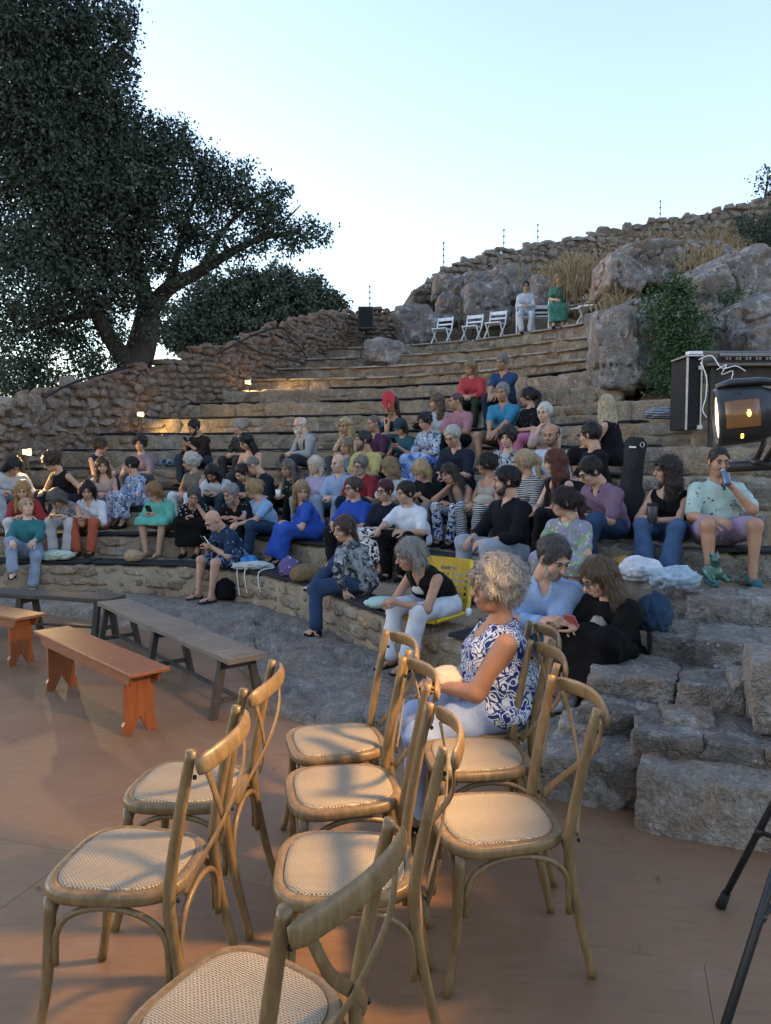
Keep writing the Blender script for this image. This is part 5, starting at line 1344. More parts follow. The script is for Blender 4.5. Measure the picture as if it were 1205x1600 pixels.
def skirt_vol(v, P, J, g):
    w_ = P.get('w', 1.0); L = P.get('skl', .75); kr, kl = J['knr'], J['knl']; ar, al = J['anr'], J['anl']
    v.ell(J['pel'], np.array((.17 * w_, .13 * w_, .11)) + g, None, .05)
    for h_, k_ in ((J['hipr'], kr), (J['hipl'], kl)): v.cone(h_, k_, .095 * (.6 + .4 * w_) + g, .072 + g, .05)
    m0 = (J['hipr'] + J['hipl']) / 2; m1 = (kr + kl) / 2; v.cone(m0, m1, .10 + g, .065 + g, .08)
    for k_, a_ in ((kr, ar), (kl, al)): v.cone(k_, k_ + (a_ - k_) * L, .065 + g, .062 + g + .03 * L, .06)
    m2 = (ar + al) / 2; e = m1 + (m2 - m1) * L; v.cone(m1, e, .06 + g, .085 + g, .09); v.cut(e - np.array((0, 0, .0)), (m2 - m1) / np.linalg.norm(m2 - m1))
DARKEYE = plain('eye_dark', (.012, .009, .008), .25, .5, var=0)

def seat_person(P):
    """put a person on seating step P['k'] so that the head comes out where the photograph has it"""
    k = P['k']; hx, hy = P['at']; lod = P.get('lod', 1 if k <= 3 else 2); px = hx + P.get('dpx', 0)
    P.setdefault('s', .95 if P.get('f') else 1.0); P.setdefault('rise', TZ[k] - (TZ[k - 1] if k > 1 else .08) + .04 + P.get('drop', 0)); bk = P.get('back', .24)
    up = P.get('up', 0.0)
    for it in range(14):
        n, t = tnorm(k, px); base = tpt(k, px) - n * bk; base.z += .042 + up
        yaw = math.atan2(n.x, -n.y) + R(P.get('yaw', 0)); J = skeleton(P); h = Vector(J['head']) * P['s']
        hw = base + Matrix.Rotation(yaw, 3, 'Z') @ h; qx, qy = proj(hw)
        px += (hx - qx) * .8
        pm = F / hw.y; err = (hy - qy) / pm          # >0: head too high
        P['s'] = min(1.06, max(.87, P['s'] - err * .3)); P['sp'] = min(1.0, max(.72, P.get('sp', .92) - err * .5))
        if it > 3 and err > .03: P['lean'] = min(P.get('lean', 10) + err * 28, 40)
    P['err'] = (hx - qx, hy - qy)
    print('fit %-40s err %3d s %.2f' % (P['label'][:40], hy - qy, P['s'])) if 0 else None
    if abs(hy - qy) > 9 or abs(hx - qx) > 6: print('head off', P['label'][:50], [round(e) for e in P['err']], round(P['s'], 2), round(base.y, 2))
    return make_person(P, base, yaw, lod)
# ------------------------------------------------------------------ foliage
def leaf_mat(name, c1, c2, c3):
    b = NB(name); co = b.wcoord(1); n = b.noise(co, 1.6, 3, .6); w_ = b.n('ShaderNodeTexWhiteNoise'); 
    sn = b.n('ShaderNodeVectorMath', operation='SNAP'); sn.inputs[1].default_value = (.07,) * 3; b.l(co, sn.inputs[0]); b.l(sn.outputs[0], w_.inputs[0])
    c = b.mix(b.ramp(n, [(.35, 0), (.65, 1)]), c1, c2); c = b.mix(b.math('MULTIPLY', w_.outputs[0], .6), c, c3); b.col(c)
    b.b.inputs['Transmission Weight'].default_value = 0; m = b.rough(.7, .2); return m
M['oak_leaf'] = leaf_mat('oak_leaf', (.038, .056, .042), (.062, .085, .062), (.085, .105, .078))
M['far_leaf'] = leaf_mat('far_leaf', (.05, .066, .05), (.075, .098, .07), (.10, .118, .088))
M['ivy_leaf'] = leaf_mat('ivy_leaf', (.025, .055, .024), (.045, .092, .036), (.07, .13, .05))
M['juniper'] = leaf_mat('juniper', (.035, .055, .045), (.055, .080, .060), (.07, .095, .07))
M['dry_grass'] = leaf_mat('dry_grass', (.20, .135, .075), (.28, .20, .11), (.34, .26, .16))
def bark():
    b = NB('bark'); co = b.wcoord((6, 6, 1.5)); n = b.noise(co, 3, 5, .65, .5); b.col(b.ramp(n, [(.3, (.035, .028, .024)), (.7, (.09, .075, .065))])); b.bump(n, .9, .05); return b.rough(.95, .1)
M['bark'] = bark()
def leaves_mesh(name, clusters, per_m3, size, seed, aspect=.5, shell=.55, mat=None, parent=None, org=(0, 0, 0), droop=.2):
    rg = np.random.RandomState(seed); P_ = []; 
    for (c, r, dn) in clusters:
        r = np.array(r); vol = 4.19 * r[0] * r[1] * r[2]; n = int(vol**.72 * per_m3 * dn)
        d = rg.normal(0, 1, (n, 3)); d /= np.linalg.norm(d, axis=1)[:, None]; rad = rg.uniform(shell, 1.0, n)**.6 * (1 + .28 * fbm(d * 2.2 + c, 2, seed))
        p = np.array(c) + d * rad[:, None] * r
        # leaves gather in twigs' tufts
        tuft = rg.normal(0, 1, (max(4, n // 24), 3)); tuft /= np.linalg.norm(tuft, axis=1)[:, None]; tr = rg.uniform(shell, 1.12, len(tuft))
        tp = np.array(c) + tuft * tr[:, None] * r * (1 + .55 * fbm(tuft * 3.2 + c, 2, seed))[:, None]
        j = rg.randint(0, len(tuft), n); p2 = tp[j] + rg.normal(0, .10 if size > .05 else size * 2.2, (n, 3)); sel = rg.random(n) < .72
        P_.append(np.where(sel[:, None], p2, p))
    P_ = np.concatenate(P_); n = len(P_)
    a = rg.normal(0, 1, (n, 3)); a[:, 2] -= droop; a /= np.linalg.norm(a, axis=1)[:, None]; b = rg.normal(0, 1, (n, 3)); b -= (b * a).sum(1)[:, None] * a; b /= np.linalg.norm(b, axis=1)[:, None]
    s = size * rg.uniform(.65, 1.3, n)[:, None]; cr = np.cross(a, b) * s * .12
    V = np.stack([P_, P_ + a * s * .5 + b * s * aspect * .5 + cr, P_ + a * s, P_ + a * s * .5 - b * s * aspect * .5 + cr], 1).reshape(-1, 3) - np.array(org)
    Fq = np.arange(n * 4).reshape(-1, 4); o = link(name, mesh_np(name, V, Fq, False), parent, mat); print(name, n); return o
def pxc(px, py, r, Y, ry=None, dn=1.0):
    s = Y / F; p = at_y(px, py, Y); return (tuple(p), (r * s, (ry or r * s * 1.1), r * s), dn)
def branch(bm, pts, r0, r1):
    P_ = smoothpath(pts, 5); m = len(P_); tube(bm, P_, [r0 + (r1 - r0) * (i / (m - 1))**.8 for i in range(m)], 9)
# big oak at the left
TY = 15.6
base = at_y(208, 590, TY); base.z -= 1.6
oak = empty('oak_tree', base); tag(oak, 'big dark evergreen oak filling the upper left behind the wall', 'tree')
bm = bmesh.new(); O = -base
def q(px, py, Y): return at_y(px, py, Y) + O
branch(bm, [q(206, 720, TY), q(208, 590, TY), q(222, 540, TY + .1), q(232, 490, TY + .2)], .42, .24)
bmo('trunk', bm, M['bark'], oak, True)
LIMBS = [([(212, 585, TY), (180, 540, TY - .3), (150, 490, TY - .6), (110, 440, TY - 1), (70, 380, TY - 1.4)], .22, .06),
 ([(232, 490, TY + .2), (262, 452, TY), (310, 425, TY - .2), (360, 395, TY - .3), (410, 372, TY - .4), (470, 362, TY - .4)], .2, .03),
 ([(232, 490, TY + .2), (215, 420, TY), (190, 340, TY - .4), (160, 240, TY - .9), (140, 120, TY - 1.4), (120, 40, TY - 1.8)], .2, .05),
 ([(262, 452, TY), (280, 390, TY), (300, 320, TY - .2), (330, 270, TY - .3)], .10, .025), ([(310, 425, TY - .2), (350, 360, TY - .3), (390, 320, TY - .3), (430, 300, TY - .4)], .07, .02),
 ([(190, 340, TY - .4), (240, 270, TY - .5), (275, 215, TY - .6)], .08, .02), ([(150, 490, TY - .6), (90, 500, TY - 1), (30, 520, TY - 1.4)], .09, .03), ([(160, 240, TY - .9), (80, 180, TY - 1.6), (20, 120, TY - 2)], .09, .03),
 ([(410, 372, TY - .4), (450, 340, TY - .4), (470, 320, TY - .4)], .03, .01), ([(240, 480, TY), (250, 500, TY - .3), (258, 525, TY - .5)], .03, .01), ([(150, 110, TY - 1.5), (190, 60, TY - 1.6), (205, 20, TY - 1.7)], .05, .015)]
for pts, r0, r1 in LIMBS:
    bm = bmesh.new(); branch(bm, [q(*p_) for p_ in pts], r0, r1); bmo('branch', bm, M['bark'], oak, True)
OC = [(60,40,90,13.8),(140,60,62,14),(192,105,26,14.2),(185,28,32,14.2),(30,120,80,13.6),(110,150,76,14),(172,165,42,14.2),(10,20,70,13),
 (60,230,96,14),(150,240,74,14.4),(225,222,46,15),(272,212,26,15),(200,290,72,14.8),(288,268,48,15.2),(338,282,34,15.3),(60,330,96,14.2),(150,350,74,14.6),(250,338,52,15.1),(318,338,38,15.3),(366,298,32,15.3),(398,330,34,15.3),(426,305,20,15.2),(430,350,28,15.3),(468,368,22,15.2),(505,366,17,15.2),(452,386,14,15.2),(400,378,22,15.3),(352,384,26,15.3),
 (40,430,86,14.2),(120,436,60,14.6),(190,420,44,15),(172,482,30,15.4),(100,510,40,15),(36,530,52,14.6),(130,556,26,15.6),(60,590,34,14.8),(8,600,40,14.2),(212,462,28,15.3),(160,525,18,15.6),(268,412,22,15.4),(232,398,34,15.2),(20,180,70,13.4),(100,280,70,14),(300,380,24,15.4),(488,352,10,15.2),(380,262,12,15.2),(445,300,10,15.2),(250,478,14,15.2),(232,520,12,15.1),(175,560,16,15.3),(285,440,14,15.1),(262,500,10,14.9),(190,520,14,15.0),(330,405,14,15.1),(150,580,20,15.2)]
cl = [pxc(a, b_, r, Y, None, 1.0) for a, b_, r, Y in OC]
crown = leaves_mesh('crown', cl, 2750, .085, 41, .5, .45, M['oak_leaf'], oak, base)
# round tree behind the wall
b2 = at_y(400, 560, 27); ot = empty('round_tree', b2); tag(ot, 'round dark tree behind the stone wall, right of the big oak', 'tree')
bm = bmesh.new(); branch(bm, [(0, 0, -2), (.1, 0, .4), (0, 0, 1.6)], .3, .15); bmo('trunk', bm, M['bark'], ot, True)
RC = [(330,465,40),(385,448,32),(438,444,32),(488,458,30),(524,476,18),(300,498,34),(360,490,36),(430,482,36),(480,486,28),(290,530,28),(340,522,30),(400,515,30),(500,495,20),(265,520,20),(450,505,26)]
leaves_mesh('crown', [pxc(a, b_, r, 27, 1.0) for a, b_, r in RC], 1500, .14, 43, .55, .3, M['far_leaf'], ot, b2)
# shrubs behind the wall at the left edge
for i, (lb, cc) in enumerate((('dark shrub behind the wall at the left edge', [(20, 600, 40), (60, 612, 30), (-20, 590, 40)]), ('thin dark shrub under the trunk of the oak', [(120, 590, 28), (150, 575, 18), (95, 600, 22)]))):
    c0 = at_y(cc[0][0], cc[0][1] + 60, 16.5); sh = empty('shrub', c0); tag(sh, lb, 'shrub')
    bm = bmesh.new()
    for a, b_, r in cc: branch(bm, [(0, 0, -.8), (at_y(a, b_, 16.5) - c0) * .6, at_y(a, b_, 16.5) - c0], .04, .01)
    bmo('stem', bm, M['bark'], sh, True); leaves_mesh('foliage', [pxc(a, b_, r, 16.5) for a, b_, r in cc], 900, .09, 47 + i, .5, .2, M['oak_leaf'], sh, c0)
# green bush among the boulders
c0 = at_y(1058, 640, 11.1); bu = empty('bush', c0); tag(bu, 'dense green bush growing between the boulders', 'bush')
bm = bmesh.new()
for a, b_ in ((1040, 480), (1080, 470), (1060, 540), (1020, 560), (1090, 560), (1050, 600)): branch(bm, [(0, .2, 0), (at_y(a, b_, 11.1) - c0) * .5 + Vector((.05, .1, 0)), at_y(a, b_, 11.1) - c0], .025, .006)
bmo('stem', bm, M['bark'], bu, True)
BC = [(1050,455,16),(1068,470,20),(1030,478,12),(1082,500,20),(1052,510,24),(1028,525,14),(1072,540,24),(1044,560,20),(1092,545,14),(1058,598,20),(1036,605,12),(1075,590,15),(1012,492,7),(1102,528,8),(1022,580,10),(1060,440,8),(1016,460,6)]
leaves_mesh('foliage', [pxc(a, b_, r, 11.1, .3) for a, b_, r in BC], 5200, .055, 51, .6, .2, M['ivy_leaf'], bu, c0)
for lb, cc, Y, m_, sz in (('small green plant growing over the rust stained boulder', [(1128, 466, 12), (1148, 460, 11), (1140, 476, 9)], 12.1, 'ivy_leaf', .05), ('dark juniper bush below the wall at the right edge', [(1185, 372, 24), (1205, 350, 24), (1165, 355, 12), (1200, 390, 18)], 20, 'juniper', .07), ('twiggy branch tip at the upper right edge', [(1200, 282, 9), (1212, 295, 9), (1198, 270, 5)], 12, 'oak_leaf', .06), ('little green plant on the wall below the skyline', [(1165, 350, 12), (1158, 342, 7)], 23, 'juniper', .07)):
    c0 = at_y(cc[0][0], cc[0][1] + 14, Y); b_ = empty('plant', c0); tag(b_, lb, 'plant')
    bm = bmesh.new()
    for a, d_, r in cc: branch(bm, [(0, .1, -.1), (at_y(a, d_, Y) - c0) * .5, at_y(a, d_, Y) - c0], .012, .004)
    bmo('stem', bm, M['bark'], b_, True); leaves_mesh('foliage', [pxc(a, d_, r, Y, .25) for a, d_, r in cc], 3600, sz, 60, .5, .2, M[m_], b_, c0)
# dry grass on the hillside
rg = np.random.RandomState(9); V = []; Fq = []
spots = [(905, 430, 18.2, 36, .62, 800), (925, 412, 20, 50, .4, 450), (880, 418, 22, 50, .35, 350), (980, 392, 21.5, 70, .28, 350), (1100, 412, 16.5, 45, .55, 600), (850, 425, 22.5, 60, .35, 350), (960, 468, 16, 30, .4, 250), (1060, 368, 23.5, 90, .3, 500), (1150, 358, 23.5, 70, .35, 350), (790, 432, 24, 60, .3, 250), (900, 462, 18.6, 25, .6, 300), (1130, 428, 15.5, 40, .4, 300), (740, 484, 22, 30, .3, 150)]
off = 0
for (px, py, Y, wd, hgt, n) in spots:
    for _ in range(n):
        x = px + rg.normal(0, wd * .45); yy = Y + rg.normal(0, .5); p = at_y(x, py + 22 + rg.normal(0, 10), yy); L = hgt * rg.uniform(.4, 1.1); a = rg.normal(0, .28, 2); wv = .006 + rg.random() * .008
        t = np.array((p.x + a[0] * L, p.y + a[1] * L, p.z + L)); m = np.array((p.x + a[0] * L * .35, p.y + a[1] * L * .35, p.z + L * .55)); pb = np.array(p); d = np.array((wv, 0, 0))
        V += [pb - d, pb + d, m + d * .8, m - d * .8, t - d * 2.0 + (0, 0, -.05), t + d * 2.0 + (0, 0, -.05)]; Fq += [(off, off + 1, off + 2, off + 3), (off + 3, off + 2, off + 5, off + 4)]; off += 6
g = stuff(link('dry_grass', mesh_np('dry_grass', np.array(V), np.array(Fq), False), None, M['dry_grass'])); tag(g, 'tall dry straw-coloured grass between the boulders on the hillside', 'grass')
# ------------------------------------------------------------------ the audience (head centre in the photograph, step, look, pose)
def A(k, at, label, **kw): kw.update(k=k, at=at, label=label); return kw
W = dict(f=1)
AUD = [
 # lowest step
 A(1, (42, 800), 'laughing person in a teal cardigan and light jeans, leftmost on the lowest step', f=1, hair='short', hc='#b89a78', top=('#1f6f74',), sleeve=1.6, bc='#7f93ad', yaw=20, hyaw=25, hpitch=-18, lean=-14, handr='knee', handl='knee', skin='fair', footr=(-.12, -.55, .22), shoe='sandal'),
 A(1, (333, 817), 'bald man in a dark blue printed T-shirt and shorts looking down at his phone', hair='none', hc='#3a3430', top=('#1c3556', 'print', '#1c3556', '#8fa3b5'), sleeve=.75, neck='crew', bottom='shorts', bc=('#1a2440', 'floral', '#6a7a9a'), yaw=-14, hpitch=26, lean=20, handr='phone', handl='phone', face=('glasses',), shoe='sandal', sc='#1d2940', skin='mid', fw=.16, fd=.46, item='phone'),
 A(1, (540, 832), 'person with a ponytail in a grey leopard blouse, turned away on the lowest step', f=1, hair='lowpony', hc='#4a3b31', top=('#8d8f93', 'blotch', '#2c2e33', '#b9b6b0'), sleeve=1.7, bc='#2c4468', yaw=-62, lean=6, hyaw=75, hpitch=0, handr='thigh', handl='side', loose=1, shoe='heel', sc='#17161a', skin='mid', footr=(.0, -.62, .36), footl=(.42, -.26, 0), w=1.1),
 A(1, (640, 872), 'grey-haired person in a black sleeveless top and white trousers on the yellow seat', f=1, hair='bob', hc='#8d8883', top=('#0e0f13',), sleeve=0, neck='v', bc='#c6cbd6', yaw=6, lean=22, hyaw=-28, hpitch=0, handr='low', handl='low', skin='tan', flare=.03, lod=0, shoe='sandal', sc='#1a1a1c', fd=.5, up=.03, drop=-.03, w=.95),
 A(1, (866, 872), 'man in a light blue shirt and denim shorts leaning to look at a phone', hair='short', hc='#4a4644', face=('beard',), beardc='#8a8078', top=('#86a3cc',), sleeve=1.75, neck='shirt', bottom='shorts', bc='#7e9cc4', yaw=12, lean=18, twist=10, hyaw=48, hpitch=20, handr='cross', handl='cross', skin='mid', lod=0, shoe='sneaker', sc='#c9ccd2', fd=.40, drop=-.2, up=-.12),
 A(1, (934, 902), 'person in black with long brown hair and glasses holding up a phone', f=1, hair='longfront', hc='#5a4636', face=('glasses',), top=('#0c0c0f',), sleeve=1.4, wide=.02, bottom='skirt', bc='#09090b', skl=.85, yaw=-12, lean=17, hyaw=-22, hpitch=22, handr=(-.12, -.36, .33), handl=(-.03, -.42, .36), skin='mid', lod=0, shoe='sneaker', sc='#d2d4d8', drop=-.2, up=-.12, item='phone', fd=.42),
 # second step
 A(2, (36, 770), 'person with long blond hair in a red top and white trousers at the far left', f=1, hair='longfront', hc='#a8834f', top=('#9d2a26',), sleeve=1.6, bc='#c9c6c4', yaw=10, hyaw=10, handr='lap', handl='thigh', skin='mid'),
 A(2, (88, 783), 'grey-haired person bending over in a patterned vest beside the red top', f=1, hair='bob', hc='#5c5650', top=('#9a9799', 'floral', '#5d6070'), sleeve=0, bc='#b9b7bb', yaw=-10, lean=34, hyaw=-20, hpitch=35, handr='thigh', handl='thigh', skin='mid'),
 A(2, (138, 770), 'person with a dark bob, white shirt and orange trousers', f=1, hair='bob', hc='#231a19', top=('#c9ccd4',), sleeve=1.5, neck='shirt', bc='#b5502c', yaw=-4, hyaw=16, handr='lap', handl='lap', skin='mid', sc='#33261f', loose=1),
 A(2, (240, 772), 'person in a turquoise dress with fair hair and glasses reading a phone', f=1, hair='bob', hc='#8a6a45', face=('glasses',), top=('#4fae9f',), sleeve=.75, bottom='dress', skl=.1, yaw=-8, lean=16, hpitch=24, hyaw=-8, handr='phone', handl='phone', skin='mid', item='phone', w=1.1, shoe='sandal', sc='#8a6a50'),
 A(2, (303, 782), 'person with dark grey hair in black, one hand at the cheek', f=1, hair='short', hc='#4c4a4b', top=('#17181c', 'dots', '#9a9fa6'), sleeve=.6, bottom='skirt', bc='#0c0d10', skl=.8, yaw=10, hyaw=22, htilt=10, lean=14, handl='cheek', handr='lap', skin='tan'),
 A(2, (362, 775), 'man with a grey beard in a black patterned shirt', hair='short', hc='#8d8b88', face=('longbeard',), beardc='#7d7a76', top=('#121317', 'print', '#121317', '#8a8d93'), sleeve=.7, neck='shirt', bc='#20242c', yaw=6, hyaw=-20, lean=12, hpitch=8, handr='thigh', handl='thigh', skin='tan'),
 A(2, (396, 768), 'person with a fair bun in a pale blue blouse and jeans', f=1, hair='bun', hc='#a58a62', top=('#7ea6cf',), sleeve=.6, bc='#2a3f5c', yaw=-12, hyaw=-55, lean=14, hpitch=8, handr='low', handl='low', skin='mid', w=1.15, dpx=10),
 A(2, (474, 772), 'person with long fair hair in a bright blue dress, turned away', f=1, hair='long', hc='#9a805c', top=('#1c4fb4',), sleeve=.6, bottom='dress', skl=.95, yaw=-25, hyaw=85, lean=4, handr='lap', handl='lap', skin='mid', footr=(-.12, -.55, 0), footl=(.08, -.5, 0)),
 A(2, (552, 763), 'person in a bright blue T-shirt with a gold necklace and glasses', f=1, hair='short', hc='#4b3a36', face=('glasses',), top=('#1b47ad',), sleeve=.75, bc='#16181d', yaw=10, hyaw=-25, lean=6, handr='thigh', handl='lap', skin='mid', w=1.2),
 A(2, (601, 768), 'person with burgundy hair and round glasses in a navy top', f=1, hair='short', hc='#4a1c2a', face=('glasses',), top=('#141a2c',), sleeve=.9, bottom='skirt', bc=('#d0d0d4', 'floral', '#15161a'), yaw=12, hyaw=-10, handr='lap', handl='lap', skin='mid', w=1.15),
 A(2, (633, 772), 'person with short dark hair in a loose white T-shirt leaning on a knee', f=1, hair='short', hc='#2f2724', top=('#cfd4df',), sleeve=.8, bc='#0d0d10', yaw=12, hyaw=-22, lean=14, handr='knee', handl='thigh', skin='mid', w=1.4, belly=1.15, dpx=14, lod=0),
 A(2, (791, 752), 'man with dark hair and stubble in a navy shirt and light trousers', hair='short', hc='#1c1a1b', face=('beard',), beardc='#3c322d', top=('#10131b',), sleeve=1.45, neck='shirt', bc='#8f9bab', yaw=8, hyaw=-35, lean=4, handr='thigh', handl='thigh', skin='mid', lod=0, w=1.12, sc='#24304a', fw=.14),
 A(2, (880, 790), 'person with a long dark ponytail and fringe in a lilac and green floral dress', f=1, hair='bangspony', hc='#2b1d1b', top=('#8f86a6', 'floral', '#6f9a57', '#a9b98a'), sleeve=.6, bottom='dress', skl=.3, yaw=10, hyaw=-62, lean=8, hpitch=4, handr='lap', handl='lap', skin='mid', lod=0),
 # third step
 A(3, (22, 728), 'person in a white shirt bending forward at the left edge', f=1, hair='bob', hc='#211b1b', top=('#b9bcc6',), sleeve=1.5, bc='#9aa6b8', yaw=30, lean=35, hpitch=25, hyaw=20, handr='thigh', handl='thigh'),
 A(3, (80, 722), 'person with brown hair in a black sleeveless top bending to the left', f=1, hair='curly', hc='#3d2c22', top=('#191b22',), sleeve=0, bc='#2b2f3a', yaw=-25, lean=22, hyaw=-40, hpitch=20, handr='thigh', handl='side', skin='mid'),
 A(3, (160, 730), 'person with long brown hair in a beige strappy top and patterned trousers', f=1, hair='longfront', hc='#4f3326', top=('#a98f84',), sleeve=0, neck='strap', bc=('#9fa2b4', 'floral', '#6a5f7c'), yaw=12, hyaw=12, htilt=-6, handr='lap', handl='lap', skin='mid'),
 A(3, (205, 727), 'person with short dark hair in a white and blue floral dress, facing away', f=1, hair='short', hc='#1d181a', top=('#8f9cb8', 'floral', '#3c4c78', '#c9cedb'), sleeve=.8, bottom='dress', skl=.8, yaw=-35, hyaw=-60, lean=14, handr='lap', handl='lap', skin='mid'),
 A(3, (298, 722), 'person with white curls in an olive sleeveless top and white trousers', f=1, hair='curly', hc='#b5b0a8', face=('glasses',), top=('#6f6858',), sleeve=0, bc='#c4c8cf', yaw=-15, hyaw=-45, handr='side', handl='lap', skin='mid'),
 A(3, (331, 742), 'person with long dark hair in a white T-shirt looking down', hair='longfront', hc='#241b18', face=('beard',), top=('#c3c6cd',), sleeve=.75, bc='#2a3f4c', yaw=5, lean=22, hpitch=30, handr='thigh', handl='thigh', skin='tan'),
 A(3, (395, 728), 'man with shaved grey hair in a dark navy T-shirt looking down', hair='buzz', hc='#6a655f', face=('glasses',), top=('#1b2434',), sleeve=.8, bc='#22262d', yaw=-20, hyaw=-40, lean=22, hpitch=25, skin='mid', dpx=10),
 A(3, (378, 742), 'child with dark hair in a dark top beside the shaved man', hair='short', hc='#221c1c', top=('#2c3442',), sleeve=.8, bc='#20242c', s=.86, yaw=0, hyaw=-10, hpitch=20, lean=16, skin='mid'),
 A(3, (450, 735), 'person with long grey hair in a dark green floral top holding a white cup', f=1, hair='longfront', hc='#6d655c', top=('#1e2622', 'print', '#1e2622', '#8d9a88'), sleeve=0, bc='#101114', yaw=2, hyaw=0, handr='lap', handl='lap', skin='tan', item='cup'),
 A(3, (492, 727), 'person with a white bob in a lilac T-shirt', f=1, hair='bangs', hc='#c9c0ae', top=('#a79cc0',), sleeve=.7, bc='#8d93a6', yaw=0, hyaw=0, handr='lap', handl='lap', skin='fair'),
 A(3, (528, 724), 'old man in a pale blue shirt and light jeans with hands clasped', hair='bald', hc='#9c968f', top=('#8fa9cf', 'check', '#7b97c0'), sleeve=.75, neck='shirt', bc='#8296ae', yaw=8, hyaw=-12, handr='lap', handl='lap', skin='fair', w=1.05),
 A(3, (563, 727), 'man with grey hair, beard and glasses in a red polo shirt tilting his head', hair='short', hc='#77736e', face=('beard', 'glasses'), beardc='#a9a49c', top=('#8c1a26',), sleeve=.8, neck='shirt', bc='#1c2536', yaw=14, hyaw=-8, htilt=12, lean=12, hpitch=12, skin='mid', w=1.1),
 A(3, (608, 730), 'person with light brown hair in a white T-shirt turning the face away', f=1, hair='shoulder', hc='#8d7457', top=('#bfc6d2',), sleeve=.7, bc='#5c5046', yaw=25, hyaw=-95, lean=16, hpitch=14, skin='mid'),
 A(3, (657, 737), 'person with a blond bob in a black T-shirt reading a phone', f=1, hair='bob', hc='#b39a6f', top=('#12131a',), sleeve=.8, bc='#8b8378', yaw=14, hyaw=-25, lean=16, hpitch=32, handr='phone', handl='phone', skin='mid', item='phone'),
 A(3, (702, 745), 'young person with long dark hair resting the head on one hand', f=1, hair='longfront', hc='#34261f', top=('#857a72',), sleeve=0, neck='scoop', bc=('#c3c7d2', 'floral', '#27408a', '#1a1b20'), yaw=-2, lean=24, htilt=-24, hyaw=-8, hpitch=8, handr='cheek', handl='lap', skin='tan', dpx=8),
 A(3, (760, 725), 'person with tied dark hair and glasses in black and white zigzag trousers', f=1, hair='bun', hc='#251b1a', face=('glasses',), top=('#a99a8c',), sleeve=0, neck='strap', bc=('#c9c9cc', 'zigzag', '#17181b'), yaw=-2, hyaw=-52, lean=10, handr='lap', handl='lap', skin='tan'),
 A(3, (818, 722), 'person with a blond ponytail in a white and black jacket', f=1, hair='pony', hc='#b39c78', top=('#b9b7b4', 'zigzag', '#2b2c30'), sleeve=1.5, bc='#23252b', yaw=0, hyaw=-50, handr='lap', handl='lap', skin='mid'),
 A(3, (866, 722), 'person with long red-brown hair in a black top', f=1, hair='longfront', hc='#5a2c1c', top=('#111216',), sleeve=0, neck='scoop', bc='#1a1b20', yaw=0, hyaw=-40, handr='lap', handl='lap', skin='fair'),
 A(3, (922, 737), 'man in a dusty purple polo shirt with navy trim and jeans, head bowed', hair='short', hc='#241f1e', face=('glasses',), top=('#80617a',), collar='#1a2033', sleeve=.85, neck='shirt', bc='#2f4a70', yaw=6, lean=22, hpitch=22, hyaw=-20, handr='lap', handl='lap', skin='mid', w=1.15, lod=0),
 A(3, (1042, 735), 'person with long curly dark hair in a black strappy top and wide jeans', f=1, hair='curlylong', hc='#2b2220', top=('#0d0e11',), sleeve=0, neck='strap', hem=.17, bc='#3d5c86', flare=.05, yaw=2, hyaw=-62, lean=6, handr=(-.12, -.30, .24), handl=(-.06, -.34, .22), skin='mid', item='tumbler', lod=0, fd=.46),
 A(3, (1124, 722), 'man in a pale bird-print shirt and pink shorts drinking from a can', hair='buzz', hc='#221c1a', face=('moustache',), top=('#a9c3bd', 'print', '#a9c3bd', '#2f3f46'), sleeve=.85, neck='shirt', bottom='shorts', bc='#9d86a3', yaw=28, hyaw=0, lean=4, handl=(.06, -.22, .50), poll=(1, .1, -.5), posel='grip', handr='thigh', skin='tan', w=1.15, lod=0, shoe='sneaker', sc='#2f6f78', item='can', fw=.17),
 # fourth step
 A(4, (158, 697), 'person with tied brown hair in a dark sleeveless top, seen from behind at the left', f=1, hair='bun', hc='#4a3526', top=('#232530',), sleeve=0, bc='#3a4b66', yaw=60, hyaw=70, lean=8, skin='mid'),
 A(4, (219, 693), 'person with short dark hair in a dusty lilac blouse', f=1, hair='curly', hc='#1d1718', top=('#7f6d78',), sleeve=.9, bc='#4c4a55', yaw=-5, hyaw=10, skin='mid', handr='knee', handl='lap'),
 A(4, (384, 690), 'person with long black hair and bare shoulders looking down', f=1, hair='bangslong', hc='#141114', top=('#8f6d62',), sleeve=0, neck='bare', bc='#3c3a40', yaw=-10, hyaw=-15, lean=14, hpitch=24, skin='mid'),
 A(4, (541, 697), 'person with a grey-blond fringe in a green top and grey cardigan', f=1, hair='bangs', hc='#8b7d68', top=('#6b7c86', 'floral', '#3c7a4a'), sleeve=1.4, bc='#4d5663', yaw=4, hyaw=4, skin='mid'),
 A(4, (568, 688), 'man with dark hair and beard in a pale yellow polo shirt', hair='short', hc='#2c2a2c', face=('beard',), beardc='#4a443f', top=('#b9a957',), sleeve=.8, neck='shirt', bc='#333a46', yaw=10, hyaw=-48, lean=8, skin='tan', dpx=6),
 A(4, (707, 682), 'old man with white hair and dark glasses in a navy polo shirt', hair='short', hc='#b0aca5', face=('glasses',), top=('#20293b',), sleeve=.85, neck='shirt', bc='#1c222e', yaw=2, lean=16, hpitch=20, handr='lap', handl='lap', skin='mid', w=1.1),
 A(4, (793, 684), 'person with dark curls in a white top and patterned scarf', f=1, hair='curly', hc='#2c2220', top=('#b5bac4', 'floral', '#2a2b30'), sleeve=1.4, bc='#2d3440', yaw=14, hyaw=-2, skin='fair', w=1.1),
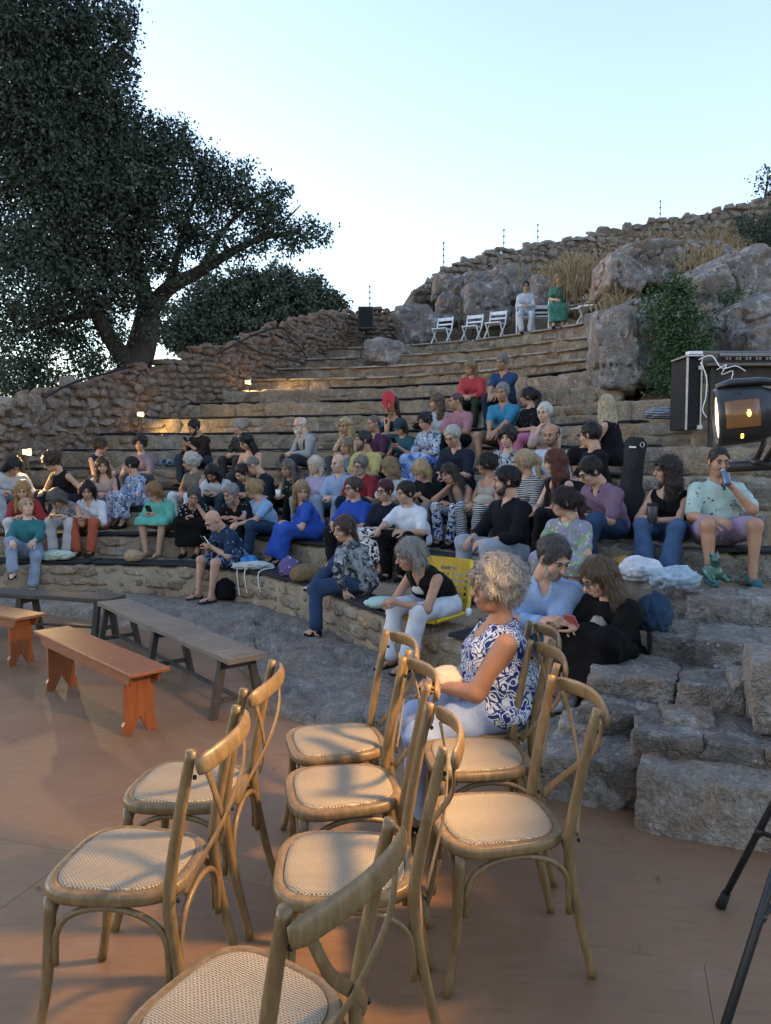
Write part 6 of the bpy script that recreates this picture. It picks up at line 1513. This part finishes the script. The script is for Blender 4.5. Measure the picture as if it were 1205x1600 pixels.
 A(4, (862, 680), 'smiling bald man in a blue and white striped shirt', hair='bald', hc='#3a322e', face=('beard',), beardc='#5c5048', top=('#93a7c6', 'check', '#c9d0dc'), sleeve=1.4, neck='shirt', bc='#3a4352', yaw=24, hyaw=-4, skin='tan'),
 A(4, (922, 680), 'boy with thick black hair in a black T-shirt', hair='short', hc='#151214', top=('#101116',), sleeve=.8, bc='#1b1d24', yaw=0, hyaw=-48, skin='mid', hs=1.05, s=.95),
 # fifth step
 A(5, (303, 668), 'man with dark hair in a dark brown shirt holding a phone to his chest', hair='short', hc='#17130f', face=('beard',), top=('#2b201c',), sleeve=1.3, bc='#2d3c4c', yaw=-22, lean=14, hpitch=22, hyaw=-10, handr='phone', handl='phone', skin='tan', item='phone'),
 A(5, (373, 668), 'old person with short grey hair in a dark patterned blouse', f=1, hair='short', hc='#9a958e', top=('#4a453c', 'floral', '#20211f'), sleeve=.9, bc='#3a3a3c', yaw=-10, hyaw=-30, skin='mid'),
 A(5, (468, 664), 'old man with a white beard, suspenders and grey shirt', hair='bald', hc='#c9c5bd', face=('longbeard', 'glasses'), beardc='#c4c0b8', top=('#9a9c9e',), sleeve=1.6, neck='shirt', bc='#2f3944', yaw=-20, hyaw=-20, lean=16, hpitch=12, handr='lap', handl='lap', skin='fair', suspenders=1),
 A(5, (540, 665), 'person with curly blond hair and glasses, hand at the chin', f=1, hair='curlylong', hc='#a89470', face=('glasses',), top=('#8a7568',), sleeve=0, neck='strap', bc='#4a4b52', yaw=2, hyaw=-4, lean=14, handr='face', skin='mid'),
 A(5, (583, 662), 'bald man in a plum purple polo shirt', hair='buzz', hc='#5c524c', top=('#4f2a4c',), sleeve=.85, neck='shirt', bc='#2c313c', yaw=4, hyaw=-20, lean=10, skin='tan', dpx=4),
 A(5, (625, 668), 'person in a teal cap and teal top reading a phone', f=1, hair='bob', hc='#2b2422', face=('cap',), capc='#1c4a5c', top=('#1f5564',), sleeve=.7, bc='#14161c', lean=14, hpitch=24, handr='phone', handl='phone', skin='tan', item='phone'),
 A(5, (664, 658), 'person with tied dark hair in a white patterned shirt and blue batik skirt', f=1, hair='bun', hc='#221c1c', top=('#9fb0c4', 'floral', '#3c4250', '#cfd5dd'), sleeve=1.2, bottom='skirt', bc=('#9fb6dc', 'batik', '#2f5cae'), skl=.9, yaw=0, hyaw=-10, lean=8, hpitch=20, skin='mid'),
 A(5, (851, 645), 'white-haired old person in a peach shirt, hand at the mouth', f=1, hair='short', hc='#c9c7c3', top=('#b49a8b',), sleeve=1.4, bc='#8d8078', yaw=20, hyaw=0, handr='face', skin='fair'),
 A(5, (948, 635), 'person with blond highlighted hair in a black sleeveless dress, turned away', f=1, hair='long', hc='#a89a83', top=('#0f1014',), sleeve=0, neck='strap', bottom='dress', skl=.3, yaw=-45, hyaw=-50, lean=10, handr=(-.12, -.42, .36), skin='mid', up=.06),
 # sixth step
 A(6, (613, 632), 'person hidden behind a red hand fan, in a black top and green skirt', f=1, hair='long', hc='#3a2a22', top=('#131317',), sleeve=0, neck='strap', bottom='skirt', bc=('#1f5c52', 'floral', '#123a36'), skl=.9, handr=(-.02, -.16, .50), poser='grip', hdirr=(0, -.2, 1), skin='tan', item='fan'),
 A(6, (682, 628), 'person with greying curls in a white T-shirt turning to the left', f=1, hair='curlylong', hc='#5a4a3e', top=('#b4bac6',), sleeve=.6, bc='#39414f', yaw=10, hyaw=-45, skin='mid'),
 A(6, (712, 627), 'man with cropped hair in a pink printed T-shirt', hair='buzz', hc='#4a3e38', top=('#b07682', 'print', '#b07682', '#2c3c68'), sleeve=.85, bc='#1d2431', yaw=5, hyaw=-45, skin='tan', w=1.05),
 A(6, (785, 613), 'man with short grey hair in a turquoise polo shirt and khaki shorts', hair='short', hc='#86827e', top=('#1f84ad',), sleeve=.85, neck='shirt', bottom='shorts', bc='#6d5d47', yaw=10, hyaw=0, lean=12, handr='low', handl='low', skin='tan', fw=.2, spread=.6, w=1.05),
 A(6, (825, 620), 'person with tied black hair in a black T-shirt and pink patterned trousers', f=1, hair='bangspony', hc='#17131a', top=('#111217', 'print', '#111217', '#8d8d95'), sleeve=.7, bottom='capri', bc=('#b83e78', 'check', '#c98aa9'), yaw=0, hyaw=-50, lean=8, skin='mid', spread=.5),
 # eighth step
 A(8, (735, 575), 'fair-haired person in a coral red blouse high on the steps', f=1, hair='shoulder', hc='#8d7355', top=('#c2353f',), sleeve=1.4, wide=.015, bc='#33402f', yaw=20, hyaw=-25, hpitch=15, lean=10, skin='mid'),
 A(8, (784, 566), 'man with grey hair in a blue T-shirt and jeans high on the steps', hair='short', hc='#7f7a75', top=('#2a4672',), sleeve=.85, neck='v', bc='#22324a', yaw=20, hyaw=-6, lean=12, hpitch=10, handr='low', handl='low', skin='tan', w=1.05),
]
for P_ in AUD: seat_person(P_)
# two people on folding chairs on the top terrace
for ch, P_ in ((TOPCH[3], dict(label='person in a white suit and glasses on a folding chair on the top terrace', f=1, hair='short', hc='#2d2422', face=('glasses',), top=('#c3cad8',), sleeve=1.7, bc='#c3cad8', handr='lap', handl='lap', rise=.46, s=.95, fd=.4, skin='mid')),
               (TOPCH[5], dict(label='fair-haired person in a green dress on a folding chair on the top terrace', f=1, hair='shoulder', hc='#b59c70', top=('#3f8f7d', 'floral', '#2a6d62'), sleeve=.8, bottom='dress', skl=.8, handl='cheek', handr='lap', rise=.46, s=.97, lean=2, yaw_=0, skin='fair'))):
    l = ch.location; make_person(P_, (l.x, l.y + .02, l.z + .455), ch.rotation_euler[2], 2)
# the woman on the cross-back chair in front
ch = CHAIRS[8]
HERO = dict(label='woman with grey curls in a blue and white sleeveless blouse on a cross-back chair', f=1, hair='puffy', hc='#8f8b87', top=('#c2c9d6', 'ikat', '#173070', '#173070'), sleeve=0, neck='scoop', hem=.015, w=1.42, belly=1.12, sp=.70,
            bc='#8aa0c8', flare=.03, skin='dark', lean=2, hyaw=12, hpitch=0, handr=(-.03, -.30, .20), handl=(.01, -.32, .19), rise=.465, s=.89, hs=1.05, fd=.36, sc='#16181f', shoe='sneaker', poser='grip', posel='grip', sw=.175, fold=.003)
hb, hJ = make_person(HERO, (ch[0] + .07, ch[1] - .01, .466), math.atan2(ch[2][0], -ch[2][1]), 0)
print('hero head', proj(hJ['W'] @ Vector(hJ['head'])))
# ------------------------------------------------------------------ things held in hands
M['phone_black'] = plain('phone_black', (.012, .012, .014), .25, .5, var=0); M['phone_red'] = plain('phone_red', (.30, .06, .06), .35, .4, var=0)
M['screen'] = glow('screen', (.55, .65, .9), .25); M['paper'] = plain('paper', (.70, .69, .66), .7, .2); M['can_blue'] = plain('can_blue', (.10, .14, .22), .35, .5, .3); M['fan_red'] = plain('fan_red', (.42, .03, .05), .7, .2)
for P_, body, J in list(PEOPLE):
    it = P_.get('item')
    if not it: continue
    Wm = J['W']; hr, hl = Vector(J['handr']), Vector(J['handl']); Rz = Matrix.Rotation(J['yaw'], 4, 'Z'); who = P_['label']
    if it == 'phone':
        c = Wm @ ((hr + hl) / 2 + Vector((0, -.01, .03))) if 'black with' not in who else Wm @ (hr + Vector((.015, -.03, .025)))
        o = empty('phone', c); o.rotation_euler = (Rz @ Matrix.Rotation(R(35), 4, 'X')).to_euler()
        tag(o, 'phone held by the ' + ' '.join(who.split()[:8]).replace('person ', 'person '), 'phone', 'phones in hands')
        bm = bmesh.new(); box(bm, (0, 0, 0), (.074, .010, .152), None, .004); bmo('case', bm, M['phone_red'] if 'black with' in who else M['phone_black'], o)
        bm = bmesh.new(); box(bm, (0, .0062, 0), (.066, .002, .142), None, .0006); bmo('screen', bm, M['screen'], o)
    elif it in ('cup', 'tumbler', 'can'):
        hnd = hl if it == 'can' else hr; c = Wm @ (hnd + Vector((0, -.035, .03) if it != 'can' else (-.01, -.04, .02)))
        r, h = {'cup': (.036, .10), 'tumbler': (.042, .15), 'can': (.031, .13)}[it]; o = empty('cup' if it != 'can' else 'can', c, 0)
        if it == 'can': o.rotation_euler = (Rz @ Matrix.Rotation(R(-38), 4, 'X')).to_euler()
        tag(o, {'cup': 'white paper cup in the lap of the grey-haired person in dark green', 'tumbler': 'black travel tumbler held by the person in wide jeans', 'can': 'dark drink can at the mouth of the man in the bird-print shirt'}[it], 'cup' if it != 'can' else 'can')
        bm = bmesh.new(); lathe(bm, [(r * .75, -h / 2), (r, h / 2), (r * .93, h / 2), (r * .7, -h / 2 + .01)] if it == 'cup' else [(r * .8, -h / 2), (r * .95, -h / 2 + .01), (r, h / 2 - .012), (r * .85, h / 2)], 18); bmo('body', bm, M['paper'] if it == 'cup' else M['lamp_black'] if it == 'tumbler' else M['can_blue'], o, True)
        if it != 'cup': bm = bmesh.new(); lathe(bm, [(r * .98, h / 2 - .006), (r * 1.04, h / 2), (r * 1.0, h / 2 + .014), (r * .5, h / 2 + .016)], 18); bmo('lid', bm, M['black_foam'] if it == 'tumbler' else M['steel'], o, True)
    elif it == 'fan':
        c = Wm @ (hr + Vector((0, -.03, .04))); o = empty('hand_fan', c, J['yaw']); tag(o, 'round red hand fan held before a face on the steps', 'fan')
        bm = bmesh.new(); N_ = 20; rows_ = []
        for s_ in (-.003, .003): rows_.append([bm.verts.new((.115 * math.cos(a) * (1 + .02 * math.cos(a * 20)), s_, .16 + .14 * math.sin(a))) for a in [2 * math.pi * i / N_ for i in range(N_)]])
        bm.faces.new(rows_[0]); bm.faces.new(list(reversed(rows_[1])))
        for i in range(N_): bm.faces.new((rows_[0][i], rows_[1][i], rows_[1][(i + 1) % N_], rows_[0][(i + 1) % N_]))
        bmo('leaf', bm, M['fan_red'], o); bm = bmesh.new(); tube(bm, [(0, 0, -.07), (0, 0, .06)], .007, 8); bmo('handle', bm, M['black_foam'], o, True)
    if P_.get('suspenders'): pass
# suspenders of the old man
for P_, body, J in PEOPLE:
    if not P_.get('suspenders'): continue
    s_ = P_['s']
    for sg in (-1, 1):
        pts = [J['che'] + J['R2'] @ np.array((sg * .09, .14, .0)), J['che'] + J['R2'] @ np.array((sg * .10, .06, .135)), J['che'] + J['R2'] @ np.array((sg * .10, -.06, .115)), J['che'] + J['R2'] @ np.array((sg * .095, -.128, .0)), J['bel'] + J['R1'] @ np.array((sg * .085, -.138, -.04))]
        bm = bmesh.new(); tube(bm, smoothpath([tuple(p * s_) for p in pts], 5), .006, 8, 2.6, (1, 0, 0)); bmo('suspender', bm, M['black_foam'], body, True)
    break

# ------------------------------------------------------------------ soft goods
def heap(name, label, cat, px, k, size, col, seed, back=.15, pat=None, z=None, pos=None, fl=.34):
    """a crumpled heap of cloth"""
    D_, Fc = ICO[4]; V = D_ * np.array(size) / 2; n1 = fbm(D_ * 2.3 + seed, 4, seed); rid = np.abs(fbm(D_ * 3.1 + seed * 2, 3, seed + 5))
    V = V * (1 + .35 * fl * 2 * n1 - .35 * fl * 2 * np.clip(.2 - rid, 0, 1) / .2)[:, None]; V[:, 2] = np.maximum(V[:, 2], -size[2] * .32)
    p = pos if pos is not None else tpt(k, px, back) + Vector((0, 0, .04)); o = link(name, mesh_np(name, V, Fc), None, cloth(*col) if isinstance(col, tuple) else cloth(col))
    o.location = p + Vector((0, 0, size[2] * .32)); tag(o, label, cat); return o
heap('folded_cardigan', 'pale mint cardigan dropped on the lowest step at the left', 'cardigan', 85, 1, (.42, .3, .14), '#a9c0ae', 1, .12)
heap('handbag', 'small tan handbag on the lowest step by the turquoise dress', 'bag', 206, 1, (.22, .2, .16), '#a98a63', 2, .1, fl=.16)
heap('jacket', 'blue patterned jacket on the steps beside the man in brown', 'jacket', 264, 5, (.42, .3, .16), ('#2c3c58', 'floral', '#8a97ad'), 3, .2)
heap('jacket', 'blue striped cloth lying on the steps beside the old grey-haired person', 'jacket', 345, 4, (.5, .3, .1), ('#54677f', 'stripes', '#2b3340'), 4, .5)
heap('jacket', 'dark blue jacket on the steps left of the red fan', 'jacket', 597, 7, (.34, .3, .18), ('#24344e', 'floral', '#5a6f8f'), 5, .2)
heap('sun_hat', 'black sun hat resting on the step behind the greying curls', 'hat', 658, 7, (.3, .3, .14), '#0f1014', 6, .2, fl=.16)
heap('jacket', 'navy and white jacket lying on the step below the green bush', 'jacket', 1035, 7, (.5, .34, .18), ('#26324a', 'stripes', '#a9b4c4'), 7, .15)
wp = at_z(1012, 905, .80)
heap('white_towel', 'bundle of white cloth on the stones beside the person in black', 'cloth', 0, 0, (.34, .26, .2), '#c9cdd6', 8, pos=at_z(1000, 905, .80))
heap('denim_jacket', 'pale blue denim jacket heaped on the stones before the wide jeans', 'jacket', 0, 0, (.34, .26, .18), ('#9fb6c6', 'batik', '#7f9ab0'), 9, pos=at_z(1055, 918, .79))
heap('yellow_cloth', 'mustard yellow cloth behind the white bundle', 'cloth', 0, 0, (.32, .2, .1), '#a97a1c', 10, pos=at_z(985, 884, .80))
heap('denim_jacket', 'dark denim jacket hanging behind the person in black', 'jacket', 0, 0, (.22, .2, .3), '#2a4562', 11, pos=at_z(1022, 985, .60))
heap('backpack', 'black backpack on the ground between the bald man and the step', 'backpack', 0, 0, (.24, .15, .3), '#101114', 12, pos=at_z(352, 938, .1) + Vector((0, .02, 0)), fl=.16)
heap('shoulder_bag', 'tan canvas bag beside the leopard blouse', 'bag', 478, 1, (.34, .26, .2), '#7d6440', 13, .2, fl=.16)
heap('gift_bag', 'purple and white patterned bag on the lowest step', 'bag', 450, 1, (.22, .16, .24), ('#6d5a94', 'dots', '#c9c4d8'), 14, .2)
heap('plastic_bag', 'bright blue plastic bag on the white tote', 'bag', 388, 1, (.22, .18, .16), ('#1c6fb8', 'batik', '#2fa2d8'), 15, .22)
heap('tote_bag', 'white canvas tote lying on the lowest step beside the bald man', 'bag', 393, 1, (.46, .30, .10), '#b9bdbf', 16, .16)
heap('belt_bag', 'cream belt bag on the lap of the grey-haired woman in the blue blouse', 'bag', 0, 0, (.2, .14, .11), '#c9b8a4', 17, pos=hJ['W'] @ Vector((.0, -.24, .185)), fl=.16)
heap('belt_bag', 'white belt bag on the lap of the person in white trousers', 'bag', 0, 0, (.2, .12, .1), '#bfc0be', 18, pos=[(b_.location + (Matrix.Rotation(J['yaw'], 3, 'Z') @ Vector((0, -.18, .18)))) for P_, b_, J in PEOPLE if 'yellow seat' in P_['label']][0], fl=.16)
heap('cushion', 'pale mint cushion on the lowest step left of the yellow seat', 'cushion', 598, 1, (.3, .26, .1), '#9fc0bd', 19, .22, fl=.16)
heap('handbag', 'cream shoulder bag on the lap of the person in zigzag trousers', 'bag', 0, 0, (.24, .14, .14), '#b9b29c', 20, pos=[(b_.location + (Matrix.Rotation(J['yaw'], 3, 'Z') @ Vector((.06, -.2, .2)))) for P_, b_, J in PEOPLE if 'zigzag trousers' in P_['label']][0], fl=.16)
heap('belt_bag', 'beige belt bag slung on the person in black with the phone', 'bag', 0, 0, (.12, .12, .2), '#a99688', 21, pos=[(b_.location + (Matrix.Rotation(J['yaw'], 3, 'Z') @ Vector((.0, -.22, .22)))) for P_, b_, J in PEOPLE if 'glasses holding up a phone' in P_['label']][0], fl=.16)
# tote straps hanging over the edge
for i, px in enumerate((374, 386, 408)):
    n, t = tnorm(1, px); f = tpt(1, px); cable([f - n * .15 + Vector((0, 0, .07)), f + n * .035 + Vector((0, 0, .045)), f + n * .05 + Vector((.01, 0, -.12)), f + n * .04 + Vector((.02, 0, -.25 + .04 * i))], .0055, 'white tote strap hanging over the lowest step, %s from the left' % ['first', 'second', 'third'][i], 'paper')
# loose foam pad on the stone beside the yellow seat
# guitar bag standing between the purple polo and the wide jeans
gp = tpt(4, 966, .05); gb = empty('guitar_bag', (gp.x, gp.y - .25, TZ[3] + .02)); gb.scale = (.85, .85, .86); gb.rotation_euler = (R(-6), R(4), R(-25)); tag(gb, 'black guitar gig bag standing upright behind the person in wide jeans', 'guitar bag')
def flatbody(prof, th):
    bm = bmesh.new(); A_ = [bm.verts.new((x, -th / 2, z)) for x, z in prof]; B_ = [bm.verts.new((x, th / 2, z)) for x, z in prof]; bm.faces.new(A_); bm.faces.new(list(reversed(B_)))
    for i in range(len(prof)): bm.faces.new((A_[i], B_[i], B_[(i + 1) % len(prof)], A_[(i + 1) % len(prof)]))
    bmesh.ops.recalc_face_normals(bm, faces=bm.faces[:]); bmesh.ops.bevel(bm, geom=[e for e in bm.edges if abs(e.verts[0].co.y - e.verts[1].co.y) < 1e-5], offset=.03, segments=3, affect='EDGES'); return bm
hp_ = [(.0, 0), (.16, .02), (.20, .14), (.17, .28), (.13, .36), (.15, .48), (.11, .56), (.10, .80), (.115, 1.0), (.07, 1.06)]
bm = flatbody(hp_ + [(-x, z) for x, z in reversed(hp_[1:])], .13); bmo('bag', bm, M['black_foam'], gb, True)
bm = bmesh.new(); tube(bm, [(.075 + .02 * math.cos(a), -.073, .98 + .025 * math.sin(a)) for a in np.linspace(0, 6.283, 15)], .005, 6, cap=False); bmo('ring', bm, M['steel'], gb, True)
bm = bmesh.new(); box(bm, (-.02, -.072, .95), (.07, .006, .018), None, .002); bmo('emblem', bm, M['paper'], gb)
# green dragon figure beside the flamingo shirt's shoe
M['dragon'] = plain('dragon', (.035, .10, .075), .25, .5, .15)
dp_ = at_z(1112, 908, .79); dr = empty('dragon_figure', dp_, R(20)); tag(dr, 'small shiny green dragon figure on the stone by the shoes', 'figurine')
v = Vol().ell((0, 0, .06), (.07, .08, .06)).cone((0, -.03, .09), (-.02, -.05, .16), .04, .028).cone((-.02, -.05, .16), (-.06, -.09, .175), .034, .02).cone((-.06, -.09, .175), (-.085, -.115, .165), .022, .014)
v.cone((.05, .03, .04), (.11, .02, .03), .035, .022).cone((.11, .02, .03), (.13, -.05, .03), .022, .008); 
for s_ in (-1, 1): v.cone((s_ * .05, -.03, .04), (s_ * .06, -.08, .012), .025, .018)
vv, ff = v.mesh(.006); link('body', mesh_np('body', vv, ff), dr, M['dragon'])
for i, (x, y, z, h) in enumerate(((-.04, -.03, .20, .04), (-.01, -.02, .185, .05), (.02, .0, .15, .05), (.04, .03, .12, .05), (.07, .05, .09, .045), (.11, .045, .06, .035), (.0, -.045, .20, .035))):
    bm = bmesh.new(); bmesh.ops.create_cone(bm, cap_ends=True, segments=5, radius1=.016, radius2=.001, depth=h, matrix=Matrix.Translation((x, y, z)) @ Euler((R(-25), R(25), 0)).to_matrix().to_4x4()); bmo('spike', bm, M['dragon'], dr)
# hero details: bracelet on the wrist, watch
bmh = bmesh.new(); 
for nn_, rr_ in (('r', .031), ('l', .03)):
    c_ = (J_ := hJ)['wr' + nn_]; d_ = c_ - J_['el' + nn_]; d_ /= np.linalg.norm(d_); Fm = frame(d_, np.array((0, 0, 1.)))
    tube(bmh, [tuple((c_ + Fm[:, 0] * math.cos(a) * rr_ + Fm[:, 1] * math.sin(a) * rr_ - d_ * .012) * HERO['s']) for a in np.linspace(0, 6.283, 17)], .0045, 6, cap=False)
bmo('bracelet', bmh, M['black_foam'], hb, True)
# specs of leaf litter on the stage
rg = random.Random(8)
for i, (px, py) in enumerate(((975, 1312), (1028, 1372), (940, 1318), (770, 1300), (60, 1388), (82, 1395), (1000, 1480), (430, 1200))):
    p = at_z(px, py, .004); bm = bmesh.new(); s_ = rg.uniform(.007, .014); vs_ = [bm.verts.new((math.cos(a) * s_ * (1 + .3 * (j % 2)), math.sin(a) * s_ * .6, .002 + .004 * rg.random())) for j, a in enumerate([k_ * 1.047 for k_ in range(6)])]; bm.faces.new(vs_)
    bmesh.ops.solidify(bm, geom=bm.faces[:], thickness=.0015)
    o = bmo('dry_leaf', bm, M['dry_grass']); o.location = p; o.rotation_euler = (0, 0, rg.uniform(0, 6)); tag(o, 'tiny dry leaf bit lying ' + ['before the big grey stair stone', 'alone in the middle of the right floor', 'beside the rearmost right chair leg', 'under the nearest right chair', 'at the left, left one of two', 'at the left, right one of two', 'lowest on the right floor', 'between the left and middle chairs'][i], 'leaf', 'leaf bits on the stage')
